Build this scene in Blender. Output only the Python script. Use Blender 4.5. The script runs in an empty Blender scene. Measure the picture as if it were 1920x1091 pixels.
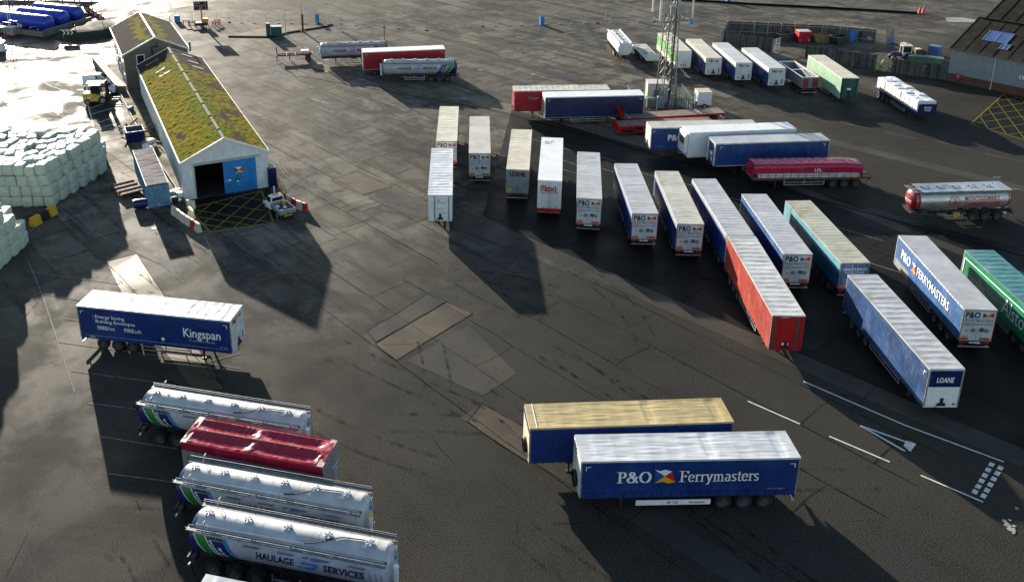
import bpy, bmesh, math, random
from math import radians, sin, cos, pi, sqrt, atan2, hypot
from mathutils import Vector, Matrix, noise
random.seed(7)
S = bpy.context.scene
COL = S.collection

# ------------------------------------------------------------------ camera
CAM_H, PITCH, ROLL = 42.405, 19.272, -0.543
cam_data = bpy.data.cameras.new("camera")
cam_data.sensor_fit = 'HORIZONTAL'; cam_data.sensor_width = 36.0
cam_data.lens = 1721.914 / 1920 * 36
cam_data.shift_x = 154.385 / 1920; cam_data.shift_y = -308.902 / 1920
cam_data.clip_start = 0.5; cam_data.clip_end = 3000
cam = bpy.data.objects.new("camera", cam_data); COL.objects.link(cam)
cam.matrix_world = Matrix.Translation((0, 0, CAM_H)) @ Matrix.Rotation(radians(90 - PITCH), 4, 'X') @ Matrix.Rotation(radians(ROLL), 4, 'Z')
S.camera = cam

# ------------------------------------------------------------------ light
SUN_EL, SHADOW_AZ = 12.0, -65.3            # degrees; shadows run towards this bearing
SUN_AZ = SHADOW_AZ + 180                   # bearing of the sun, measured from +X
world = bpy.data.worlds.new("World"); S.world = world; world.use_nodes = True
wn = world.node_tree.nodes; wl = world.node_tree.links
sky = wn.new('ShaderNodeTexSky'); sky.sky_type = 'NISHITA'; sky.sun_disc = False
sky.sun_elevation = radians(SUN_EL); sky.sun_rotation = radians(90 - SUN_AZ)
sky.air_density = 1.0; sky.dust_density = 0.4; sky.ozone_density = 1.0
wn['Background'].inputs['Strength'].default_value = 0.08
wl.new(sky.outputs['Color'], wn['Background'].inputs['Color'])
sd = bpy.data.lights.new("sun", 'SUN'); sd.energy = 5.0; sd.angle = radians(0.6); sd.color = (1.0, 0.90, 0.76)
sun = bpy.data.objects.new("sun", sd); COL.objects.link(sun)
a = radians(SHADOW_AZ); e = radians(SUN_EL)
sun.rotation_euler = Vector((cos(a) * cos(e), sin(a) * cos(e), -sin(e))).to_track_quat('-Z', 'Y').to_euler()
sun.location = (-80, 180, 90)
S.view_settings.view_transform = 'Standard'; S.view_settings.look = 'None'
S.view_settings.exposure = 1.5; S.view_settings.gamma = 1.0

# survey helper: the ground point (or point at height z) seen at a photo position
_f, _p, _r = 1721.914, radians(PITCH), radians(ROLL)
def G(u, v, z=0.0):
    x = u - (960 - 154.385); y = v - (545.5 - 308.902)
    cu = x * cos(_r) + y * sin(_r); cv = -x * sin(_r) + y * cos(_r)
    dx = cu / _f; up = -cv / _f
    dy = cos(_p) + up * sin(_p); dz = -sin(_p) + up * cos(_p)
    t = (z - CAM_H) / dz
    return Vector((dx * t, dy * t, z))

# ------------------------------------------------------------------ materials
def srgb(r, g, b):
    f = lambda c: (c / 12.92 if c <= .04045 else ((c + .055) / 1.055) ** 2.4)
    return (f(r / 255), f(g / 255), f(b / 255))
def ntree(name):
    m = bpy.data.materials.new(name); m.use_nodes = True
    nt = m.node_tree; return m, nt, nt.nodes['Principled BSDF']
def nn(nt, t, **kw):
    n = nt.nodes.new(t)
    for k, v in kw.items():
        if k.startswith('i_'): n.inputs[k[2:].replace('_', ' ')].default_value = v
        else: setattr(n, k, v)
    return n
def mixc(nt, fac, a, b, mode='MIX'):
    n = nt.nodes.new('ShaderNodeMix'); n.data_type = 'RGBA'; n.blend_type = mode
    for s, v in ((0, fac), (6, a), (7, b)):
        if hasattr(v, 'links'): nt.links.new(v, n.inputs[s])
        elif isinstance(v, (tuple, list)): n.inputs[s].default_value = (*v[:3], 1)
        else: n.inputs[s].default_value = v
    return n.outputs[2]
def ramp(nt, val, p0, p1, v0=0.0, v1=1.0):
    n = nt.nodes.new('ShaderNodeMapRange'); n.interpolation_type = 'SMOOTHSTEP'
    nt.links.new(val, n.inputs[0])
    n.inputs[1].default_value = p0; n.inputs[2].default_value = p1
    n.inputs[3].default_value = v0; n.inputs[4].default_value = v1
    return n.outputs[0]
def noise_tex(nt, scale, detail=4, rough=.55, vec=None, dist=0.0):
    n = nn(nt, 'ShaderNodeTexNoise'); n.inputs['Scale'].default_value = scale
    n.inputs['Detail'].default_value = detail; n.inputs['Roughness'].default_value = rough
    n.inputs['Distortion'].default_value = dist
    if vec: nt.links.new(vec, n.inputs['Vector'])
    return n.outputs[0]
def coord(nt, kind='Object', scale=(1, 1, 1), rot=(0, 0, 0)):
    t = nt.nodes.new('ShaderNodeTexCoord'); m = nt.nodes.new('ShaderNodeMapping')
    nt.links.new(t.outputs[kind], m.inputs[0]); m.inputs['Scale'].default_value = scale; m.inputs['Rotation'].default_value = rot
    return m.outputs[0]
def bump(nt, bs, h, strength=.3, dist=.05):
    b = nn(nt, 'ShaderNodeBump'); b.inputs['Strength'].default_value = strength; b.inputs['Distance'].default_value = dist
    nt.links.new(h, b.inputs['Height']); nt.links.new(b.outputs[0], bs.inputs['Normal'])
_mc = {}
def paint(name, rgb, rough=.45, var=.25, scale=1.2, metal=0.0, dirt=None, dirtamt=.5, bumpy=0.0, streak=False, ripple=0.0):
    """painted / coated surface: colour drifts, dirt blotches, optional vertical streaks and curtain ripple"""
    if name in _mc: return _mc[name]
    m, nt, bs = ntree(name)
    v = coord(nt)
    n1 = noise_tex(nt, scale, 5, .6, v)
    dark = tuple(c * (1 - var) for c in rgb); lite = tuple(min(1, c * (1 + var * .5)) for c in rgb)
    c = mixc(nt, ramp(nt, n1, .3, .7), dark, lite)
    if dirt:
        v2 = coord(nt, scale=(3.5, 3.5, .35) if streak else (1, 1, 1))
        n2 = noise_tex(nt, 1.6 if streak else scale * .6, 6, .65, v2)
        c = mixc(nt, ramp(nt, n2, .48, .75, 0, dirtamt), c, dirt)
    nt.links.new(c, bs.inputs['Base Color'])
    bs.inputs['Metallic'].default_value = metal
    r = ramp(nt, noise_tex(nt, scale * 2.3, 4, .6, v), .3, .7, max(.04, rough - .1), min(1, rough + .12))
    nt.links.new(r, bs.inputs['Roughness'])
    if ripple:
        w = nn(nt, 'ShaderNodeTexWave', wave_type='BANDS', bands_direction='X'); w.inputs['Scale'].default_value = 1.9
        w.inputs['Distortion'].default_value = 2.5; w.inputs['Detail'].default_value = 2; w.inputs['Detail Scale'].default_value = .5
        nt.links.new(coord(nt, scale=(1, 1, .12)), w.inputs['Vector'])
        bump(nt, bs, w.outputs[1], ripple, .06)
    elif bumpy:
        bump(nt, bs, noise_tex(nt, scale * 6, 4, .6, v), bumpy, .04)
    _mc[name] = m
    return m
def asphalt(name, c0, c1, rough0, rough1, stain=(.02, .02, .02), tan=(.10, .088, .07), tanamt=.5, grain=.35, wet=0.0, spec=.5, worn=None, slabs=0.0):
    """weathered tarmac / concrete; worn = paler old apron, part of its sheen put into the colour, slabs = strength of its bay joints"""
    m, nt, bs = ntree(name)
    v = coord(nt)
    rot = nn(nt, 'ShaderNodeMapping'); nt.links.new(v, rot.inputs[0]); rot.inputs['Rotation'].default_value = (0, 0, radians(51))
    st = nn(nt, 'ShaderNodeMapping'); nt.links.new(rot.outputs[0], st.inputs[0]); st.inputs['Scale'].default_value = (.35, 1.6, 1)
    math_ = lambda op, x, y: (lambda n: (setattr(n, 'operation', op), [nt.links.new(q, n.inputs[i]) if hasattr(q, 'links') else setattr(n.inputs[i], 'default_value', q) for i, q in enumerate((x, y))], n.outputs[0])[-1])(nt.nodes.new('ShaderNodeMath'))
    big = noise_tex(nt, .045, 4, .55, v); mid = noise_tex(nt, .3, 7, .68, v); stre = noise_tex(nt, .24, 6, .65, st.outputs[0])
    fine = noise_tex(nt, 16, 2, .6, v); grit = noise_tex(nt, 1.5, 7, .78, v)
    c = mixc(nt, ramp(nt, mid, .32, .68), c0, c1)
    c = mixc(nt, ramp(nt, big, .42, .62, 0, tanamt), c, tan)
    jm = None
    if worn:
        sx = nn(nt, 'ShaderNodeSeparateXYZ'); nt.links.new(v, sx.inputs[0])
        q = math_('ADD', math_('SUBTRACT', sx.outputs[1], math_('MULTIPLY', math_('MAXIMUM', sx.outputs[0], -8.0), .9)), math_('MULTIPLY', math_('SUBTRACT', noise_tex(nt, .07, 6, .65, v), .5), 70))
        msk = ramp(nt, q, 58, 106)  # worn apron pales towards the far side, partly painted in place of sheen
        w = mixc(nt, ramp(nt, mid, .39, .61), worn[0], worn[1]); w = mixc(nt, ramp(nt, big, .40, .62, 0, .7), w, worn[2])
        c = mixc(nt, msk, c, w)
    if slabs:
        wob = nn(nt, 'ShaderNodeVectorMath', operation='ADD'); nz = nn(nt, 'ShaderNodeTexNoise'); nz.inputs['Scale'].default_value = .5; nz.inputs['Detail'].default_value = 5
        nt.links.new(v, nz.inputs['Vector']); sc = nn(nt, 'ShaderNodeVectorMath', operation='SCALE'); nt.links.new(nz.outputs[1], sc.inputs[0]); sc.inputs['Scale'].default_value = .7
        nt.links.new(rot.outputs[0], wob.inputs[0]); nt.links.new(sc.outputs[0], wob.inputs[1])
        def bricks(mort, smooth, src):
            t = nn(nt, 'ShaderNodeTexBrick'); nt.links.new(src, t.inputs['Vector']); t.offset = .37
            t.inputs['Scale'].default_value = 1; t.inputs['Brick Width'].default_value = 6.2; t.inputs['Row Height'].default_value = 4.4
            t.inputs['Mortar Size'].default_value = mort; t.inputs['Mortar Smooth'].default_value = smooth
            t.inputs['Color1'].default_value = (.62, .62, .62, 1); t.inputs['Color2'].default_value = (1.22, 1.22, 1.22, 1); t.inputs['Mortar'].default_value = (.95, .95, .95, 1); return t
        b1 = bricks(.045, .3, wob.outputs[0]); b2 = bricks(.55, 1.0, wob.outputs[0])
        mk = math_('MULTIPLY', msk, slabs) if worn else slabs
        c = mixc(nt, mk, c, mixc(nt, 1.0, c, b1.outputs[0], 'MULTIPLY'))
        seep = math_('MULTIPLY', math_('MULTIPLY', b2.outputs[1], ramp(nt, noise_tex(nt, .55, 6, .7, v), .42, .62)), mk)
        c = mixc(nt, math_('MULTIPLY', seep, .85), c, stain)
        jm = math_('MULTIPLY', b1.outputs[1], ramp(nt, noise_tex(nt, .3, 4, .6, v), .30, .50))
        c = mixc(nt, math_('MULTIPLY', jm, mk), c, tuple(x * .45 for x in stain))
    c = mixc(nt, ramp(nt, stre, .47, .66, 0, .85), c, stain)
    c = mixc(nt, ramp(nt, grit, .48, .74, 0, .5), c, tuple(x * .5 for x in c0))
    c = mixc(nt, ramp(nt, fine, .42, .72, 0, .35), c, tuple(min(1, x * 1.8) for x in (worn[1] if worn else c1)))
    nt.links.new(c, bs.inputs['Base Color'])
    r = ramp(nt, noise_tex(nt, .16, 5, .62, v, .4), .38, .62, rough0, rough1)
    if wet:
        p = ramp(nt, noise_tex(nt, .085, 6, .6, v, .6), .5, .60)
        n = nt.nodes.new('ShaderNodeMix'); nt.links.new(p, n.inputs[0]); nt.links.new(r, n.inputs[2]); n.inputs[3].default_value = wet
        r = n.outputs[0]
    nt.links.new(r, bs.inputs['Roughness'])
    bs.inputs['Specular IOR Level'].default_value = spec
    bump(nt, bs, math_('ADD', math_('MULTIPLY', fine, .3), math_('MULTIPLY', grit, 2.0)), grain, .03)
    return m

# ------------------------------------------------------------------ mesh builder
class MB:
    def __init__(s): s.v = []; s.f = []; s.m = []
    def quadface(s, pts, mi=0):
        i = len(s.v); s.v += [tuple(p) for p in pts]; s.f.append(tuple(range(i, i + len(pts)))); s.m.append(mi)
    def box(s, x0, x1, y0, y1, z0, z1, mi=0, M=None):
        i = len(s.v)
        c = [(x0, y0, z0), (x1, y0, z0), (x1, y1, z0), (x0, y1, z0), (x0, y0, z1), (x1, y0, z1), (x1, y1, z1), (x0, y1, z1)]
        if M: c = [tuple(M @ Vector(p)) for p in c]
        s.v += c
        for q in ((3, 2, 1, 0), (4, 5, 6, 7), (0, 1, 5, 4), (1, 2, 6, 5), (2, 3, 7, 6), (3, 0, 4, 7)):
            s.f.append(tuple(i + k for k in q)); s.m.append(mi)
        return s
    def bar(s, p, q, w=.08, h=None, mi=0, up=(0, 0, 1)):
        p = Vector(p); q = Vector(q); d = q - p; L = d.length; d.normalize()
        u = Vector(up)
        if abs(d.dot(u)) > .99: u = Vector((0, 1, 0))
        a = d.cross(u).normalized(); b = a.cross(d)
        M = Matrix((d, a, b)).transposed().to_4x4(); M.translation = p
        h = h or w
        return s.box(0, L, -w / 2, w / 2, -h / 2, h / 2, mi, M)
    def cyl(s, p, q, r, n=12, mi=0, r2=None, caps=True):
        p = Vector(p); q = Vector(q); d = (q - p).normalized()
        u = Vector((0, 0, 1)) if abs(d.z) < .95 else Vector((1, 0, 0))
        a = d.cross(u).normalized(); b = d.cross(a); i = len(s.v); r2 = r if r2 is None else r2
        for k in range(n):
            t = 2 * pi * k / n; o = a * cos(t) + b * sin(t)
            s.v.append(tuple(p + o * r)); s.v.append(tuple(q + o * r2))
        for k in range(n):
            j = (k + 1) % n
            s.f.append((i + 2 * k, i + 2 * j, i + 2 * j + 1, i + 2 * k + 1)); s.m.append(mi)
        if caps:
            s.f.append(tuple(i + 2 * k for k in range(n - 1, -1, -1))); s.m.append(mi)
            s.f.append(tuple(i + 2 * k + 1 for k in range(n))); s.m.append(mi)
        return s
    def tube(s, pts, r, n=6, mi=0):
        for p, q in zip(pts, pts[1:]): s.cyl(p, q, r, n, mi)
        return s
    def lathe(s, prof, n=24, mi=0, M=None, a0=0, a1=2 * pi):
        """prof: (axial x, radius); axis = local x"""
        i = len(s.v); full = abs(a1 - a0 - 2 * pi) < 1e-6; k_ = n if full else n + 1
        for (x, r) in prof:
            for k in range(k_):
                t = a0 + (a1 - a0) * k / n; p = Vector((x, r * cos(t), r * sin(t)))
                if M: p = M @ p
                s.v.append(tuple(p))
        for j in range(len(prof) - 1):
            for k in range(n):
                k2 = (k + 1) % k_
                s.f.append((i + j * k_ + k, i + (j + 1) * k_ + k, i + (j + 1) * k_ + k2, i + j * k_ + k2)); s.m.append(mi)
        return s
    def prism(s, pts, y0, y1, mi=0, M=None):
        """outline in x,z extruded along y"""
        i = len(s.v); n = len(pts)
        for y in (y0, y1):
            for (x, z) in pts:
                p = Vector((x, y, z)); s.v.append(tuple(M @ p if M else p))
        s.f.append(tuple(i + k for k in range(n))); s.m.append(mi)
        s.f.append(tuple(i + n + k for k in range(n - 1, -1, -1))); s.m.append(mi)
        for k in range(n):
            j = (k + 1) % n; s.f.append((i + j, i + k, i + n + k, i + n + j)); s.m.append(mi)
        return s
    def grid(s, fn, nu, nv, mi=0):
        i = len(s.v)
        for a in range(nu + 1):
            for b in range(nv + 1): s.v.append(tuple(fn(a / nu, b / nv)))
        for a in range(nu):
            for b in range(nv):
                o = i + a * (nv + 1) + b
                s.f.append((o, o + nv + 1, o + nv + 2, o + 1)); s.m.append(mi)
        return s
    def mesh(s, name, mats, smooth=None):
        me = bpy.data.meshes.new(name); me.from_pydata(s.v, [], s.f)
        for m in (mats if isinstance(mats, (list, tuple)) else [mats]): me.materials.append(m)
        me.polygons.foreach_set('material_index', s.m)
        bm = bmesh.new(); bm.from_mesh(me); bmesh.ops.recalc_face_normals(bm, faces=bm.faces) if smooth != 'keep' else None
        bm.to_mesh(me); bm.free()
        if isinstance(smooth, (int, float)) and not isinstance(smooth, bool):
            me.polygons.foreach_set('use_smooth', [True] * len(me.polygons)); me.set_sharp_from_angle(angle=radians(smooth))
        me.update(); return me
    def build(s, name, mats, parent=None, smooth=None, M=None):
        return link(name, s.mesh(name, mats, smooth), parent, M)
def link(name, data, parent=None, M=None):
    o = bpy.data.objects.new(name, data); COL.objects.link(o)
    if parent: o.parent = parent
    if M is not None: o.matrix_local = M
    return o
def thing(name, label, cat, loc=(0, 0, 0), rotz=0.0, group=None):
    o = bpy.data.objects.new(name, None); COL.objects.link(o); o.empty_display_size = .5
    o.location = loc; o.rotation_euler = (0, 0, rotz)
    o['label'] = label; o['category'] = cat
    if group: o['group'] = group
    return o
def tag(o, label, cat, group=None):
    o['label'] = label; o['category'] = cat
    if group: o['group'] = group
    return o
def struct(o, kind='structure'):
    o['kind'] = kind; return o
def copy_tree(o, parent=None):
    c = o.copy(); COL.objects.link(c)
    if parent: c.parent = parent
    for ch in list(o.children): copy_tree(ch, c)
    return c

# ------------------------------------------------------------------ lettering
_tc = {}
def text_geo(txt, bold=0.0, shear=0.0, space=1.0):
    k = (txt, bold, shear, space)
    if k not in _tc:
        cu = bpy.data.curves.new('lettering', 'FONT'); cu.body = txt; cu.size = 1; cu.offset = bold; cu.shear = shear
        cu.space_character = space; cu.resolution_u = 2; cu.fill_mode = 'FRONT'
        ob = bpy.data.objects.new('lettering', cu); COL.objects.link(ob)
        dg = bpy.context.evaluated_depsgraph_get()
        me = bpy.data.meshes.new_from_object(ob.evaluated_get(dg))
        vs = [(v.co.x, v.co.y) for v in me.vertices]; fs = [tuple(p.vertices) for p in me.polygons]
        bpy.data.objects.remove(ob); bpy.data.meshes.remove(me); bpy.data.curves.remove(cu)
        x0 = min(v[0] for v in vs); x1 = max(v[0] for v in vs)
        _tc[k] = ([(x - x0, y) for x, y in vs], fs, x1 - x0)
    return _tc[k]
# serif letters drawn with a broad nib: strokes in a unit cap height
def arc(cx, cy, rx, ry, a0, a1, n=14):
    return [(cx + rx * cos(radians(a0 + (a1 - a0) * i / n)), cy + ry * sin(radians(a0 + (a1 - a0) * i / n))) for i in range(n + 1)]
_sf = lambda x, y, w=.17: [(x - w, y), (x + w, y)]
SERIF = {
 'P': (.72, [[(.2, 0), (.2, 1)], _sf(.2, .02), [(.03, .98), (.2, .98)], [(.2, .98), (.38, .98)] , arc(.38, .73, .24, .25, 90, -90), [(.38, .48), (.2, .48)]]),
 'O': (.98, [arc(.48, .5, .38, .49, 0, 360, 26)]),
 '&': (.98, [[(.86, .02), (.3, .66)], arc(.42, .78, .16, .2, 215, -40, 12), [(.54, .65), (.3, .46)], arc(.36, .25, .26, .24, 120, 330, 14), [(.6, .14), (.78, .52)], _sf(.78, .54, .12)]),
 'F': (.66, [[(.18, 0), (.18, 1)], _sf(.18, .02), [(.02, .98), (.62, .98)], [(.62, .98), (.62, .8)], [(.18, .52), (.46, .52)], [(.46, .6), (.46, .44)]]),
 'e': (.52, [arc(.25, .33, .19, .32, 350, 40, 3)[:0] or arc(.25, .33, .19, .32, 10, 320, 20), [(.07, .37), (.43, .37)]]),
 'r': (.42, [[(.14, 0), (.14, .64)], _sf(.14, .02, .12), [(.03, .63), (.14, .63)], arc(.28, .46, .14, .18, 180, 60, 8), [(.36, .6), (.38, .56)]]),
 'y': (.56, [[(.1, .64), (.28, .04)], [(.46, .64), (.2, -.24)], [(.2, -.24), (.08, -.26)], _sf(.1, .64, .09), _sf(.46, .64, .08)]),
 'm': (.9, [[(.14, 0), (.14, .64)], _sf(.14, .02, .11), [(.03, .63), (.14, .63)], arc(.27, .46, .14, .19, 180, 0, 10), [(.42, .46), (.42, 0)], _sf(.42, .02, .11), arc(.56, .46, .14, .19, 180, 0, 10), [(.71, .46), (.71, 0)], _sf(.71, .02, .11)]),
 'a': (.52, [arc(.22, .5, .14, .15, 150, 0, 8), [(.37, .5), (.37, .06)], [(.37, .03), (.46, .03)], arc(.22, .18, .15, .17, 60, 330, 12), [(.26, .33), (.37, .36)]]),
 's': (.42, [arc(.2, .49, .13, .15, 30, 230, 10), [(.12, .38), (.29, .26)], arc(.2, .16, .13, .15, 50, -150, 10)]),
 't': (.36, [[(.16, .84), (.16, .12)], arc(.26, .12, .1, .1, 180, 310, 6), [(.03, .63), (.32, .63)]]),
 ' ': (.3, []),
}
def serif_geo(txt, nib=.13, thin=.045):
    vs = []; fs = []; x = 0
    for ch in txt:
        w, strokes = SERIF[ch]
        nb = nib if ch in 'P&OF' else nib * .78
        for st in strokes:
            for (ax, ay), (bx, by) in zip(st, st[1:]):
                pts = [(px + sx * nb / 2, py + sy * thin / 2) for px, py in ((ax, ay), (bx, by)) for sx in (-1, 1) for sy in (-1, 1)]
                pts = sorted(set(pts))
                def half(P):
                    h = []
                    for p in P:
                        while len(h) > 1 and (h[-1][0] - h[-2][0]) * (p[1] - h[-2][1]) - (h[-1][1] - h[-2][1]) * (p[0] - h[-2][0]) <= 1e-12: h.pop()
                        h.append(p)
                    return h[:-1]
                hull = half(pts) + half(pts[::-1])
                i = len(vs); vs += [(px + x, py) for px, py in hull]; fs.append(tuple(range(i, i + len(hull))))
        x += w
    return vs, fs, x
class Decal:
    """flat print laid on one face: (u to the right, v up), each layer a hair prouder than the last"""
    def __init__(s): s.v = []; s.f = []; s.m = []; s.k = []; s.mats = []; s.z = 0.0; s.cur = None; s.n = 0
    def _mi(s, m):
        if m not in s.mats: s.mats.append(m)
        return s.mats.index(m)
    def geo(s, g, u, v, size, mat, align='L', wid=None, rot=0.0):
        vs, fs, w = g; sx = size if wid is None else wid / w
        off = {'L': 0, 'C': -w * sx / 2, 'R': -w * sx}[align]
        i = len(s.v); c, sn = cos(rot), sin(rot)
        for k, (x, y) in enumerate(vs):
            X = x * sx + off; Y = y * size
            s.v.append((u + X * c - Y * sn, v + X * sn + Y * c, s.z))
        mi = s._mi(mat)
        s.n += 1
        for f in fs: s.f.append(tuple(i + q for q in f)); s.m.append(mi); s.k.append(('lettering', s.n))
        s.z += .0012; return w * sx
    def text(s, t, u, v, size, mat, align='L', bold=0.0, shear=0.0, wid=None, rot=0.0, space=1.0):
        return s.geo(text_geo(t, bold, shear, space), u, v, size * 1.3, mat, align, wid if wid else text_geo(t, bold, shear, space)[2] * size, rot)
    def serif(s, t, u, v, size, mat, align='L', wid=None, nib=.13):
        g = serif_geo(t, nib); z0 = s.z
        i = len(s.v); w = s.geo(g, u, v, size, mat, align, wid)
        j = i
        for k, f in enumerate(g[1]):                      # strokes overlap: stagger them in depth
            for q in f: s.v[i + q] = (*s.v[i + q][:2], z0 + (k % 12) * .0004)
        s.z = z0 + .006; return w
    def poly(s, pts, mat):
        i = len(s.v); s.v += [(x, y, s.z) for x, y in pts]; s.f.append(tuple(range(i, i + len(pts)))); s.m.append(s._mi(mat)); s.k.append(s.cur); s.z += .0012
    def rect(s, u0, u1, v0, v1, mat): s.poly([(u0, v0), (u1, v0), (u1, v1), (u0, v1)], mat)
    def meshes(s, name, curve=None):
        """one mesh per piece of writing, one per emblem, one for the remaining marks"""
        out = []
        for key in dict.fromkeys(s.k):
            nm = key[0] if key else ('marking' if name == 'lettering' else name)
            fs = [(f, m) for f, m, k in zip(s.f, s.m, s.k) if k == key]; ren = {}; vs = []; F = []
            for f, m in fs:
                for q in f:
                    if q not in ren: ren[q] = len(vs); vs.append(curve(*s.v[q]) if curve else s.v[q])
                F.append(tuple(ren[q] for q in f))
            me = bpy.data.meshes.new(nm); me.from_pydata(vs, [], F); used = sorted({m for _, m in fs})
            for m in used: me.materials.append(s.mats[m])
            me.polygons.foreach_set('material_index', [used.index(m) for _, m in fs]); me.update(); out.append((nm, me))
        return out
    def build(s, name, parent, M, curve=None):
        for nm, me in s.meshes(name, curve): link(nm, me, parent, M)
def frame_mat(o, tx, ty):
    tx = Vector(tx); ty = Vector(ty); M = Matrix((tx, ty, tx.cross(ty))).transposed().to_4x4(); M.translation = o; return M
# ------------------------------------------------------------------ palette
WHITE = paint('white_paint', (.62, .63, .62), .42, .18, .9, dirt=(.25, .22, .17), dirtamt=.45)
WHITE2 = paint('clean_white', (.74, .75, .74), .35, .1, .8)
REEFW = paint('reefer_white', (.66, .70, .74), .35, .1, .5, dirt=(.4, .4, .38), dirtamt=.3)
CREAM = paint('cream_plastic', (.66, .60, .44), .5, .2, 3, dirt=(.3, .26, .18), dirtamt=.6)
BLACK = paint('black_rubber', (.012, .012, .013), .7, .3, 3)
CHASSIS = paint('chassis_black', (.022, .022, .024), .55, .35, 2, dirt=(.08, .06, .045), dirtamt=.5)
ALU = paint('aluminium', (.55, .56, .57), .35, .2, 2, metal=.7, dirt=(.2, .19, .18), dirtamt=.4)
GALV = paint('galvanised', (.36, .38, .40), .45, .25, 2, metal=.5, dirt=(.15, .15, .15), dirtamt=.4)
STAIN = paint('stainless_steel', (.56, .55, .535), .4, .1, .5, metal=.75)
NAVY = paint('navy_curtain', (.007, .034, .18), .42, .3, .5, dirt=(.03, .05, .16), dirtamt=.3, ripple=.4)
NAVYD = paint('dark_navy_curtain', (.008, .018, .075), .45, .3, .5, ripple=.4)
BLUE = paint('blue_curtain', (.007, .046, .20), .42, .3, .5, dirt=(.10, .13, .18), dirtamt=.5, streak=True, ripple=.4)
MIDB = paint('faded_blue_curtain', (.04, .12, .30), .42, .25, .5, dirt=(.22, .22, .2), dirtamt=.6, streak=True, ripple=.2)
LOANEB = paint('loane_blue_curtain', (.028, .07, .18), .42, .35, .5, dirt=(.16, .18, .22), dirtamt=.6, streak=True, ripple=.4)
RED = paint('red_curtain', (.36, .012, .02), .42, .25, .5, dirt=(.16, .03, .03), dirtamt=.3, ripple=.4)
REDO = paint('orange_red_curtain', (.33, .045, .032), .45, .25, .5, dirt=(.20, .07, .06), dirtamt=.5, streak=True, ripple=.2)
REDP = paint('red_panel', (.42, .008, .012), .38, .2, 1)
TEAL = paint('teal_curtain', (.006, .085, .16), .42, .3, .5, ripple=.2)
AQUA = paint('aqua_band', (.13, .33, .40), .45, .2, 1)
GREEN = paint('green_curtain', (.01, .19, .085), .42, .25, .5, ripple=.2)
GREEND = paint('dark_green_panel', (.012, .085, .065), .42, .3, .8, dirt=(.03, .06, .05), dirtamt=.4)
GREENP = paint('pale_green_panel', (.22, .38, .25), .5, .2, .8, dirt=(.12, .18, .12), dirtamt=.6, streak=True)
LGREEN = paint('bright_green_curtain', (.06, .30, .06), .45, .25, .8)
GREYP = paint('grey_panel', (.26, .27, .28), .45, .2, .8, dirt=(.14, .13, .12), dirtamt=.4)
DGREY = paint('dark_grey', (.06, .065, .07), .5, .3, 1.5)
ORANGE = paint('orange_plate', (.75, .16, .02), .4, .15, 3)
YELLOW = paint('yellow_paint', (.62, .38, .02), .45, .25, 2, dirt=(.2, .12, .03), dirtamt=.5)
LBLUE = paint('light_blue_paint', (.03, .22, .55), .4, .2, 1)
DBLUE = paint('deep_blue_paint', (.008, .016, .10), .3, .2, 1)
STRIPEG = paint('stripe_green', (.012, .17, .03), .35, .2, 1)
INK = paint('ink_dark', (.012, .012, .03), .5, .1, 3)
INKR = paint('ink_red', (.45, .01, .015), .45, .1, 3)
GREYI = paint('ink_grey', (.16, .17, .18), .5, .2, 3)
WINK = paint('ink_white', (.78, .78, .78), .5, .1, 3)
DULLW = paint('ink_dull_white', (.32, .36, .45), .5, .3, 3)
FLAGY = paint('flag_yellow', (.72, .36, .01), .5, .1, 3); FLAGR = paint('flag_red', (.5, .015, .015), .5, .1, 3); FLAGB = paint('flag_blue', (.02, .06, .3), .5, .1, 3)
WOOD = paint('weathered_wood', (.20, .165, .125), .8, .35, 1.5, dirt=(.07, .06, .05), dirtamt=.6)
RUST = paint('rusty_steel', (.14, .055, .025), .8, .4, 2.5, dirt=(.05, .02, .012), dirtamt=.6)
GLASS = paint('dark_glass', (.012, .016, .02), .08, .1, 3)
def tarp(name, rgb, dirt, dirtamt, rough=.42, v=.18):
    return paint(name, rgb, rough, v, .55, dirt=dirt, dirtamt=dirtamt, bumpy=.12)
R_WHITE = tarp('white_roof_tarp', (.52, .52, .505), (.28, .26, .22), .65)
R_GREY = tarp('grey_roof_tarp', (.42, .43, .445), (.25, .235, .2), .65)
R_CREAM = tarp('cream_roof_tarp', (.60, .54, .42), (.34, .29, .2), .6)
R_TAN = tarp('tan_roof_tarp', (.47, .37, .17), (.27, .18, .06), .7)
R_MOSS = tarp('algae_roof_tarp', (.42, .41, .32), (.20, .18, .04), .95)
R_GLOSS = tarp('silver_roof_tarp', (.56, .58, .60), (.34, .34, .34), .55, .36)
R_DIRTY = tarp('dirty_roof_tarp', (.50, .47, .40), (.2, .17, .12), .75)
R_TEAL = tarp('translucent_green_roof', (.06, .19, .19), (.22, .34, .35), .8, .25)
R_RED = tarp('crimson_tarp', (.30, .012, .035), (.42, .05, .07), .5, .2)
R_CRIM = tarp('crimson_sheet', (.36, .01, .05), (.25, .01, .03), .5, .3)

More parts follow.
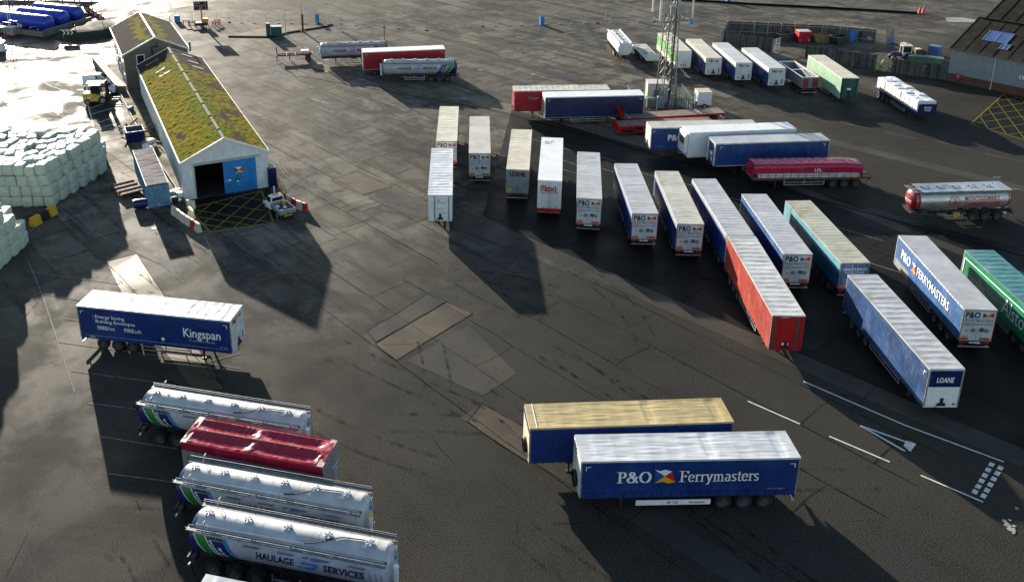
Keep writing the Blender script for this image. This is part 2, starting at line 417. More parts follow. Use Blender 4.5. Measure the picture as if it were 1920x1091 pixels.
# ------------------------------------------------------------------ ground
M_YARD = asphalt('asphalt_yard', (.0108, .0106, .0098), (.0195, .019, .0172), .58, .74, tan=(.031, .028, .0225), tanamt=.7, grain=.1, spec=.02, worn=((.042, .039, .033), (.145, .134, .112), (.165, .147, .114)), slabs=1.0)
mg = MB(); mg.quadface([(-600, -120, 0), (600, -120, 0), (600, 1500, 0), (-600, 1500, 0)])
struct(mg.build('ground', M_YARD))
_zl = [0]
def sheet(name, polys, mat, level=1):
    b = MB()
    for k, p in enumerate(polys):
        b.quadface([(x, y, .004 * level + .0004 * (k % 7)) for x, y, *_ in p])
    return struct(b.build(name, mat, smooth='keep'))
def strip(p, q, w, w2=None):
    """long quad between two ground points"""
    p = Vector(p[:2]); q = Vector(q[:2]); d = (q - p).normalized(); n = Vector((-d.y, d.x)); w2 = w2 or w
    return [p - n * w / 2, q - n * w2 / 2, q + n * w2 / 2, p + n * w / 2]
M_CONC = asphalt('concrete_slab', (.066, .053, .036), (.094, .076, .054), .42, .6, stain=(.05, .044, .036), tan=(.12, .09, .06), tanamt=.4, grain=.08, spec=.05)
M_CONC2 = asphalt('grey_concrete_slab', (.033, .031, .027), (.049, .046, .040), .42, .6, stain=(.04, .04, .04), tan=(.10, .085, .065), tanamt=.4, grain=.08, spec=.05)
M_DARK = asphalt('dark_asphalt', (.0095, .0095, .010), (.015, .015, .0145), .42, .58, stain=(.012, .012, .012), tan=(.022, .020, .017), tanamt=.3, grain=.1, spec=.04)
M_WET = asphalt('wet_asphalt', (.030, .028, .025), (.048, .045, .039), .50, .88, stain=(.008, .007, .006), tan=(.05, .042, .032), tanamt=.8, grain=.1, wet=.32, spec=.075, slabs=.8)
g = lambda u, v: G(u, v)
# wet, worn tarmac of the far yard to the left of the sheds
sheet('wet_yard', [[g(-60, 240), g(195, 240), g(236, 240), g(226, 190), g(205, 120), g(330, 20), g(420, 0), (-60, 260), (-170, 260), (-170, 120)]], M_WET, 2)
# parking bays: shade and duller sheen among the trailers painted as darker tarmac
sheet('parking_bay_shade', [
    [g(905, 405), g(1010, 456), g(1440, 642), g(1925, 852), g(1925, 470), g(1450, 340), g(1180, 270), g(960, 205)]], M_DARK, 1)
# concrete strips between the bays
sheet('concrete_strip', [
    strip(g(845, 90), g(1925, 356), 2.0), strip(g(1010, 84), g(1320, 168), 1.6), strip(g(860, 400), g(1925, 862), 2.1),
    strip(g(880, 772), g(1480, 1130), 1.9), strip(g(650, 328), g(960, 455), 2.4), strip(g(1475, 345), g(1925, 520), 1.5),
    strip(g(905, 170), g(1150, 240), 1.5)], M_CONC2, 2)
sheet('concrete_slab', [
    [g(702.7, 645), g(745, 676), g(885, 587.6), g(839, 566)], [g(620, 338), g(680, 366), g(735, 350), g(672, 322)],
    [g(875, 790), g(990, 866), g(1020, 822), g(905, 757)],
    [g(200, 491), g(257, 476), g(306, 553), g(420, 727), g(372, 742), g(232, 556)]], M_CONC, 3)
sheet('grey_slab', [[g(687, 622), g(704, 642), g(838, 565), g(802, 551)], [g(762, 676), g(906, 742), g(968, 700), g(880, 610)],
    [g(740, 352), g(690, 372), g(790, 412), g(830, 396)]], M_CONC2, 3)

SLAB_EDGES = [[(702.7, 645), (745, 676), (885, 587.6), (839, 566)], [(620, 338), (680, 366), (735, 350), (672, 322)], [(875, 790), (990, 866), (1020, 822), (905, 757)], [(687, 622), (704, 642), (838, 565), (802, 551)], [(200, 491), (257, 476), (306, 553), (420, 727)]]
# joints and cracks of the old concrete apron
M_JOINT = paint('joint_filler', (.010, .0095, .009), .9, .3, 2); M_JOINT.node_tree.nodes['Principled BSDF'].inputs['Specular IOR Level'].default_value = .02
rj = random.Random(3); jb = MB()
def crack(p, q, w, wob=.25, n=None, ji=0):
    p = Vector(p[:2]); q = Vector(q[:2]); L = (q - p).length; n = n or max(3, int(L / .7)); d = (q - p) / L; nr = Vector((-d.y, d.x)); prev = None; sd_ = rj.random() * 50
    for k in range(n + 1):
        t = k / n; c = p + d * (L * t) + nr * (noise.noise((t * L * .35 + sd_, 0, sd_)) * wob)
        ww = w * (.35 + 1.1 * abs(noise.noise((t * L * .9, sd_, 3.1))))
        cur = (c - nr * ww, c + nr * ww)
        if prev: jb.quadface([(prev[0].x, prev[0].y, .0186), (cur[0].x, cur[0].y, .0186), (cur[1].x, cur[1].y, .0186), (prev[1].x, prev[1].y, .0186)])
        prev = cur
D1 = Vector((cos(radians(-51)), sin(radians(-51)))); D2 = Vector((cos(radians(40)), sin(radians(40))))
O = Vector(g(560, 300)[:2])
for k in range(-4, 9):
    for seg in range(-4, 7):
        a_ = O + D2 * (k * 4.4) + D1 * (seg * 11); b_ = a_ + D1 * 11
        if rj.random() < .8: crack(a_, b_, .02 + .03 * rj.random(), .12)
        for q in range(2):
            if rj.random() < .45:
                c_ = a_ + D1 * (rj.random() * 11); crack(c_, c_ + D2 * 4.4, .018 + .025 * rj.random(), .2)
for k in range(40):
    p = Vector(g(rj.uniform(20, 1250), rj.uniform(90, 1060))[:2]); an = rj.choice((-51, -51, 40, 10, -80)) + rj.uniform(-15, 15)
    crack(p, p + Vector((cos(radians(an)), sin(radians(an)))) * rj.uniform(1.0, 4), .015 + .02 * rj.random(), .35)
for pg in SLAB_EDGES:
    for (u0, v0), (u1, v1) in zip(pg, pg[1:] + pg[:1]): crack(g(u0, v0), g(u1, v1), .035 + .03 * rj.random(), .12)
struct(jb.build('pavement_joint', M_JOINT, smooth='keep'))

# scrubbed tyre marks and oil drips, broken up so the tarmac shows through
def faint(name, rgb, lo, hi):
    m, nt, bs = ntree(name); v = coord(nt); bs.inputs['Base Color'].default_value = (*rgb, 1); bs.inputs['Roughness'].default_value = .7; bs.inputs['Specular IOR Level'].default_value = .02
    t = nn(nt, 'ShaderNodeBsdfTransparent'); mx = nn(nt, 'ShaderNodeMixShader'); nt.links.new(ramp(nt, noise_tex(nt, 1.1, 6, .7, v), lo, hi, 0, .6), mx.inputs[0])
    nt.links.new(t.outputs[0], mx.inputs[1]); nt.links.new(bs.outputs[0], mx.inputs[2]); nt.links.new(mx.outputs[0], nt.nodes['Material Output'].inputs['Surface']); return m
M_TYRE = faint('tyre_mark', (.008, .0075, .007), .42, .68); M_OIL = faint('oil_stain', (.006, .006, .006), .42, .72)
rt = random.Random(9); tm = []
for k in range(34):
    p = Vector(g(rt.uniform(150, 1650), rt.uniform(210, 1060))[:2]); an = radians(rt.choice((-51, -45, 92, -12)) + rt.uniform(-12, 12)); cv = rt.uniform(-.06, .06); L_ = rt.uniform(6, 16)
    for off in (0, 2.0):
        q = p + Vector((-sin(an), cos(an))) * off; a_ = an; n_ = int(L_ / .8)
        for i_ in range(n_):
            q2 = q + Vector((cos(a_), sin(a_))) * .8; tm.append(strip(q, q2, .24)); q = q2; a_ += cv * .8
sheet('tyre_marks', tm, M_TYRE, 9)
ol = []
for k in range(30):
    c = g(rt.uniform(60, 1800), rt.uniform(180, 1060)); r_ = rt.uniform(.1, .4); ph = rt.random() * 6
    ol.append([(c.x + r_ * (1 + .3 * sin(3 * t + ph)) * cos(t), c.y + r_ * (1 + .35 * cos(2 * t + ph)) * sin(t)) for t in [2 * pi * q / 16 for q in range(16)]])
sheet('oil_stains', ol, M_OIL, 10)
# drain line and kerb line across the yard
sheet('drain_channel', [strip(g(930, 208), g(1925, 482), .22), strip(g(560, 143), g(930, 208), .18)], M_JOINT, 4)

# ------------------------------------------------------------------ painted lines
def worn(name, rgb, wear):
    m, nt, bs = ntree(name); v = coord(nt)
    n = noise_tex(nt, 2.2, 6, .7, v)
    nt.links.new(mixc(nt, ramp(nt, n, .45, .72, 0, wear), rgb, (.05, .048, .044)), bs.inputs['Base Color'])
    bs.inputs['Roughness'].default_value = .7; bs.inputs['Specular IOR Level'].default_value = .03; return m
M_LINE = worn('white_line', (.21, .205, .19), 1.0); M_LINEF = worn('faded_line', (.17, .165, .15), 1.0); M_YEL = worn('yellow_line', (.20, .175, .025), .8); M_LINEB = worn('bright_line', (.62, .61, .58), .5)
def lines(name, segs, w, mat, level=6):
    ps = []
    for s_ in segs:
        for (a1, b1), (a2, b2) in zip(s_, s_[1:]): ps.append(strip(g(a1, b1), g(a2, b2), w))
    return sheet(name, ps, mat, level)
lines('bay_lines', [
    [(53, 490), (82, 560), (108, 640), (140, 735)], [(57, 510), (225, 533)], [(52, 477), (205, 493)], [(72, 549), (290, 588)], [(122, 597), (150, 602)],
    [(108, 641), (305, 668), (450, 691)], [(133, 695), (330, 722)], [(165, 756), (262, 768)], [(186, 818), (335, 842)], [(205, 888), (335, 905)],
    [(108, 388), (150, 422), (205, 450), (305, 496)], [(195, 308), (226, 342)], [(255, 476), (305, 496), (345, 530)], [(370, 684), (452, 662)],
    [(200, 303), (248, 288)], [(202, 327), (250, 314)], [(78, 480), (135, 486)],
    [(30, 470), (42, 455), (64, 425)]], .09, M_LINE)
lines('bay_lines', [
    [(165, 205), (205, 192)], [(168, 216), (212, 203)], [(178, 233), (226, 216)], [(172, 244), (232, 229)], [(180, 270), (236, 256)], [(185, 252), (232, 240)],
    [(150, 176), (200, 165)], [(140, 145), (195, 128)], [(145, 138), (190, 124)], [(158, 170), (176, 240)], [(60, 142), (95, 162), (125, 172)], [(55, 140), (90, 115), (120, 100)]], .16, M_LINEB)
lines('faded_lines', [
    [(690, 165), (820, 225)], [(560, 150), (610, 165)], [(790, 228), (830, 245)], [(860, 245), (945, 270)], [(862, 266), (960, 298)], [(860, 292), (955, 320)], [(1000, 262), (1020, 268)],
    [(1056, 278), (1085, 288)], [(1056, 301), (1085, 311)], [(1056, 318), (1080, 326)], [(1127, 295), (1155, 304)], [(1127, 316), (1155, 325)], [(1196, 322), (1228, 332)], [(1285, 345), (1300, 349)], [(1370, 371), (1392, 377)],
    [(1572, 427), (1655, 452)], [(1630, 493), (1690, 512)], 
    [(835, 85), (1130, 72), (1345, 59)], [(840, 97), (960, 93)], [(1200, 57), (1430, 43)],
    [(1020, 110), (1060, 122)], [(1095, 128), (1132, 136)], [(1150, 139), (1190, 149)], [(1345, 180), (1392, 190)], [(1420, 197), (1467, 207)], [(1493, 211), (1545, 223)], [(1575, 230), (1630, 242)], [(1660, 248), (1720, 261)], [(1757, 265), (1815, 280)], [(1850, 289), (1915, 303)],
    [(1420, 305), (1500, 330)], [(960, 210), (1010, 222)], [(555, 208), (600, 220)], [(510, 292), (540, 326)], [(528, 290), (552, 322)], [(514, 300), (533, 326)], [(490, 325), (502, 345)],
    [(640, 140), (800, 205), (835, 215)], [(450, 85), (520, 105)], [(1290, 215), (1330, 225)]], .13, M_LINEF)
lines('lane_lines', [[(1402, 752), (1500, 795)], [(1555, 818), (1668, 866)], [(1506, 715), (1696, 797), (1882, 866)], [(1726, 891), (1843, 941)]], .13, M_LINEB)
lines('lane_arrow', [[(584, 186), (616, 195)]], .55, M_LINE)
sheet('give_way_triangle', [strip(g(1613, 798), g(1700, 829), .16), strip(g(1613, 798), g(1697, 846), .16), [g(1694, 836), g(1707, 847), g(1718, 832), g(1699, 826)]], M_LINEB, 7)
gw = []
for k in range(6):
    for (a0_, b0_), (a1_, b1_) in (((1862, 866), (1825, 927)), ((1879, 872), (1841, 935))):
        t = (k + .5) / 6; u = a0_ + (a1_ - a0_) * t; v = b0_ + (b1_ - b0_) * t
        c = g(u, v); d = Vector((g(a1_, b1_) - g(a0_, b0_))[:2]).normalized(); gw.append(strip(Vector(c[:2]) - d * .24, Vector(c[:2]) + d * .24, .3))
sheet('give_way_dashes', gw, M_LINEB, 7)
# ladder of white bars, parking dashes far off
lad = [strip(g(830 + (890 - 830) * t, 50 - 50 * t), g(855 + (905 - 855) * t, 48 - 50 * t), .3) for t in [k / 21 for k in range(22)]]
sheet('ladder_marking', lad, M_LINE, 6)
rd = random.Random(5); dash = []
for r in range(11):
    for k in range(26):
        p = Vector((22 + k * 3.9 + (r % 2) * 1.6, 171 + r * 4.1 + k * .28))
        if p.x > 57 and p.y < 178 and r < 2: continue
        if rd.random() < .72: dash.append(strip(p, p + Vector((2.3, .15)), .22))
sheet('parking_dashes', dash, M_LINEF, 6)
# yellow hatched boxes
def hatch(name, c, na, nb, w=.13):
    """c: four ground corners; diagonal lattice inside"""
    P0, P1, P2, P3 = [Vector(p[:2]) for p in c]; ps = []
    bil = lambda s, t: (P0 * (1 - s) + P1 * s) * (1 - t) + (P3 * (1 - s) + P2 * s) * t
    for e0, e1 in ((P0, P1), (P1, P2), (P2, P3), (P3, P0)): ps.append(strip(e0, e1, w * 1.5))
    n = na
    for k in range(-n, n + 1):
        for sg in (1, -1):
            s0 = k / n; pts = []
            t0, t1 = max(0, -s0), min(1, 1 - s0)
            if t1 - t0 > .02:
                A_ = (s0 + t0, t0); B_ = (s0 + t1, t1)
                if sg < 0: A_ = (1 - A_[0], A_[1]); B_ = (1 - B_[0], B_[1])
                ps.append(strip(bil(*A_), bil(*B_), w))
    return sheet(name, ps, M_YEL, 6)
sheet('box_ground', [[g(345, 378), g(378, 433), g(515, 418), g(518, 400), g(505, 352)], [g(1820, 233), g(1930, 262), g(1930, 185), g(1882, 177)]], M_DARK, 3)
hatch('yellow_box', [g(352, 392), g(395, 436), g(513, 418), g(490, 358)], 3, 3, .15)
hatch('yellow_box', [g(1820, 233), g(1960, 275), g(2010, 205), g(1882, 177)], 4, 4, .11)
# small marks
sheet('inspection_cover', [[g(1588, 233), g(1600, 234.5), g(1603, 237.5), g(1590, 236)], [g(1722, 276), g(1734, 276.5), g(1739, 279.5), g(1725, 278.5)], [g(532, 570), g(546, 576), g(557, 569), g(545, 564)], [g(284, 427), g(285, 431), g(296, 429), g(295, 425)]], M_CONC2, 5)
pu = []
for (u, v, r_) in ((1889, 984, .2), (1897, 993, .24), (1884, 977, .14), (1901, 986, .12), (1893, 975, .1), (1906, 953, .12), (1900, 999, .1), (600, 120, .5), (612, 113, .4), (858, 125, .4), (900, 132, .35), (1000, 140, .4), (612, 135, .3), (1800, 38, 3.0)):
    c = g(u, v); pu.append([(c.x + r_ * (1 + .25 * sin(3 * t + u)) * cos(t), c.y + r_ * (1 + .3 * cos(2 * t + v)) * sin(t)) for t in [2 * pi * k / 18 for k in range(18)]])
sheet('pale_patch', pu, worn('pale_patch', (.34, .34, .32), .8), 8)
# ================================================================== running gear shared by all trailers
def _wheel():
    t = MB(); t.lathe([(-.17, .33), (-.185, .42), (-.17, .5), (-.12, .525), (.12, .525), (.17, .5), (.185, .42), (.17, .33), (-.17, .33)], 22, 0, Matrix.Rotation(pi / 2, 4, 'Z'))
    r = MB(); r.lathe([(-.15, .34), (-.12, .31), (-.06, .27), (-.05, .17), (-.13, .15), (-.14, .08), (-.14, .001)], 18, 0, Matrix.Rotation(pi / 2, 4, 'Z'))
    r.lathe([(.15, .34), (.12, .31), (.1, .001)], 18, 0, Matrix.Rotation(pi / 2, 4, 'Z'))
    return t.mesh('wheel', BLACK, 35), r.mesh('rim', paint('wheel_rim', (.07, .07, .07), .5, .4, 4, dirt=(.03, .025, .02), dirtamt=.7), 35)
W_TYRE, W_RIM = _wheel()
def wheel(root, x, y):
    """y<0 faces outwards to -y"""
    M = Matrix.Translation((x, y, .525)) @ (Matrix.Rotation(pi, 4, 'Z') if y > 0 else Matrix())
    w = link('wheel', W_TYRE, root, M); link('rim', W_RIM, w)
def gear(root, L, W, U, deck=1.1, axles=(1.9, 3.21, 4.52), legs=True, guard=ALU, rearbar=True, boards=False, body=True):
    """chassis, wheels, landing legs, side guards. U maps the distance from the rear to local x"""
    xs = lambda a, b: (min(U(a), U(b)), max(U(a), U(b)))
    c = MB()
    if body:
        for y in (-.55, .55):
            c.box(*xs(.15, L - .3), y - .06, y + .06, deck - .38, deck - .02)
        for s in [k * 1.35 + .5 for k in range(int((L - .8) / 1.35) + 1)]: c.box(*xs(s - .04, s + .04), -W / 2 + .12, W / 2 - .12, deck - .16, deck - .03)
    for s in axles:
        c.cyl((U(s), -.95, .525), (U(s), .95, .525), .07, 8)
        for y in (-.5, .5): c.box(*xs(s - .35, s + .35), y - .05, y + .05, .5, .72)
    c.box(*xs(L - 1.6, L - .5), -.5, .5, deck - .2, deck - .06)
    # tank and valve boxes slung under the frame
    c.cyl((U(5.6), -.4, .72), (U(6.6), -.4, .72), .2, 12)
    c.build('chassis', CHASSIS, root, 30)
    for s in axles:
        for y in (-W / 2 + .22, W / 2 - .22): wheel(root, U(s), y)
    for s in axles:
        for y in (-W / 2 + .22, W / 2 - .22):
            mb = MB()
            pts = [(U(s) + .62 * cos(radians(a_)), .525 + .58 * sin(radians(a_))) for a_ in range(20, 161, 20)]
            for (xa, za), (xb, zb) in zip(pts, pts[1:]): mb.bar((xa, y, za), (xb, y, zb), .36, .015, up=(0, 0.001, 1))
            mb.build('mudguard', BLACK, root)
    if legs:
        for y in (-.78, .78):
            l = MB(); l.box(*xs(L - 2.85, L - 2.7), y - .07, y + .07, .3, deck - .1); l.box(*xs(L - 2.83, L - 2.72), y - .05, y + .05, .04, .32)
            l.box(*xs(L - 2.95, L - 2.6), y - .14, y + .14, 0, .05); l.bar((U(L - 2.78), y, .55), (U(L - 2.2), y, deck - .2), .06)
            l.build('landing_leg', CHASSIS, root)
    if guard:
        for y in (-W / 2 + .05, W / 2 - .05):
            b = MB()
            if boards: b.box(*xs(5.35, L - 3.6), y - .02, y + .02, .45, .83)
            else:
                for z in (.48, .80): b.box(*xs(5.35, L - 3.6), y - .02, y + .02, z - .05, z + .05)
                for s in (5.4, (1.75 + L) / 2, L - 3.65): b.box(*xs(s - .04, s + .04), y - .016, y + .016, .5, deck - .05)
            b.build('side_guard', guard, root)
    if rearbar:
        b = MB(); b.box(*xs(.02, .12), -W / 2 + .08, W / 2 - .08, .48, .60); b.box(*xs(.03, .13), -W / 2 + .06, W / 2 - .06, deck - .32, deck - .02, 1)
        for y in (-.9, .9): b.bar((U(.1), y, .55), (U(.5), y, deck - .15), .08, mi=1)
        for y in (-W / 2 + .12, W / 2 - .52): b.box(*xs(.0, .03), y, y + .4, deck - .26, deck - .1, 2)
        b.build('rear_bumper', [ALU, CHASSIS, INKR], root)

# ================================================================== body surfaces
def roof_mesh(L, W, H, style, mat, seed):
    rn = random.Random(seed); ph = rn.random() * 50
    nx = int(L * {'rib': 11, 'smooth': 2, 'taut': 9, 'sag': 10}[style]); ny = 40 if style == 'taut' else 14
    bows = .62 if style == 'rib' else .68
    def fn(a, b):
        x = a * L; y = (b - .5) * W; ed = min(1.0, min(b, 1 - b) * 7); ex = min(1.0, min(a, 1 - a) * 22); e_ = ed * ex
        z = 0.0
        if style == 'rib':
            k = abs(sin(pi * x / bows)); z = -.016 * k ** .7 * e_ + .012 * e_ * noise.noise((x * 1.3 + ph, y * .5, 1.7)) + .012 * e_ * noise.noise((x * 4.3 + ph, y * 1.2, 3.7))
        elif style == 'sag':
            k = abs(sin(pi * x / .78)); z = -.03 * k * e_ + .025 * e_ * noise.noise((x * .9 + ph, y * .8, 1.7)) + .016 * e_ * noise.noise((x * 3.6 + ph, y * 2.1, 9.1))
        elif style == 'taut':                                     # long diagonal stretch creases
            z = .013 * e_ * noise.noise((x * .45 + y * .8 + ph, y * 4.2 - x * .35, .3)) + .013 * e_ * noise.noise((x * .4 - y * .7 + ph, y * 5.0 + x * .4, 4.3)) - .02 * e_ * abs(sin(pi * x / 1.1)) ** .5
            for c in (L * .6, L * .93):
                if abs(x - c) < .28: z -= .03 * e_
        else: z = .006 * e_ * noise.noise((x * .5 + ph, y * .5, .3))
        return (x, y, H - .004 + z)
    b = MB(); b.grid(fn, nx, ny)
    # turned-down edge all round
    for y0, y1 in ((-W / 2, -W / 2 + .012), (W / 2 - .012, W / 2)): b.box(.005, L - .005, y0, y1, H - .13, H - .006)
    for x0, x1 in ((0, .012), (L - .012, L)): b.box(x0, x1, -W / 2 + .014, W / 2 - .014, H - .13, H - .006)
    return b.mesh('roof', mat, 40)
def face_mats(L, W):
    return {'near': frame_mat((0, W / 2, 0), (0, -1, 0), (0, 0, 1)), 'far': frame_mat((L, -W / 2, 0), (0, 1, 0), (0, 0, 1)),
            'right': frame_mat((0, -W / 2, 0), (1, 0, 0), (0, 0, 1)), 'left': frame_mat((L, W / 2, 0), (-1, 0, 0), (0, 0, 1))}
def proud(M, d=.006): return M @ Matrix.Translation((0, 0, d))
UNIT_NO = ['GR 103', 'GR 121', 'GR 117', 'GR 115', 'GR 110', 'GR 107']
def flag_pts(D, u, v, w, h):
    """wavy four-quarter flag: white top, blue hoist, yellow foot, red fly"""
    cx, cy = u + w * .48, v + h * .5; D.n += 1; D.cur = ('emblem', D.n)
    D.poly([(u, v + h), (u + w * .25, v + h * .88), (u + w * .5, v + h * .98), (u + w * .8, v + h * .84), (cx, cy)], WINK)
    D.poly([(u, v + h), (cx, cy), (u + w * .05, v)], FLAGB)
    D.poly([(u + w * .05, v), (cx, cy), (u + w, v + h * .08), (u + w * .7, v - h * .02), (u + w * .4, v + h * .1)], FLAGY)
    D.poly([(u + w * .8, v + h * .84), (u + w, v + h * .08), (cx, cy)], FLAGR); D.cur = None
_po = {}
def po_rear(root, M, hb, H, W):
    key = round(H, 1)
    if key not in _po:
        D = Decal(); t = H - .14
        D.text('P&O', .18, t - .62, .58, INK, bold=.035, wid=1.15)
        u = 1.5; D.cur = ('emblem', 99); D.poly([(u, t - .16), (u + .42, t - .36), (u, t - .6)], FLAGB); D.poly([(u + .42, t - .36), (u + .82, t - .14), (u + .86, t - .6)], FLAGR)
        D.poly([(u + .02, t - .6), (u + .42, t - .34), (u + .7, t - .6)], FLAGY); D.cur = None
        D.text('FERRYMASTERS', .16, t - 1.0, .33, GREYI, wid=2.2, bold=.005)
        D.text('poferrymasters.com', .16, t - 1.28, .25, GREYI, wid=2.15, bold=.012)
        D.rect(.22, 1.05, t - 1.4, t - 1.37, GREYI)
        for (cx, cy, s_) in ((.45, t - 1.82, .1), (.95, t - 1.75, .24), (1.62, t - 1.7, .26), (1.98, t - 1.76, .24)):
            D.poly([(cx - s_, cy - s_ * .3), (cx + s_ * .3, cy - s_), (cx + s_, cy + s_ * .3), (cx - s_ * .3, cy + s_)], GREYI)
            D.poly([(cx - s_ * .55, cy - s_ * .05), (cx + s_ * .1, cy - s_ * .5), (cx + s_ * .55, cy + s_ * .25), (cx - s_ * .1, cy + s_ * .6)], DGREY if s_ > .25 else GREYP)
        for u0 in (.1, 1.76): D.rect(u0, u0 + .62, hb + .08, hb + .30, ORANGE); D.rect(u0 + .1, u0 + .5, hb + .16, hb + .22, INK)
        D.rect(1.6, 1.73, hb + .08, hb + .34, GREYI)
        for x0, x1, y0, y1 in ((.03, W - .03, hb + .03, hb + .055), (.03, W - .03, t, t + .03), (.03, .06, hb, t), (W - .06, W - .03, hb, t)): D.rect(x0, x1, y0, y1, INKR)
        a_ = D.meshes('lettering')
        E_ = Decal(); E_.text(UNIT_NO[0], .2, hb + .34, .14, INK, bold=.01); E_.rect(.85, 1.7, hb - .24, hb - .1, WINK); E_.text('JH 61', 1.0, hb - .22, .13, INK)
        _po[key] = (a_, E_.meshes('number_plate'))
    for (nm, me), d in [(x, .035) for x in _po[key][0]] + [(x, .04) for x in _po[key][1]]: link(nm, me, root, proud(M, d))
def headboard_kit(root, M, hb, W):
    """suzie connectors and kingpin plate on a trailer's front wall"""
    b = MB(); b.box(W / 2 - .28, W / 2 + .28, hb + .12, hb + .34, 0, .1); b.box(W / 2 - .12, W / 2 + .12, hb + .34, hb + .75, 0, .05)
    for k in (-.2, 0, .2): b.cyl((W / 2 + k, hb + .3, .1), (W / 2 + k, hb + .18, .16), .04, 6)
    b.tube([(W / 2 - .3, hb + .2, .12), (W / 2 - .45, hb, .16), (W / 2 - .4, hb - .25, .1)], .025)
    b.build('hose_coupling', BLACK, root, M=M)

TRAILER_GROUP = 'semi-trailers parked in the yard'
def box_trailer(label, X, Y, yaw, L, H, W=2.55, hb=1.12, rear='near', side=NAVY, side_l=None, roof='rib', roofm=R_WHITE, rearm=WHITE, headm=WHITE,
                band=None, buckle=False, solid=False, deco=None, boards=False, po=False, seed=1, kit=True, axles=(1.9, 3.21, 4.52), guard=ALU, raildots=False, name='box_trailer'):
    root = thing(name, label, 'trailer', (X, Y, 0), yaw, TRAILER_GROUP)
    U = (lambda s: s) if rear == 'near' else (lambda s: L - s)
    gear(root, L, W, U, hb, boards=boards, axles=axles, guard=guard)
    F = face_mats(L, W); top = H - .13
    # floor and frame
    fr = MB(); fr.box(.03, L - .03, -W / 2 + .03, W / 2 - .03, hb - .02, hb + .1)
    for x in (.0, L - .1):
        for y in (-W / 2, W / 2 - .1): fr.box(x, x + .1, y, y + .1, hb, top)
    for y in (-W / 2 + .004, W / 2 - .084):
        fr.box(.1, L - .1, y, y + .08, top - .1, top)
    fr.build('frame', ALU if not solid else rearm, root)
    for nm, y0, m in (('side_curtain' if not solid else 'side_wall', -W / 2, side), ('side_curtain' if not solid else 'side_wall', W / 2 - .05, side_l or side)):
        b = MB(); zt = top - .03
        if solid: b.box(.1, L - .1, y0, y0 + .05, hb - .04, zt)
        else: b.grid(lambda a, c: (.1 + a * (L - .2), (y0 if y0 < 0 else y0 + .05) + (1 if y0 < 0 else -1) * (-.0) + .012 * noise.noise((a * L * 1.7 + seed, c * .6, seed)) - (.01 if y0 < 0 else -.01), hb - .06 + c * (zt - hb + .06)), int(L * 5), 4)
        if not solid: b.box(.12, L - .12, y0 + .015, y0 + .035, hb + .02, zt)
        cur = b.build(nm, m, root, 40)
        if band:                                                   # paler band along the top of the curtain
            d = MB(); yy = y0 - .03 if y0 < 0 else y0 + .055
            d.box(.1, L - .1, yy, yy + .025, top - band[1], top + .004); d.build('curtain_band', band[0], cur)
        if buckle:
            d = MB()
            for k in range(int(L / .6)): 
                x = .35 + k * .6
                yy = y0 - .035 if y0 < 0 else y0 + .06
                d.box(x, x + .045, yy, yy + .015, hb - .14, hb + .34); 
            d.box(.1, L - .1, (y0 - .03 if y0 < 0 else y0 + .058), (y0 - .022 if y0 < 0 else y0 + .066), hb + .34, hb + .37)
            d.build('buckle_straps', INK, cur)
    # ends
    for which, m, isr in (('near', rearm if rear == 'near' else headm, rear == 'near'), ('far', headm if rear == 'near' else rearm, rear != 'near')):
        if isr:
            for k in (0, 1):
                b = MB(); u0 = .04 + k * (W / 2 - .03); u1 = u0 + W / 2 - .05
                b.box(u0, u1, hb - .02, top + .02, -.03, .02)
                d = b.build('rear_door', m, root, M=F[which])
            h = MB()
            for u in (W * .2, W * .42, W * .58, W * .8):
                h.cyl((u, hb - .02, .026), (u, top, .026), .016, 6); h.box(u - .04, u + .04, hb + .3, hb + .36, .02, .045)
            if not po: h.build('locking_bars', ALU, root, 30, M=F[which])
        else:
            b = MB(); b.box(.02, W - .02, hb - .05, top + .02, -.04, .02); b.build('headboard', m, root, M=F[which])
            if kit: headboard_kit(root, F[which] @ Matrix.Translation((0, 0, .02)), hb, W)
    link('roof', roof_mesh(L, W + .02, H, roof, roofm, seed), root)
    if raildots:
        d = MB(); rr = random.Random(seed); d.box(.2, L - .2, W / 2 + .011, W / 2 + .0145, H - .085, H - .04, 1)
        x = .3
        while x < L - .4:
            l_ = rr.uniform(.25, .5); d.box(x, x + l_, W / 2 + .012, W / 2 + .02, H - .11, H - .015); x += l_ + rr.uniform(.12, .2)
        d.build('edge_reflectors', [WINK, ALU], root)
    if po: po_rear(root, F['near'], hb, H, W)
    if deco: deco(root, F, hb, H, L, W)
    return root
def corner_marks(D, L, hb, H, u0=.3, m=WINK):
    t = H - .4
    for a_, s_ in ((u0, 1), (L - u0, -1)):
        x0, x1 = sorted((a_, a_ + .32 * s_)); D.rect(x0, x1, t - .04, t, m); x0, x1 = sorted((a_, a_ + .05 * s_)); D.rect(x0, x1, t - .3, t - .045, m)

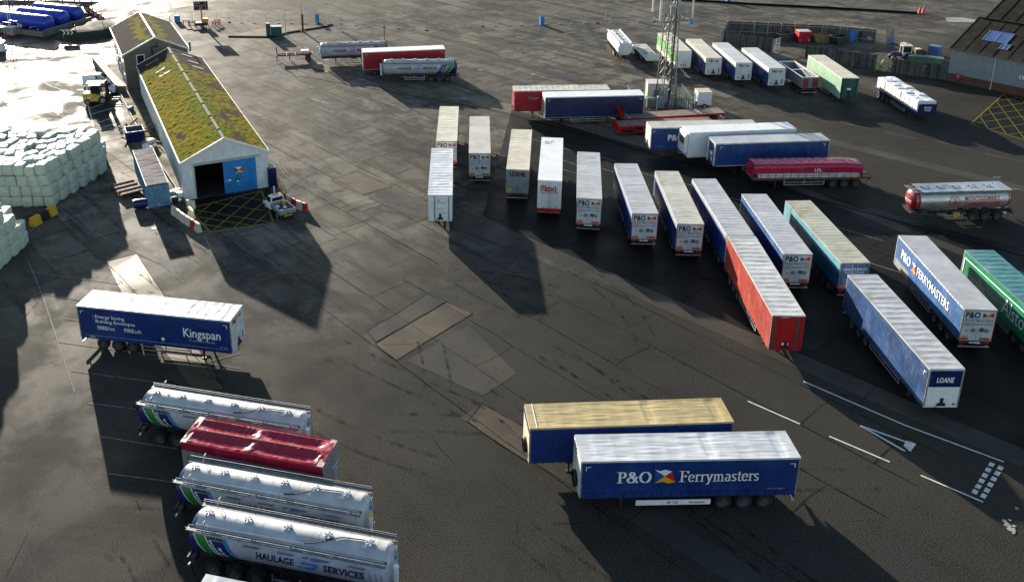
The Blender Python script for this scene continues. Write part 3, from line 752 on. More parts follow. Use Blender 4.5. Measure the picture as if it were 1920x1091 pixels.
# ---------------- the near pair
def d_ferry(root, F, hb, H, L, W):
    D = Decal(); corner_marks(D, L, hb, H)
    D.serif('P&O', 2.3, 2.28, .82, WINK, wid=2.15, nib=.2)
    flag_pts(D, 4.6, 2.22, 1.36, 1.05)
    D.serif('Ferrymasters', 6.2, 2.3, .82, WINK, wid=5.0, nib=.15)
    D.text('the best of logistics', 12.9, 1.62, .14, DULLW, align='R', bold=.01); D.build('lettering', root, proud(F['right'], .05))
    E_ = Decal(); E_.text('P&O', .3, H - .62, .5, INK, bold=.04, wid=1.0); E_.build('lettering', root, proud(F['near'], .03))
    g_ = Decal(); g_.text('GR 1182', 5.55, .56, .2, INK, bold=.02); g_.text('Ferrymasters', 7.0, .56, .18, INK, bold=.02); g_.build('lettering', root, proud(F['right'], -.025))
    # spare wheel and cooler kit at the front corner
    b = MB(); b.lathe([(-.1, .5), (0, .55), (.1, .5), (.1, .2), (-.1, .2)], 18, 0, Matrix.Translation((W / 2 + .1, hb + .55, .14)) @ Matrix.Rotation(pi / 2, 4, 'Y')); b.build('hose_reel', BLACK, root, 40, M=F['near'])
box_trailer('blue curtain trailer in the foreground lettered with ferry company name and flag, silver creased roof', 9.194, 48.137, .013, 13.69, 3.935, W=2.57, hb=1.16, rear='far', side=NAVY,
            roof='taut', roofm=R_GLOSS, buckle=True, deco=d_ferry, boards=True, guard=WINK, seed=3)
def d_tan(root, F, hb, H, L, W):
    b = MB(); b.lathe([(-.1, .5), (0, .55), (.1, .5), (.1, .2), (-.1, .2)], 18, 0, Matrix.Translation((W / 2 + .1, hb + .55, .14)) @ Matrix.Rotation(pi / 2, 4, 'Y')); b.build('hose_reel', BLACK, root, 40, M=F['near'])
    D = Decal(); D.rect(.04, W - .04, H - .55, H - .14, NAVY); D.build('front_band', root, proud(F['near'], .024))
    h = MB(); h.box(.45, .52, -W / 2, W / 2, H + .002, H + .02); h.build('roof_strap', WINK, root)
box_trailer('dark blue curtain trailer with a tan yellow stained roof, behind the silver roofed one', 6.314, 51.422, .038, 13.52, 3.9, W=2.57, hb=1.17, rear='far', side=NAVY, roof='taut', roofm=R_TAN, headm=CREAM, deco=d_tan, buckle=True, seed=4)

# ---------------- building panels trailer alone on the left
def d_king(root, F, hb, H, L, W):
    D = Decal(); corner_marks(D, L, hb, H)
    D.rect(1.4, 1.43, 2.75, 3.4, DULLW)
    D.text('Energy Saving', 1.6, 3.06, .33, WINK, bold=.01, wid=2.6); D.text('Building Envelopes', 1.6, 2.62, .33, WINK, bold=.01, wid=3.5)
    w = D.text('FIBRE', 1.7, 2.0, .38, WINK, bold=.02); w2 = D.text('free', 1.72 + w, 2.0, .4, WINK, shear=.35); D.text('FIRE', 4.1, 2.0, .38, WINK, bold=.02, wid=.85); D.text('safe', 4.98, 2.0, .4, WINK, shear=.35)
    D.text('Kingspan', 9.3, 2.2, .85, WINK, bold=.018, wid=3.2); D.text('Insulated Panels', 9.8, 1.8, .26, DULLW, wid=2.2, bold=.01)
    pts = [(11.1 + .55 * cos(radians(a_)), 3.15 + .28 * sin(radians(a_))) for a_ in range(-20, 201, 20)]
    for (x0, y0), (x1, y1) in zip(pts, pts[1:]): D.poly([(x0, y0), (x1, y1), (x1, y1 - .1), (x0, y0 - .1)], FLAGB)
    D.rect(.5, L - .3, hb + .29, hb + .33, DULLW); D.poly([(7.3, 1.75), (7.48, 1.95), (7.66, 1.75), (7.48, 1.55)], WINK)
    D.rect(.9, 1.4, hb + .1, hb + .24, DULLW); D.text('GR 1024', L - .35, hb + .4, .2, DULLW, align='R'); D.build('lettering', root, proud(F['right'], .045))
    E_ = Decal(); E_.text('P&O', .35, H - .66, .5, INK, bold=.03, wid=.9); E_.text('Mn', 1.4, H - .66, .5, INK, wid=.7); E_.rect(.3, W - .4, H - 1.05, H - 1.02, GREYI); E_.rect(2.0, 2.2, hb + .3, hb + .9, GREYI); E_.build('lettering', root, proud(F['far'], .03))
box_trailer('blue curtain trailer with building panel lettering, standing alone on the left of the yard', -28.825, 67.465, -.202, 13.41, 4.017, hb=1.08, rear='near', side=NAVY, roof='sag', roofm=R_GLOSS, deco=d_king, seed=5)

# ---------------- fan of trailers across the middle
def plainlabel(s): return s
box_trailer('blue curtain trailer with striped white roof, leftmost rear door lettered beside white trailer', 2.039, 104.39, 1.524, 13.54, 3.974, side=BLUE, roofm=R_CREAM, po=True, seed=11)
def d_white(root, F, hb, H, L, W):
    D = Decal(); D.rect(.62, .78, hb, H - .15, GREYP); D.rect(W - .45, W - .3, hb, H - .15, GREYP)
    D.poly([(.98, H - .95), (1.1, H - .35), (1.25, H - .85), (1.2, H - .85), (1.1, H - .5), (1.02, H - .95)], INK); D.text('haulage', 1.2, H - .95, .2, GREYI); D.text('shipping.co.uk', W / 2, H - 1.6, .16, GREYI, align='C'); D.rect(.9, 2.0, hb + .85, hb + .88, GREYI); D.build('lettering', root, proud(F['near'], .026))
box_trailer('white trailer with plain white front wall, standing forward of the fan near the sheds', 1.02, 87.973, 1.538, 13.84, 4.032, rear='far', side=WHITE, roof='sag', roofm=R_GLOSS, headm=WHITE2, deco=d_white, seed=12)
box_trailer('blue curtain trailer with patched cream roof, second lettered rear door from the left', 5.818, 100.191, 1.518, 13.46, 3.965, side=BLUE, roof='smooth', roofm=R_DIRTY, po=True, seed=13)
def d_loane_g(root, F, hb, H, L, W):
    D = Decal(); D.text('LOANE', W / 2, H - .85, .62, INK, align='C', bold=.04, wid=1.75); D.rect(.12, .62, hb + .2, hb + .46, YELLOW); D.rect(W - .6, W - .12, hb + .12, hb + .3, YELLOW); D.rect(.2, .5, hb + .5, hb + .64, DULLW); D.build('lettering', root, proud(F['near'], .045))
box_trailer('grey rear doored trailer lettered with dark capital letters, cream ribbed roof', 9.762, 94.963, 1.439, 13.41, 3.992, side=GREYP, roofm=R_CREAM, rearm=paint('grey_rear_door', (.20, .215, .235), .45, .2, 1), deco=d_loane_g, seed=14)
def d_maxi(root, F, hb, H, L, W):
    D = Decal(); z = H - 1.25
    def stroke(pts, w=.13):
        for (a1, b1), (a2, b2) in zip(pts, pts[1:]):
            d = Vector((a2 - a1, b2 - b1)); 
            if d.length < 1e-6: continue
            d.normalize(); n_ = Vector((-d.y, d.x)) * w / 2; e_ = d * w * .35
            D.poly([(a1 - n_.x - e_.x, b1 - n_.y - e_.y), (a2 - n_.x + e_.x, b2 - n_.y + e_.y), (a2 + n_.x + e_.x, b2 + n_.y + e_.y), (a1 + n_.x - e_.x, b1 + n_.y - e_.y)], INKR)
    stroke([(.38, z), (.38, z + .55), (.48, z + .62), (.58, z + .55), (.58, z + .05)]); stroke([(.58, z + .55), (.7, z + .62), (.8, z + .55), (.8, z)])
    stroke(arc(1.08, z + .22, .15, .22, 0, 360, 14)); stroke([(1.24, z + .44), (1.24, z)]); stroke([(1.4, z + .44), (1.72, z)]); stroke([(1.72, z + .44), (1.4, z)]); stroke([(1.9, z), (1.9, z + .42)]); D.rect(1.84, 1.97, z + .52, z + .64, INKR)
    D.text('HAULAGE PALLETS', W / 2, z - .26, .17, GREYI, align='C', wid=1.9, bold=.02); D.text('RC 1083', W - .2, H - .45, .14, GREYI, align='R')
    for u in (W / 2 - .05, W / 2 + .05, W / 2 - .4, W / 2 + .42): D.rect(u, u + .015, hb, H - .15, GREYI)
    for u in (.7, W / 2, W - .6): D.rect(u - .12, u + .12, hb + .12, hb + .18, INK)
    D.rect(.02, W - .02, hb - .12, hb + .06, INKR); D.build('lettering', root, proud(F['near'], .03))
    E_ = Decal(); E_.rect(.05, W - .05, .55, hb - .13, INKR); E_.build('rear_skirt', root, proud(F['near'], .012))
    T = Decal(); T.text('RC 83', 0, 0, .42, GREYI, bold=.02); T.text('0801', 0, -.6, .42, GREYI, bold=.02); T.build('roof_lettering', root, frame_mat((L - 1.6, .85, H + .012), (0, -1, 0), (1, 0, 0)))
box_trailer('bright white smooth roofed box trailer with red rounded lettering on rear', 12.839, 90.954, 1.423, 13.53, 4.3, W=2.57, hb=1.0, side=WHITE2, roof='smooth', roofm=WHITE2, rearm=WHITE2, solid=True, deco=d_maxi, seed=15)
box_trailer('blue curtain trailer with lettered rear door, just right of the red lettered box', 16.402, 86.825, 1.412, 13.47, 4.0, side=NAVY, roofm=R_GREY, po=True, band=(WHITE, .4), seed=16, raildots=True)
box_trailer('blue trailer with pale band, fourth ferry lettered rear door from the left', 21.362, 83.2, 1.511, 13.45, 3.92, side=NAVY, roofm=R_GREY, po=True, band=(DULLW, .45), seed=17)
box_trailer('blue trailer with pale band and stained grey roof, left of the plain blue one', 25.195, 80.711, 1.497, 13.59, 3.92, side=NAVY, roofm=R_DIRTY, po=True, band=(DULLW, .5), seed=18, rearm=WHITE)
box_trailer('blue curtain trailer without visible rear door, overlapped by the red trailer', 29.119, 78.015, 1.536, 13.75, 4.01, side=NAVY, roofm=R_GREY, band=(DULLW, .35), seed=19, raildots=True)
def d_red(root, F, hb, H, L, W):
    D = Decal(); D.rect(.16, .34, hb - .04, H - .16, DGREY); D.rect(W - .62, W - .42, hb - .04, H - .16, DGREY); D.rect(W / 2 - .3, W / 2 + .2, hb + .42, hb + .66, WINK); D.rect(.7, 1.3, H - .2, H - .16, WINK); D.build('panel_marks', root, proud(F['near'], .025))
    b = MB()
    for k in range(22): b.box(.3 + k * .6, .36 + k * .6, W / 2 + .01, W / 2 + .04, hb - .2, hb + .05)
    b.build('curtain_buckles', INK, root)
box_trailer('orange red curtain trailer with red front wall and grey uprights, centre right of the yard', 28.202, 63.337, 1.513, 14.17, 4.175, hb=1.05, rear='far', side=REDO, roof='sag', roofm=R_WHITE, headm=REDP, deco=d_red, seed=20)
def d_letters_side(txt, where, u, v, size, wid, mat=DULLW, flag=False):
    def f(root, F, hb, H, L, W):
        D = Decal(); D.text(txt, u, v, size, mat, bold=.02, wid=wid); D.build('lettering', root, proud(F[where], .05))
    return f
box_trailer('blue curtain trailer with pale band and lettered rear door, between red and teal trailers', 33.104, 74.157, 1.531, 13.54, 3.95, side=NAVY, roofm=R_GREY, po=True, band=(MIDB, .6), seed=21, raildots=True)
def d_teal(root, F, hb, H, L, W):
    D = Decal(); t = H - .15
    D.text('NI 102', .65, t - .2, .14, WINK); D.text('N.BARKLEY & SONS LTD', W / 2, t - .62, .28, WINK, align='C', bold=.02, wid=2.1, shear=.15); D.text('HAULAGE & STORAGE', W / 2, t - .88, .17, WINK, align='C', wid=1.7); D.text('028 3752 4412', W / 2, t - 1.1, .17, WINK, align='C', wid=1.3)
    for k in range(5): D.rect(.3, .75, t - 1.5 - k * .2, t - 1.42 - k * .2, DULLW)
    D.rect(.1, .7, hb + .1, hb + .35, ORANGE); D.rect(W - .7, W - .1, hb + .1, hb + .35, ORANGE); D.rect(.06, .26, t - .22, t - .05, INKR); D.rect(W - .26, W - .06, t - .22, t - .05, INKR); D.build('lettering', root, proud(F['near'], .045))
    b = MB(); b.box(L - 1.7, L - .1, W / 2 + .03, W / 2 + .05, hb - .05, H - .12); b.build('front_band', AQUA, root)
box_trailer('teal blue curtain trailer with aqua band and algae stained roof, blue lettered rear door', 37.657, 72.708, 1.569, 13.54, 3.8, hb=1.22, side=TEAL, roofm=R_MOSS, rearm=MIDB, band=(AQUA, .95), deco=d_teal, seed=22)
def d_loane(root, F, hb, H, L, W):
    D = Decal(); D.rect(.12, W - .12, H - 1.5, H - .14, DBLUE); D.rect(.12, W - .12, hb - .02, H - 1.51, WINK); D.rect(.0, .12, hb, H - .14, GREYP); D.rect(W - .12, W, hb, H - .14, GREYP)
    D.text('LOANE', W / 2, H - 1.12, .46, WINK, align='C', bold=.03, wid=1.25, shear=.12); D.rect(W - .45, W - .25, hb + .12, hb + .32, GREYI); D.rect(.2, .6, hb + .04, hb + .08, GREYI); D.build('lettering', root, proud(F['near'], .024))
    E_ = Decal(); E_.rect(.3, .36, H - .8, H - .5, WINK); E_.rect(.3, .62, H - .5, H - .45, WINK); E_.build('side_marks', root, proud(F['left'] @ Matrix.Translation((L - .9, 0, 0)), .045))
box_trailer('large blue curtain trailer, dark blue and white front wall with white italic lettering, right foreground', 36.719, 55.904, 1.559, 13.94, 4.192, W=2.5, hb=1.02, rear='far', side=LOANEB, roof='sag', roofm=R_GREY, headm=WHITE2, deco=d_loane, seed=23)
def d_pof(root, F, hb, H, L, W):
    D = Decal(); w = D.text('P&O', 1.4, 2.35, .95, WINK, bold=.035, wid=2.0); flag_pts(D, 3.6, 2.25, 1.1, .95); D.text('FERRYMASTERS', 4.85, 2.4, .88, WINK, bold=.01, wid=6.3); D.build('lettering', root, proud(F['left'], .05))
    b = MB(); b.box(L - 3.4, L - .3, W / 2 + .02, W / 2 + .035, hb - .05, hb + .7); b.build('torn_skirt', GREYP, root)
box_trailer('faded blue curtain trailer with white capitals along its side, lettered rear door, by green trailer', 43.924, 64.283, 1.484, 13.39, 3.971, hb=1.13, side=MIDB, roof='smooth', roofm=R_GREY, po=True, deco=d_pof, seed=24, raildots=True)
def d_alst(root, F, hb, H, L, W):
    D = Decal(); D.rect(.3, L - .3, H - .66, H - .56, WINK); D.rect(.3, .42, hb + .9, H - .67, WINK)
    D.text('Trusted British Furniture', 1.6, 2.15, .5, DULLW, wid=4.6); D.text('Alstons', 6.9, 1.75, 1.55, WINK, wid=4.6); D.build('lettering', root, proud(F['left'], .05))
box_trailer('green curtain trailer with white line and large white lettering, cut by the right edge', 48.95, 60.95, 1.524, 13.6, 4.0, side=GREEN, roof='sag', roofm=R_TEAL, deco=d_alst, seed=25)

# ---------------- second bank
def d_m1(root, F, hb, H, L, W):
    D = Decal(); D.text('Transport', 2.0, 2.75, .4, DULLW, shear=.3, wid=1.5); D.build('lettering', root, proud(F['right'], .05))
    b = MB()
    for k in range(3): b.box(.12, W - .12, hb + .15 + k * .9, hb + .85 + k * .9, .02, .05)
    b.build('door_panels', RED, root, M=F['near'])
box_trailer('red sided trailer with weathered ribbed roof beside the navy trailer', 12.035, 125.747, .02, 13.65, 4.04, rear='far', side=RED, roof='sag', roofm=R_DIRTY, headm=REDP, deco=d_m1, seed=31)
def d_m2(root, F, hb, H, L, W):
    D = Decal(); corner_marks(D, L, hb, H, .45); D.rect(.1, L - .1, hb + .03, hb + .09, DULLW); D.build('side_marks', root, proud(F['right'], .05))
    E_ = Decal()
    for k in range(4): E_.poly([(.5, hb + .5 + k * .5), (1.9, hb + .9 + k * .5), (1.9, hb + .68 + k * .5), (.5, hb + .3 + k * .5)], DBLUE)
    E_.build('front_stripes', root, proud(F['near'], .03))
box_trailer('navy blue curtain trailer with bright white roof, left of the lattice mast', 15.973, 122.321, .042, 13.89, 4.135, hb=1.06, rear='far', side=NAVYD, roof='smooth', roofm=WHITE2, deco=d_m2, seed=32, axles=(3.2,))
def d_m4(root, F, hb, H, L, W):
    D = Decal(); corner_marks(D, L, hb, H); D.text('P&O', 2.15, 2.2, .85, WINK, bold=.03, wid=2.0); D.text('FERRYMASTERS', 4.6, 2.1, .9, WINK, bold=.02, wid=6); D.text('GR 1044 72', .7, hb + .3, .16, DULLW); D.build('lettering', root, proud(F['right'], .05))
box_trailer('royal blue curtain trailer with white three character lettering, behind the refrigerated trailer', 27.791, 109.825, .025, 13.64, 3.92, rear='far', side=BLUE, roof='smooth', roofm=R_DIRTY, deco=d_m4, seed=33)
def d_reef(root, F, hb, H, L, W):
    b = MB(); b.prism([(-.5, hb + .5), (-.05, hb + .5), (-.05, H - .25), (-.3, H - .25), (-.5, H - .6)], -1.05, 1.05); b.build('fridge_unit', WHITE2, root)
    d = MB(); d.prism([(-.505, 2.55), (-.52, 2.55), (-.52, H - .62), (-.32, H - .28), (-.3, H - .3), (-.5, H - .64)], -.95, .7); d.build('fridge_grille', DGREY, root)
    D = Decal(); D.text('TRI-AXLE', .5, hb + .06, .2, GREYI); D.text('GRP', 1.6, hb + .06, .2, GREYI); D.build('lettering', root, proud(F['right'], .012))
box_trailer('white refrigerated box trailer with cooling unit on its front, among blue trailers', 31.752, 107.108, .085, 13.58, 4.21, hb=.98, rear='far', side=REEFW, roof='smooth', roofm=WHITE2, headm=REEFW, rearm=REEFW, solid=True, deco=d_reef, kit=False, seed=34)
def d_m6(root, F, hb, H, L, W):
    D = Decal(); corner_marks(D, L, hb, H, .6); D.rect(.3, L - .3, hb - .03, hb + .03, WINK); D.build('side_marks', root, proud(F['right'], .05))
    E_ = Decal(); E_.rect(.55, W - .35, hb - .05, H - .16, BLUE)
    for k in range(2): E_.rect(1.1, 1.8, hb + .3 + k * .75, hb + .8 + k * .75, WINK)
    E_.build('front_panel', root, proud(F['near'], .024))
box_trailer('royal blue curtain trailer with plain unlettered side, next to the crimson sheeted load', 34.01, 103.783, .065, 14.04, 3.98, hb=1.12, rear='far', side=BLUE, roof='smooth', roofm=R_GREY, deco=d_m6, seed=35)
# ---------------- far right row
def d_u3(root, F, hb, H, L, W):
    D = Decal(); D.rect(.02, W - .02, hb + .85, H - .2, WHITE2)
    for u in (.9, 1.25, 1.6): D.rect(u, u + .14, hb + .15, hb + .6, INK)
    D.build('front_panel', root, proud(F['near'], .024)); 
    b = MB(); b.box(.1, L - .1, W / 2 + .02, W / 2 + .035, hb - .05, hb + .8); b.build('lower_panel', CREAM, root)
box_trailer('bright green curtain trailer with cream lower edge, seen through the lattice mast', 41.845, 146.091, 1.574, 12.65, 3.95, rear='far', side=LGREEN, roof='smooth', roofm=R_CREAM, headm=WHITE2, deco=d_u3, seed=41, kit=False)
def d_uX(root, F, hb, H, L, W):
    D = Decal(); D.text('P&O Nn', .45, H - .72, .48, INK, bold=.03, wid=1.6); D.rect(.25, W - .25, H - .95, H - .93, GREYI); D.rect(W - .55, W - .3, hb + .25, hb + .95, GREYI); D.poly([(.35, hb + .35), (.5, hb + .5), (.65, hb + .35), (.5, hb + .2)], INK); D.build('lettering', root, proud(F['near'], .03))
    E_ = Decal(); E_.text('P&O', 8.6, 2.1, .8, DULLW, bold=.02); E_.build('lettering', root, proud(F['left'], .05))
for n_, (X, Y, yw, L_, H_, rm, lab) in enumerate(((45.557, 141.85, 1.561, 12.64, 3.86, R_CREAM, 'blue trailer with white roof and front wall, left one of the three far matching trailers'),
        (49.281, 138.556, 1.563, 12.86, 3.94, R_WHITE, 'blue trailer with white roof and front wall, middle one of the three far matching trailers'),
        (53.386, 135.492, 1.583, 12.6, 3.88, R_WHITE, 'blue trailer with white roof and front wall, beside the open grey tipper'))):
    box_trailer(lab, X, Y, yw, L_, H_, hb=1.17, rear='far', side=BLUE, roof='smooth', roofm=rm, headm=WHITE, band=(WHITE, .75), deco=d_uX, seed=42 + n_)
def d_u8(root, F, hb, H, L, W):
    D = Decal(); D.rect(.16, .3, hb - .03, H - .16, INK); D.rect(W - .45, W - .3, hb - .03, H - .16, INK); D.rect(W / 2 - .35, W / 2 + .25, hb + 1.3, hb + 1.6, WINK); D.rect(W / 2 - .3, W / 2 + .2, hb + .9, hb + 1.2, INK); D.build('panel_marks', root, proud(F['near'], .024))
box_trailer('pale green box trailer with dark green front wall and pink cream roof', 61.653, 128.895, 1.555, 13.08, 4.157, hb=1.0, rear='far', side=GREENP, roof='smooth', roofm=R_CREAM, headm=GREEND, solid=True, deco=d_u8, seed=46)
# ---------------- red one between the tankers
def d_tr(root, F, hb, H, L, W):
    D = Decal(); corner_marks(D, L, hb, H, .5); D.rect(0, L, hb - .05, hb + .0, WINK); D.build('side_marks', root, proud(F['right'], .05))
box_trailer('crimson curtain trailer with white roof, between two white tankers at the back', -11.092, 147.881, .131, 13.77, 4.09, rear='near', side=RED, roof='smooth', roofm=WHITE2, deco=d_tr, seed=47)
# ---------------- roof corner at the bottom edge
box_trailer('white roofed trailer, only its corner showing at the bottom edge of the view', -12.42, 37.0, -.25, 13.6, 4.0, rear='near', side=NAVY, roof='sag', roofm=R_GLOSS, seed=48)
# ================================================================== tankers
TANKW = paint('tank_white', (.45, .46, .47), .38, .18, .7, dirt=(.20, .195, .175), dirtamt=.6)
WALK = paint('walkway_mesh', (.17, .18, .19), .5, .3, 3, metal=.3, dirt=(.07, .07, .07), dirtamt=.5)
TANKB = paint('tank_navy', (.008, .018, .10), .28, .2, .8)
def domed(L, r, e=.5, n=7):
    left = [(e - e * cos(pi / 2 * k / n), max(.002, r * sin(pi / 2 * k / n))) for k in range(n + 1)]
    right = [(L - x, q) for x, q in reversed(left)]
    return left, right
def wrapper(zc, r, side, L, gap=.006, flip=False):
    """(u along the tank, v height on the skin, depth) -> skin of the barrel"""
    def f(u, v, d):
        t = v / r; R = r + gap + d
        return (u if side < 0 else L - u, side * R * cos(t), zc + R * sin(t))
    return f
def curved_band(b, f, ua, ub, v0, v1, slope, mi=0, n=14, k=4):
    """slanted stripe from v0 to v1 whose left edge runs ua - slope*v"""
    for i in range(n):
        va = v0 + (v1 - v0) * i / n; vb = v0 + (v1 - v0) * (i + 1) / n
        for j in range(k):
            s0 = ua + (ub - ua) * j / k; s1 = ua + (ub - ua) * (j + 1) / k
            b.quadface([f(s0 - slope * va, va, 0), f(s1 - slope * va, va, 0), f(s1 - slope * vb, vb, 0), f(s0 - slope * vb, vb, 0)], mi)
def powder_tanker(label, X, Y, yaw, rear, L=11.9, seed=1, hatches=6, snow=False):
    root = thing('powder_tanker', label, 'tanker', (X, Y, 0), yaw, 'bulk powder tanker trailers')
    r = 1.2; zc = 2.28; W = 2.5
    U = (lambda s: s) if rear == 'near' else (lambda s: L - s)
    gear(root, L, W, U, 1.2, axles=(1.6, 2.95, 4.3), guard=ALU)
    left, right = domed(L, r, .55)
    b = MB(); nav_end, oth = (left, right) if rear == 'near' else (right, left)
    x_n = 2.0
    body = [(.55, r), (L - .55, r)]
    b.lathe(left, 40, 1 if rear == 'near' else 0, Matrix.Translation((0, 0, zc)))
    b.lathe(body, 40, 0, Matrix.Translation((0, 0, zc)))
    b.lathe(right, 40, 0 if rear == 'near' else 1, Matrix.Translation((0, 0, zc)))
    # outlet hoppers under the barrel
    for s in (6.2, 8.6, 10.2): b.cyl((U(s), 0, zc - r + .25), (U(s), 0, 1.0), .55, 14, 0, .12)
    for k in range(7):
        x = 1.1 + k * (L - 2.2) / 6; b.lathe([(x - .025, r), (x - .02, r + .007), (x + .02, r + .007), (x + .025, r)], 40, 0, Matrix.Translation((0, 0, zc)))
    tk = b.build('tank', [TANKW, TANKB], root, 30)
    sl = .6
    for side in (-1, 1):
        f = wrapper(zc, r, side, L)
        # distance from the left end as seen; stripes lean towards the barrel's middle as they go down
        mir = (side < 0 and rear == 'near') or (side > 0 and rear != 'near')
        def fs(u, v, d, f=f, mir=mir): return f(u if mir else L - u, v, d)
        s_ = MB(); v0, v1 = -1.25, .62
        curved_band(s_, fs, .72, 2.67, v0, v1, sl, 1); 
        curved_band(s_, lambda u, v, d: fs(u, v, .004), 2.67, 2.97, v0, v1, sl, 2)
        curved_band(s_, lambda u, v, d: fs(u, v, .006), .91, 1.68, v0, v1, sl, 4); curved_band(s_, lambda u, v, d: fs(u, v, .009), .97, 1.62, v0, v1, sl, 3)
        n_ = MB()
        for i in range(14):
            va = v0 + (v1 - v0) * i / 14; vb = v0 + (v1 - v0) * (i + 1) / 14
            s_.quadface([fs(.3, va, .002), fs(max(.42, 1.0 - sl * va), va, .002), fs(max(.42, 1.0 - sl * vb), vb, .002), fs(.3, vb, .002)], 1)
        s_.build('stripe_livery', [TANKW, TANKB, LBLUE, STRIPEG, WINK], root, 40)
        D = Decal()
        c = L * .36 if mir else L * .20
        D.text('HAULAGE', c, -.16, .46, INK, bold=.03, wid=2.3); hx = c + 2.5
        for (xa, xb) in ((0, .32), (.46, .78)):
            D.poly([(hx + xa, -0.220), (hx + xb, -0.220), (hx + xb + .34, 0.500), (hx + xa + .34, 0.500)], LBLUE)
        D.poly([(hx + .2, 0.080), (hx + 1.15, 0.080), (hx + 1.2, 0.200), (hx + .25, 0.200)], LBLUE); D.poly([(hx + .86, 0.500), (hx + 1.42, 0.500), (hx + 1.37, 0.360), (hx + .8, 0.360)], LBLUE); D.poly([(hx + .5, -0.220), (hx + 1.05, -0.220), (hx + 1.28, 0.220), (hx + 1.1, 0.220), (hx + .92, -0.080), (hx + .56, -0.080)], LBLUE)
        D.text('SERVICES', hx + 1.55, -.16, .46, INK, bold=.03, wid=2.4)
        if mir:
            D.text('POWDERS', 1.54, .36, .2, WINK, bold=.02, rot=radians(-59), wid=1.45); D.text('BULK', 2.14, .0, .2, WINK, bold=.02, rot=radians(-59), wid=.85)
        else:
            D.text('POWDERS', L - 2.28, -.86, .2, WINK, bold=.02, rot=radians(59), wid=1.45); D.text('BULK', L - 2.54, -.60, .2, WINK, bold=.02, rot=radians(59), wid=.85)
        D.build('lettering', root, Matrix(), lambda u, v, d, f=f: f(u, v, d + .016))
    # walkways, rails, hatches, hose
    zt = zc + r
    for y in (-.98, .98):
        w = MB(); w.box(.15, L - .3, y - .2, y + .2, zt - .37, zt - .34)
        for yy in (y - .2, y + .2): w.box(.15, L - .3, yy - .012, yy + .012, zt - .34, zt - .28)
        w.build('walkway', WALK, root)
        h = MB(); s = 1 if y > 0 else -1
        for k in range(9): x = .6 + k * (L - 1.2) / 8; h.bar((x, y + s * .12, zt - .28), (x + .0, s * 1.18, zc + .62), .03); 
        for k in range(5): x = 1.6 + k * 2.1; h.bar((x, s * 1.2, zc + .52), (x + 1.0, s * 1.2, zc + .52), .045)
        h.bar((.15, y + s * .19, zt - .14), (L - .3, y + s * .19, zt - .14), .02)
        lx = U(1.15)
        for yy in (y - .13, y + .13): h.bar((lx, yy, zt - .27), (lx + .12, yy, zt + .28), .03)
        h.bar((lx + .12, y - .13, zt + .28), (lx + .12, y + .13, zt + .28), .03)
        h.build('handrail', GALV, root)
    rn = random.Random(seed)
    for k in range(hatches):
        x = U(1.1 + k * (L - 2.6) / (hatches - 1)); M = MB()
        M.cyl((x, 0, zt - .06), (x, 0, zt + .07), .27, 18); M.cyl((x, 0, zt + .07), (x, 0, zt + .10), .23, 18)
        a0 = rn.random() * 3
        for q in range(3):
            a_ = a0 + q * pi / 3; M.bar((x - .32 * cos(a_), -.32 * sin(a_), zt + .12), (x + .32 * cos(a_), .32 * sin(a_), zt + .12), .05, .03)
        M.cyl((x, 0, zt + .1), (x, 0, zt + .22), .03, 6)
        M.build('hatch', ALU, root, 30)
    hz = MB(); pts = []
    for k in range(15):
        t = k / 14; s = L * .58 + t * L * .28; y = -.66 + 1.1 * (t * t * (3 - 2 * t) if t < .6 else .648 + (t - .6) * .25)
        pts.append((U(s), y, zc + sqrt(max(.01, r * r - y * y)) + .05))
    hz.tube(pts, .035, 6); hz.build('air_hose', BLACK, root, 40)
    p = MB(); p.tube([(U(.6), -.7, zc + .99), (U(L * .58), -.66, zc + 1.01)], .03); p.build('air_pipe', ALU, root)
    # ladder and stack tube at the front end
    l = MB()
    for y in (.15, .55): l.bar((U(L + .05), y, 1.2), (U(L - .1), y, zt + .0), .035)
    for k in range(7): l.bar((U(L + .03 - .02 * k), .15, 1.4 + k * .3), (U(L + .03 - .02 * k), .55, 1.4 + k * .3), .03)
    for k in range(4): l.bar((U(L - 1.6 + k * .35), -1.2, zc + .35), (U(L - 1.3 + k * .35), -1.27, 1.3), .03)
    l.build('ladder', GALV, root)
    t = MB(); t.cyl((U(L + .15), -.75, 1.15), (U(L + .22), -.75, 3.0), .14, 14); t.cyl((U(L + .22), -.75, 3.0), (U(L + .225), -.75, 3.05), .15, 14, 1); t.build('stack_tube', [WHITE2, YELLOW if snow else WHITE2], root, 40)
    q = MB(); q.cyl((U(-.1), -.5, 1.2), (U(-.1), .6, 1.1), .12, 10); q.cyl((U(-.05), -.3, .9), (U(-.3), -.6, .3), .05, 8); q.cyl((U(-.1), .2, 1.0), (U(-.35), .1, .5), .05, 8)
    q.box(min(U(.1), U(.5)), max(U(.1), U(.5)), -1.1, 1.1, .75, 1.1); q.build('discharge_pipes', CHASSIS, root, 40)
    D = Decal(); D.poly([(W / 2 - .15, 3.0), (W / 2 + .02, 3.0), (W / 2 + .18, 2.6), (W / 2, 2.6)], LBLUE); D.poly([(W / 2 + .05, 2.85), (W / 2 + .25, 2.85), (W / 2 + .2, 2.7), (W / 2, 2.7)], LBLUE); D.build('emblem', root, proud(face_mats(L, W)['far' if rear == 'near' else 'near'], -.02))
    return root
powder_tanker('white powder tanker with navy striped rear, backmost of the foreground left tankers', -20.501, 55.295, -0.251, 'near', L=12.50, seed=1)
powder_tanker('white powder tanker with yellow capped tube, middle of the foreground left tankers', -15.896, 47.416, -0.254, 'near', L=12.60, seed=2, snow=True)
powder_tanker('white powder tanker with full company lettering, nearest tanker in the bottom left foreground', -14.140, 43.495, -0.252, 'near', L=12.45, seed=3, hatches=5)
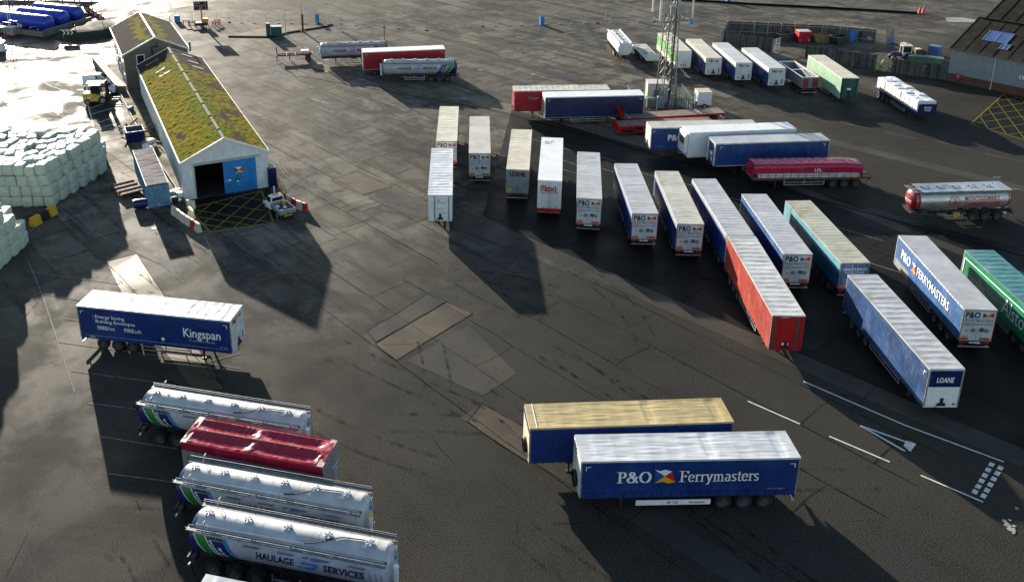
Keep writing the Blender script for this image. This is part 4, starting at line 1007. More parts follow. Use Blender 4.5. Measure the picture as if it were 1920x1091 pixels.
powder_tanker('white powder tanker behind the crimson trailer, red frame beside it', -19.1, 155.5, .085, 'far', L=12.0, seed=4)
powder_tanker('white powder tanker with navy striped rear, in front of the crimson trailer at the back', -7.6, 144.0, .0, 'far', L=12.2, seed=5)

# ---------------- stainless tanker on the right
def steel_tanker():
    L = 10.9; W = 2.5; r = 1.12; zc = 2.25
    root = thing('steel_tanker', 'polished steel tanker with red end caps and red capitals, on the right of the yard', 'tanker', (50.95, 89.75, 0), .045)
    U = lambda s: L - s
    gear(root, L, W, U, 1.15, axles=(1.5, 2.85, 4.2))
    left, right = domed(L, r, .45)
    b = MB(); T = Matrix.Translation((0, 0, zc)); b.lathe([(.45, r), (L - .45, r)], 44, 0, T)
    for x in (.46, L - .46): b.lathe([(x - .03, r + .004), (x + .03, r + .004)], 44, 0, T)
    b.build('tank', STAIN, root, 30)
    for prof, x0 in ((left, .45), (right, L - .45)):
        e_ = MB(); e_.lathe(prof, 40, 0, T)
        x1 = .45 + .35 if x0 < 1 else L - .62
        e_.lathe([(min(x0, x1), r + .003), (max(x0, x1), r + .003)], 40, 0, T); e_.build('end_cap', paint('cap_red', (.24, .009, .012), .35, .2, 1), root, 40)
    f = wrapper(zc, r, -1, L); D = Decal()
    D.text('MONTGOMERY', 5.5, .16, .46, INKR, bold=.03, wid=3.9); D.text('TANKSERVICES', 5.5, -.46, .42, INKR, bold=.03, wid=3.9)
    cx, cy = 4.45, .1
    for r0, r1, a0, a1 in ((.52, .58, 0, 360),):
        n = 24
        for k in range(n):
            t0 = 2 * pi * k / n; t1 = 2 * pi * (k + 1) / n; D.poly([(cx + r0 * cos(t0), cy + r0 * sin(t0)), (cx + r1 * cos(t0), cy + r1 * sin(t0)), (cx + r1 * cos(t1), cy + r1 * sin(t1)), (cx + r0 * cos(t1), cy + r0 * sin(t1))], INKR)
    D.poly([(cx - .3, cy - .3), (cx + .3, cy - .25), (cx + .15, cy + .1), (cx - .1, cy - .05)], INKR); D.poly([(cx - .25, cy + .2), (cx - .08, cy + .35), (cx - .05, cy + .15)], INKR); D.poly([(cx + .05, cy + .2), (cx + .25, cy + .38), (cx + .2, cy + .15)], INKR)
    D.build('lettering', root, Matrix(), lambda u, v, d: f(u, v, d + .012))
    zt = zc + r + .12; c = MB(); x = .8
    cells = [(.9, 1.35), (2.5, 1.35), (4.1, 1.35), (5.7, 1.35), (7.3, 1.35)]; xs = [.8]
    for k in range(6):
        xa = .8 + k * 1.72; xb = min(L - .4, xa + 1.72)
        c.box(xa, xa + .42, -1.18, 1.18, zt, zt + .04)
        if k < 5: c.box(xa + .42, xb, -1.18, -.38, zt, zt + .04); c.box(xa + .42, xb, .38, 1.18, zt, zt + .04); c.box(xa + 1.35, xb, -.38, .38, zt, zt + .04)
        else: c.box(xa + .42, L - .4, -1.18, 1.18, zt, zt + .04)
    for k in range(12): x = 1.0 + k * .82; c.bar((x, -1.15, zt), (x + .25, -.9, zc + .75), .04)
    c.build('walkway', ALU, root)
    h = MB()
    for k in range(5): x = .8 + k * 1.72 + .88; h.cyl((x, 0, zc + r - .05), (x, 0, zt + .08), .3, 16)
    h.build('hatch', GALV, root, 40)
    rl = MB()
    for y in (-1.1, -.6, 0, .6): rl.bar((-.1, y, zt + .02), (.8, y, zt + .02), .05)
    rl.bar((-.1, -1.2, zt + .02), (-.1, .9, zt + .02), .05); rl.bar((.2, -1.2, zt + .02), (.2, .9, zt + .02), .05)
    for x in (9.3, 9.9): rl.bar((x, .5, zt + .05), (x + .5, 1.2, zt + .5), .05)
    rl.bar((9.8, 1.2, zt + .5), (10.6, 1.2, zt + .5), .05); rl.bar((10.6, -1.1, zt + .06), (11.3, -1.1, zt + .06), .06)
    rl.build('handrail', ALU, root)
    u = MB(); u.box(-.02, .5, -1, 1, 1.0, 1.2); u.cyl((L + .1, -.8, 1.1), (L + .1, .6, 1.0), .12, 10); u.cyl((L + .2, -.5, 1.0), (L + .5, -.7, .6), .09, 8); u.box(4.6, 5.2, -1.2, -.8, .55, 1.05, 1); u.build('underrun_gear', [CHASSIS, YELLOW], root)
    E_ = Decal(); E_.text('MONTGOMERY', W / 2, 2.15, .2, WINK, align='C', bold=.02, wid=1.2); E_.text('TANKSERVICES', W / 2, 1.95, .14, WINK, align='C', wid=1.1)
    for k in range(16):
        t0 = 2 * pi * k / 16; t1 = 2 * pi * (k + 1) / 16; E_.poly([(W / 2 + .22 * cos(t0), 2.72 + .22 * sin(t0)), (W / 2 + .27 * cos(t0), 2.72 + .27 * sin(t0)), (W / 2 + .27 * cos(t1), 2.72 + .27 * sin(t1)), (W / 2 + .22 * cos(t1), 2.72 + .22 * sin(t1))], DULLW)
    def dome(u_, v_, d):
        y = W / 2 - u_; z = v_ - zc; q = min(.999, (y * y + z * z) / (r * r)); return (.45 - .45 * sqrt(1 - q) - .01 - d, y, v_)
    E_.build('cap_lettering', root, Matrix(), dome)
steel_tanker()
def white_tanker():
    L = 10.4; W = 2.4; zc = 2.3
    root = thing('fuel_tanker', 'white flat sided fuel tanker at the back beside the low flatbed', 'tanker', (33.81, 153.4, 0), 1.58)
    gear(root, L, W, lambda s: L - s, 1.2, axles=(1.5, 2.85, 4.2))
    b = MB(); prof = [(1.15, -.55), (1.18, .3), (1.0, .85), (.55, 1.12), (-.55, 1.12), (-1.0, .85), (-1.18, .3), (-1.15, -.55), (-.7, -1.05), (.7, -1.05)]
    i = []
    for x, s in ((0, .86), (.3, 1), (L - .3, 1), (L, .86)):
        i.append(len(b.v)); b.v += [(x, y * s, zc + z * s) for y, z in prof]
    n = len(prof)
    for a_, c_ in zip(i, i[1:]):
        for k in range(n): b.f.append((a_ + k, c_ + k, c_ + (k + 1) % n, a_ + (k + 1) % n)); b.m.append(0)
    b.f.append(tuple(i[0] + k for k in range(n))); b.m.append(0); b.f.append(tuple(i[-1] + k for k in range(n))); b.m.append(0)
    b.build('tank', WHITE, root)
    w = MB()
    for y in (-1.05, 1.05): w.box(.2, L - .2, y - .1, y + .1, zc + 1.0, zc + 1.26)
    w.build('coaming', WHITE2, root)
    for k in range(5):
        h = MB(); x = 1.2 + k * 2.0; h.cyl((x, 0, zc + 1.1), (x, 0, zc + 1.25), .32, 14); h.box(x + .5, x + .9, -.25, .25, zc + 1.1, zc + 1.16); h.build('hatch', GALV, root, 40)
    D = Decal(); D.text('FUELS', 3.0, 2.2, .5, DULLW, wid=1.8) ; D.rect(1.0, 8.5, 1.95, 2.02, DULLW); D.build('side_marks', root, proud(face_mats(L, W)['left'], -.01))
white_tanker()

# ================================================================== flatbeds and loads
def flatbed(label, X, Y, yaw, L, rear, frame=REDP, deck=WOOD, deckz=1.4, head=None, headh=1.4, headw=2.5, group='flatbed trailers', cut=None, axles=(1.6, 2.95, 4.3), legs=True):
    root = thing('flatbed_trailer', label, 'trailer', (X, Y, 0), yaw, group); W = 2.5
    U = (lambda s: s) if rear == 'near' else (lambda s: L - s)
    gear(root, L, W, U, deckz - .12, axles=axles, legs=legs)
    d = MB()
    for k in range(12): d.box(.06, L - .06, -W / 2 + .1 + k * (W - .2) / 12, -W / 2 + .1 + (k + 1) * (W - .2) / 12 - .014, deckz - .05, deckz + .004 * (k % 3))
    d.build('deck', deck, root)
    f_ = MB()
    for y in (-W / 2, W / 2 - .1): f_.box(0, L, y, y + .1, deckz - .24, deckz + .015)
    for x in (0, L - .08): f_.box(x, x + .08, -W / 2 + .1, W / 2 - .1, deckz - .24, deckz + .015)
    f_.build('side_rave', frame, root)
    if head:
        h = MB(); x0 = U(L); s = 1 if U(L) < U(0) else -1
        xa, xb = sorted((x0, x0 + s * .08)); h.box(xa, xb, -headw / 2, headw / 2, deckz + .016, deckz + headh)
        for k in range(5): y = -headw / 2 + .1 + k * (headw - .2) / 4; h.box(min(xa, xa + s * .14), max(xb, xb + s * .0) + .0, y - .04, y + .04, deckz - .2, deckz + headh + .02)
        h.build('headboard', head, root)
    return root
ra = flatbed('red flatbed trailer with brown timber deck and red headboard, beside the navy trailer', 26.4, 120.55, .155, 15.0, 'far', head=REDP, headh=1.35)
b = MB()
for x in (1.0, 11.4): b.box(x, x + .09, -1.26, 1.26, 1.42, 1.44)
b.build('deck_straps', WINK, ra)
b = MB(); b.bar((-.1, 1.1, 1.6), (-.6, 1.15, 3.0), .1); b.bar((-.1, -1.1, 1.6), (-.6, -1.1, 3.0), .1); b.box(-.66, -.58, -1.2, 1.2, 2.75, 3.0); b.build('headboard_gate', REDP, ra)
rb = flatbed('red low trailer frame with single wheel in view, behind the royal blue trailer', 25.1, 117.5, .1, 13.6, 'far', head=REDP, headh=.4, axles=(1.6, 2.95, 9.6), legs=True)
b = MB(); b.box(.0, .5, -1.2, 1.2, .5, 1.1); b.bar((.3, -1.27, 1.2), (4.0, -1.27, .55), .1); b.bar((2.0, -1.27, 1.2), (3.4, -1.27, .6), .08); b.bar((.2, -1.27, .5), (6.0, -1.27, .5), .1); b.build('side_frame', REDP, rb)
flatbed('empty flatbed trailer with white front board, beside the white fuel tanker', 38.1, 150.2, 1.6, 10.6, 'far', frame=WHITE, deck=paint('pale_deck', (.42, .40, .38), .7, .5, .8, dirt=(.1, .09, .08), dirtamt=.9), head=WHITE2, headh=1.0)
# trailer loaded with white sacks
wl_ = flatbed('flatbed trailer with dark blue front board, carrying the white wrapped load', 68.95, 120.6, 1.571, 13.2, 'far', frame=DBLUE, head=DBLUE, headh=1.3)
D = Decal(); D.text('DENNISON', 1.25, 2.1, .3, WINK, align='C', wid=1.0, bold=.02); D.text('TRAILERS', 1.25, 1.75, .26, WINK, align='C', wid=.9, bold=.02); D.build('lettering', wl_, proud(frame_mat((-.03, 1.25, 0), (0, -1, 0), (0, 0, 1)), .04))
SACK = paint('white_wrap', (.66, .67, .68), .4, .15, 1.2, dirt=(.45, .44, .42), dirtamt=.5, bumpy=.2)
def soft_block(sx, sy, sz, seed, n=6, amp=.05, round_=.2):
    """rounded, dented bundle standing on z=0"""
    b = MB(); bm = bmesh.new(); bmesh.ops.create_cube(bm, size=1.0); bmesh.ops.subdivide_edges(bm, edges=bm.edges[:], cuts=n, use_grid_fill=True)
    for v in bm.verts:
        p = Vector(v.co) * 2
        q = Vector((p.x * sqrt(max(0, 1 - round_ * (p.y ** 2 + p.z ** 2) / 2 + round_ ** 2 * p.y ** 2 * p.z ** 2 / 3)), p.y * sqrt(max(0, 1 - round_ * (p.x ** 2 + p.z ** 2) / 2 + round_ ** 2 * p.x ** 2 * p.z ** 2 / 3)), p.z * sqrt(max(0, 1 - round_ * (p.y ** 2 + p.x ** 2) / 2 + round_ ** 2 * p.y ** 2 * p.x ** 2 / 3))))
        d = q.normalized()
        q += d * amp * (noise.noise(q * 1.3 + Vector((seed, seed * 2, 0))) + .5 * noise.noise(q * 3.1 + Vector((seed, 0, seed))))
        v.co = Vector((q.x * sx / 2, q.y * sy / 2, (q.z + 1) * sz / 2))
    me = bpy.data.meshes.new('bundle'); bm.to_mesh(me); bm.free()
    me.polygons.foreach_set('use_smooth', [True] * len(me.polygons)); return me
sm = []
for k in range(3): m_ = soft_block(1.24, 1.3, 1.66 + .05 * k, 3.1 * k + 1, 6, .06, .09); m_.materials.append(SACK); sm.append(m_)
rs = random.Random(4)
for i in range(10):
    for j in (-1, 1):
        o = link('wrapped_pallet', sm[rs.randrange(3)]); c = Vector((.85 + i * 1.2 + .06, j * .61, 1.42)); R = Matrix.Rotation(1.571, 4, 'Z')
        o.location = Vector((68.95, 120.6, 0)) + (R @ c); o.rotation_euler = (rs.uniform(-.03, .03), rs.uniform(-.03, .03), 1.571 + rs.choice((0, pi)))
        tag(o, 'white plastic wrapped pallet in the load of the dark blue flatbed', 'pallet load', 'white wrapped pallets on the flatbed')
# crimson sheeted load
lp = flatbed('flatbed trailer with dark red frame, carrying the crimson sheeted load', 37.3, 99.25, .012, 13.7, 'far', frame=RUST, deckz=1.35)
def lpl():
    root = thing('sheeted_load', 'crimson sheeted load with white letters and pale lower band on the flatbed', 'load', (37.3, 99.25, 1.36), .012)
    L = 12.6; W = 2.5
    def fn(a, c):
        x = .05 + a * L; s = c
        prof = [(-W / 2, .55), (-W / 2, 1.34), (-W / 2 + .2, 1.56), (0, 1.64), (W / 2 - .2, 1.56), (W / 2, 1.34), (W / 2, .55)]
        k = s * 6; i = min(5, int(k)); t = k - i; y = prof[i][0] * (1 - t) + prof[i + 1][0] * t; z = prof[i][1] * (1 - t) + prof[i + 1][1] * t
        z += .06 * abs(sin(pi * x / .95)) ** .5 * (1 if .1 < c < .9 else .2) + .03 * noise.noise((x * 1.5, y * 1.5, 2)); z *= 1 - .12 * max(0, (a - .85) / .15)
        return (x, y, z)
    b = MB(); b.grid(fn, 90, 24)
    for x in (.05, L + .05): b.quadface([(x, -W / 2, .0), (x, W / 2, .0), (x, W / 2, 1.34 * (1 if x < 1 else .88)), (x, W / 2 - .2, 1.54 * (1 if x < 1 else .88)), (x, -W / 2 + .2, 1.54 * (1 if x < 1 else .88)), (x, -W / 2, 1.34 * (1 if x < 1 else .88))])
    b.build('sheet', R_CRIM, root, 50)
    c = MB(); c.box(.55, L - .2, -W / 2 + .02, W / 2 - .02, .01, .56); c.build('stacked_boards', paint('pale_packs', (.5, .5, .48), .6, .25, 2), root)
    s_ = MB()
    for k in range(14): x = .8 + k * .88; s_.box(x, x + .05, -W / 2 - .012, -W / 2 + .012, .0, .57)
    s_.box(.5, L, -W / 2 - .004, -W / 2 + .016, .26, .29); s_.build('load_straps', INK, root)
    D = Decal(); D.text('LPL', 7.0, .74, .4, WINK, bold=.02, wid=.85); D.build('lettering', root, proud(frame_mat((0, -W / 2, 0), (1, 0, 0), (0, 0, 1)), .05))
lpl()

# ================================================================== tippers
def tipper(label, X, Y, yaw, L, H, rear, body, hb=1.25, W=2.5, sheeted=False, deco=None):
    root = thing('tipper_trailer', label, 'trailer', (X, Y, 0), yaw, 'bulk tipper trailers')
    U = (lambda s: s) if rear == 'near' else (lambda s: L - s)
    gear(root, L, W, U, hb - .03, axles=(1.3, 2.6, 3.9))
    b = MB()
    for y in (-W / 2, W / 2 - .06): b.box(.06, L - .06, y, y + .06, hb, H - .06)
    for x in (0, L - .06): b.box(x, x + .06, -W / 2, W / 2, hb, H - .06)
    b.box(.06, L - .06, -W / 2 + .06, W / 2 - .06, hb, hb + .06)
    for k in range(int(L / .6)):
        x = .3 + k * .6
        for y in (-W / 2 - .05, W / 2): b.box(x, x + .08, y, y + .05, hb + .02, H - .1)
    b.build('tipper_body', body, root)
    r_ = MB()
    for y in (-W / 2 - .06, W / 2 - .06): r_.box(-.02, L + .02, y, y + .12, H - .06, H + .03)
    for x in (-.02, L - .08): r_.box(x, x + .1, -W / 2 + .06, W / 2 - .06, H - .06, H + .03)
    r_.build('top_rail', WHITE2 if not sheeted else body, root)
    if sheeted:
        def fn(a, c):
            x = .05 + a * (L - .1); y = (c - .5) * (W + .12); q = abs(y) / (W / 2)
            z = H + .2 - .07 * q + .035 * noise.noise((x * 2.4 + y * .8, y * 2.6, 1)) * min(1, 6 * min(c, 1 - c)) + .035 * noise.noise((x * 5 - y * 2, y * 1.2, 5)) * min(1, 6 * min(c, 1 - c))
            hol = max(0, 1 - abs(q - .5) * 2.4)
            for c0 in (L * .25, L * .72): z -= .26 * hol * max(0, 1 - ((x - c0) / (L * .23)) ** 4)
            if q > .96: z = H + .1
            return (x, y, z)
        s_ = MB(); s_.grid(fn, 130, 36); s_.build('tarpaulin', R_RED, root, 60)
        e_ = MB()
        for y in (-W / 2 - .075, W / 2 + .06): e_.box(.04, L - .04, y, y + .015, H - .5, H + .12)
        e_.build('tarpaulin_skirt', R_RED, root)
        p = MB(); p.bar((.7, 0, H + .2), (L - .75, .0, H + .24), .07, .03); p.build('roll_bar', RUST, root)
        for x0 in (.0, L - .42): m_ = MB(); m_.box(x0, x0 + .42, -W / 2 - .08, W / 2 + .08, H + .105, H + .15); m_.build('end_sheet', paint('pale_tarp_end', (.45, .33, .30), .4, .4, 2), root)
        x = U(L) ; s = 1 if x > 1 else -1; l = MB()
        for y in (-.9, .0): l.bar((x + s * .5, y, 1.5), (x + s * .55, y, H - .2), .04); l.bar((x, y, H - .4), (x + s * .55, y, H - .2), .04); l.bar((x, y, 1.6), (x + s * .5, y, 1.5), .04)
        for k in range(5): l.bar((x + s * .52, -.9, 1.6 + k * .38), (x + s * .52, 0, 1.6 + k * .38), .035)
        l.build('ladder', ALU, root)
    if deco: deco(root, L, W, hb, H)
    return root
tipper('steel bulk tipper with crimson sagging sheet, between the foreground left tankers', -16.086, 50.963, -.267, 9.91, 3.35, 'near', GREYP, sheeted=True)
def d_tip(root, L, W, hb, H):
    b = MB()
    for u in (-.95, -.5, .5, .95): b.box(-.06, -.01, u - .2, u + .2, hb + .1, H - .25)
    b.build('red_gate', paint('faded_red_gate', (.22, .03, .06), .5, .4, 3), root)
    c = MB(); c.box(L * .55, L * .58, -W / 2 + .06, W / 2 - .06, H - .3, H - .2); c.build('cross_brace', ALU, root)
    r_ = MB(); r_.bar((-.02, -W / 2 - .02, H + .06), (L, -W / 2 - .02, H + .06), .12); r_.build('rolled_sheet', paint('faded_red_sheet', (.5, .2, .2), .6, .2, 2), root)
tipper('open grey ribbed tipper with dark red gate, by the pale green box trailer', 57.82, 133.542, 1.608, 9.1, 2.95, 'near', paint('tipper_grey', (.20, .22, .25), .5, .25, 1.5, dirt=(.3, .28, .25), dirtamt=.4), deco=d_tip)
# ================================================================== long shed with mossy roof
def moss_mat():
    m, nt, bs = ntree('mossy_roof'); v = coord(nt)
    at = nn(nt, 'ShaderNodeVertexColor'); at.layer_name = 'moss'
    n1 = noise_tex(nt, .9, 5, .6, v); n2 = noise_tex(nt, 3.5, 5, .65, v); n3 = noise_tex(nt, .22, 3, .5, v)
    slate = mixc(nt, ramp(nt, n2, .3, .7), (.030, .024, .019), (.075, .060, .046))
    mo = mixc(nt, ramp(nt, n3, .42, .58), (.090, .105, .003), (.175, .130, .003))
    mo = mixc(nt, ramp(nt, n2, .35, .68), mo, (.24, .19, .004)); mo = mixc(nt, ramp(nt, n1, .5, .75, 0, .7), mo, (.045, .05, .008)); sp0 = nn(nt, 'ShaderNodeSeparateColor'); nt.links.new(at.outputs[0], sp0.inputs[0]); gmx = nt.nodes.new('ShaderNodeMath'); gmx.operation = 'MULTIPLY'; nt.links.new(ramp(nt, sp0.outputs[1], .55, .95, 0, .6), gmx.inputs[0]); nt.links.new(ramp(nt, n1, .3, .6), gmx.inputs[1]); mo = mixc(nt, gmx.outputs[0], mo, (.075, .135, .005))
    sp = nn(nt, 'ShaderNodeSeparateColor'); nt.links.new(at.outputs[0], sp.inputs[0])
    ad = nt.nodes.new('ShaderNodeMath'); ad.operation = 'MULTIPLY_ADD'; nt.links.new(n2, ad.inputs[0]); ad.inputs[1].default_value = .5; nt.links.new(sp.outputs[0], ad.inputs[2])
    nt.links.new(mixc(nt, ramp(nt, ad.outputs[0], .55, .85), slate, mo), bs.inputs['Base Color'])
    bs.inputs['Roughness'].default_value = 1; bs.inputs['Specular IOR Level'].default_value = .02
    bump(nt, bs, noise_tex(nt, 7, 4, .7, v), .5, .08); return m
MOSS = moss_mat()
def mossy_slope(name, parent, p00, p10, p01, p11, nu, nv, cover, amp=.13, mat=None):
    """p00..p11 corners (u along the ridge, v from eave to ridge); cover(u,v,x,y) -> 0..1"""
    p00, p10, p01, p11 = map(Vector, (p00, p10, p01, p11)); nrm = (p10 - p00).cross(p01 - p00).normalized()
    if nrm.z < 0: nrm = -nrm
    b = MB(); cols = []; Lu = (p10 - p00).length; Lv = (p01 - p00).length
    def fn(a, c):
        p = (p00 * (1 - a) + p10 * a) * (1 - c) + (p01 * (1 - a) + p11 * a) * c
        x = a * Lu; y = c * Lv; k = max(0, min(1, cover(a, c, x, y))); cols.append(k)
        h = noise.noise((x * 1.1, y * 2.0, 3)) * .6 + noise.noise((x * 2.6, y * 3.4, 7)) * .5
        ed = min(1, 20 * min(c, 1 - c, a, 1 - a) + .1)
        return p + nrm * (.01 + (amp * k * max(0, .35 + h)) * ed + .012 * (1 if int(x / .45) % 2 else 0))
    b.grid(fn, nu, nv); me = b.mesh(name, mat or MOSS, 80)
    at = me.color_attributes.new('moss', 'FLOAT_COLOR', 'POINT')
    for i, k in enumerate(cols): at.data[i].color = (k, (i % (nv + 1)) / nv, 0, 1)
    return link(name, me, parent)
def corrugated(b, p, q, z0, z1, pitch=.32, depth=.06, mi=0, ztop=None, M=None):
    """zigzag sheet wall from p to q (2D); ztop(t) optional top profile"""
    p = Vector(p); q = Vector(q); L = (q - p).length; d = (q - p) / L; nr = Vector((d.y, -d.x)); n = int(L / pitch) * 2
    for k in range(n):
        t0 = k / n; t1 = (k + 1) / n; o0 = depth if k % 2 else 0; o1 = 0 if k % 2 else depth
        A_ = p + d * L * t0 + nr * o0; B_ = p + d * L * t1 + nr * o1
        za = z1 if ztop is None else ztop(t0); zb = z1 if ztop is None else ztop(t1)
        b.quadface([(A_.x, A_.y, z0), (B_.x, B_.y, z0), (B_.x, B_.y, zb), (A_.x, A_.y, za)], mi)
SHEDW = paint('shed_sheeting', (.66, .69, .71), .5, .12, .8, dirt=(.25, .24, .21), dirtamt=.5, streak=True)
SHEDF = paint('shed_front_sheeting', (.66, .68, .68), .5, .12, .8, dirt=(.2, .19, .17), dirtamt=.5, streak=True)
DOORB = paint('blue_door', (.012, .20, .52), .45, .2, 1, dirt=(.03, .12, .25), dirtamt=.5, streak=True)
def shed():
    # local x across the front (left to right), y towards the back
    Wd = 9.7; L = 44.8; He = 4.62; Hr = 6.75; ang = radians(22.6)
    root = thing('long_shed', 'long pale corrugated shed with moss covered roof and blue sliding door', 'shed', (-27.98, 96.45, 0), ang)
    w = MB(); g_ = lambda t: He + (Hr - He) * (1 - abs(2 * t - 1))
    def gable(y, door, mat):
        b = MB(); d0, d1, dz = 1.28, 8.3, 4.05
        sub = lambda a, c: (lambda t: g_((a + (c - a) * t) / Wd))
        if door:
            corrugated(b, (0, y), (d0, y), 0, 0, ztop=sub(0, d0)); corrugated(b, (d1, y), (Wd, y), 0, 0, ztop=sub(d1, Wd))
            i0 = len(b.v)
            # above the door
            c2 = MB(); n = int((d1 - d0) / .11)
            for k in range(n):
                t0 = d0 + (d1 - d0) * k / n; t1 = d0 + (d1 - d0) * (k + 1) / n; o0 = -.035 if k % 2 else 0; o1 = 0 if k % 2 else -.035
                za, zb = g_(t0 / Wd), g_(t1 / Wd)
                if t0 < Wd / 2 < t1: zb = za
                b.quadface([(t0, y + o0, dz), (t1, y + o1, dz), (t1, y + o1, zb), (t0, y + o0, za)])
        else: corrugated(b, (Wd, y), (0, y), 0, 0, ztop=lambda t: g_(t))
        return b
    gable(0, True, SHEDF).build('front_wall', SHEDF, root); gable(L, False, SHEDW).build('rear_wall', SHEDW, root)
    for nm, x, a_, c_ in (('side_wall', 0, (0, L), (0, 0)), ('side_wall', Wd, (Wd, 0), (Wd, L))):
        b = MB(); corrugated(b, a_, c_, 0, He, .3, .03); b.build(nm, SHEDW, root)
    def cover_l(a, c, x, y):
        n = noise.noise((x * .22, y * .5, 1)) * .9 + noise.noise((x * .9, y * 1.4, 4)) * .5
        far = max(0, (a - .80) / .12); mid = max(0, (.22 - a) / .3)
        dark = 1.1 * max(0, 1 - (((a - .16) / .05) ** 2 + ((c - .25) / .16) ** 2)) * (.6 + 1.6 * abs(noise.noise((x * 1.1, y * 1.3, 3)))) + .5 * max(0, noise.noise((x * .35, y * .3, 31)) - .2)
        return 1.1 + n * .85 - far * (1.2 - .9 * max(0, (c - .75) / .25)) - dark - .35 * max(0, .15 - c) / .15
    def cover_r(a, c, x, y):
        n = noise.noise((x * .25, y * .5, 11)) * .9 + noise.noise((x * .9, y * 1.4, 14)) * .6
        return .55 + n * .9 + .8 * max(0, (c - .72) / .28) - max(0, (a - .72) / .2) + .35 * max(0, .5 - a) 
    ov = .18; dz = ov * (Hr - He) / (Wd / 2)
    mossy_slope('roof', root, (-ov, -.15, He - dz + .06), (-ov, L + .15, He - dz + .06), (Wd / 2, -.15, Hr + .06), (Wd / 2, L + .15, Hr + .06), 300, 40, cover_l)
    mossy_slope('roof', root, (Wd + ov, -.15, He - dz + .06), (Wd + ov, L + .15, He - dz + .06), (Wd / 2, -.15, Hr + .06), (Wd / 2, L + .15, Hr + .06), 300, 40, cover_r)
    u = MB()                                                       # underside sheets
    for s in (-1, 1):
        xe = -ov if s < 0 else Wd + ov
        u.quadface([(xe, -.15, He - dz), (Wd / 2, -.15, Hr), (Wd / 2, L + .15, Hr), (xe, L + .15, He - dz)])
    u.build('roof_lining', DGREY, root)
    r_ = MB()
    r_.bar((Wd / 2, -.2, Hr + .14), (Wd / 2, L + .2, Hr + .14), .34, .05); 
    for k in range(8): r_.box(Wd / 2 - .2, Wd / 2 + .2, 3 + k * 5.4, 3.5 + k * 5.4, Hr + .15, Hr + .24)
    r_.build('ridge_capping', paint('ridge_concrete', (.085, .08, .05), .9, .4, 2, dirt=(.08, .11, .01), dirtamt=.9), root)
    for y in (-.2, L + .2):
        v = MB()
        for xe in (-ov, Wd + ov): v.bar((xe, y, He - dz + .0), (Wd / 2, y, Hr + .08), .06, .24)
        v.build('barge_board', WHITE2, root)
    for x, xd in ((-ov - .06, -.1), (Wd + ov + .06, Wd + .1)):
        gt = MB(); gt.bar((x, 0, He - .12), (x, L, He - .12), .13, .11); gt.cyl((xd, .12, 0), (xd, .12, He - .1), .05, 8); gt.build('gutter', WHITE, root)
    # sliding door, dark opening beside it
    sl = Hr - He; k = sl / (Wd / 2)
    for (yy, c, side) in ((.74, .55, 'L'), (.80, .5, 'L'), (.93, .42, 'L'), (.93, .36, 'L'), (.955, .5, 'R'), (.87, .42, 'R'), (.8, .38, 'R')):
        s_ = MB(); x0, x1 = (c - .16, c + .16); f = (lambda t: (t * (Wd / 2), He + sl * t)) if side == 'L' else (lambda t: (Wd - t * (Wd / 2), He + sl * t))
        (xa, za), (xb, zb) = f(x0), f(x1); y0 = yy * L
        s_.quadface([(xa, y0, za + .14), (xb, y0, zb + .14), (xb, y0 + .75, zb + .14), (xa, y0 + .75, za + .14)]); s_.build('skylight', paint('skylight_sheet', (.24, .22, .18), .8, .3, 2, dirt=(.12, .1, .06), dirtamt=.6), root)
    F = frame_mat((0, -.06, 0), (1, 0, 0), (0, 0, 1))
    d = MB(); 
    corrugated(d, (4.55, -.07), (8.25, -.07), .05, 4.0, .16, .02); d.box(4.5, 4.56, -.1, -.03, .05, 4.0); d.box(4.5, 8.3, -.03, -.02, .05, 4.0)
    dd = d.build('sliding_door', DOORB, root)
    D = Decal(); flag_pts(D, 5.72, 2.35, 1.15, .8); 
    D.poly([(6.05 + .26 * cos(a_), 1.62 + .26 * sin(a_)) for a_ in [2 * pi * q / 16 for q in range(16)]], STRIPEG); D.rect(5.95, 6.2, 1.3, 1.45, WINK); D.rect(4.95, 5.3, 1.52, 1.72, WINK); D.rect(4.95, 5.15, .75, 1.2, RUST); D.rect(4.62, 4.75, 1.5, 1.62, WINK)
    D.build('emblem', dd, F @ Matrix.Translation((0, 0, .045)))
    h = MB(); h.box(1.05, 8.75, -.14, -.04, 4.0, 4.26); h.box(1.2, 1.3, -.1, -.04, 0, 4.0); h.build('door_track', paint('track_grey', (.36, .38, .38), .5, .15, 2), root)
    fl = MB(); fl.quadface([(.1, .1, .03), (Wd - .1, .1, .03), (Wd - .1, L - .1, .03), (.1, L - .1, .03)]); fl.build('floor', M_CONC2, root)
shed()
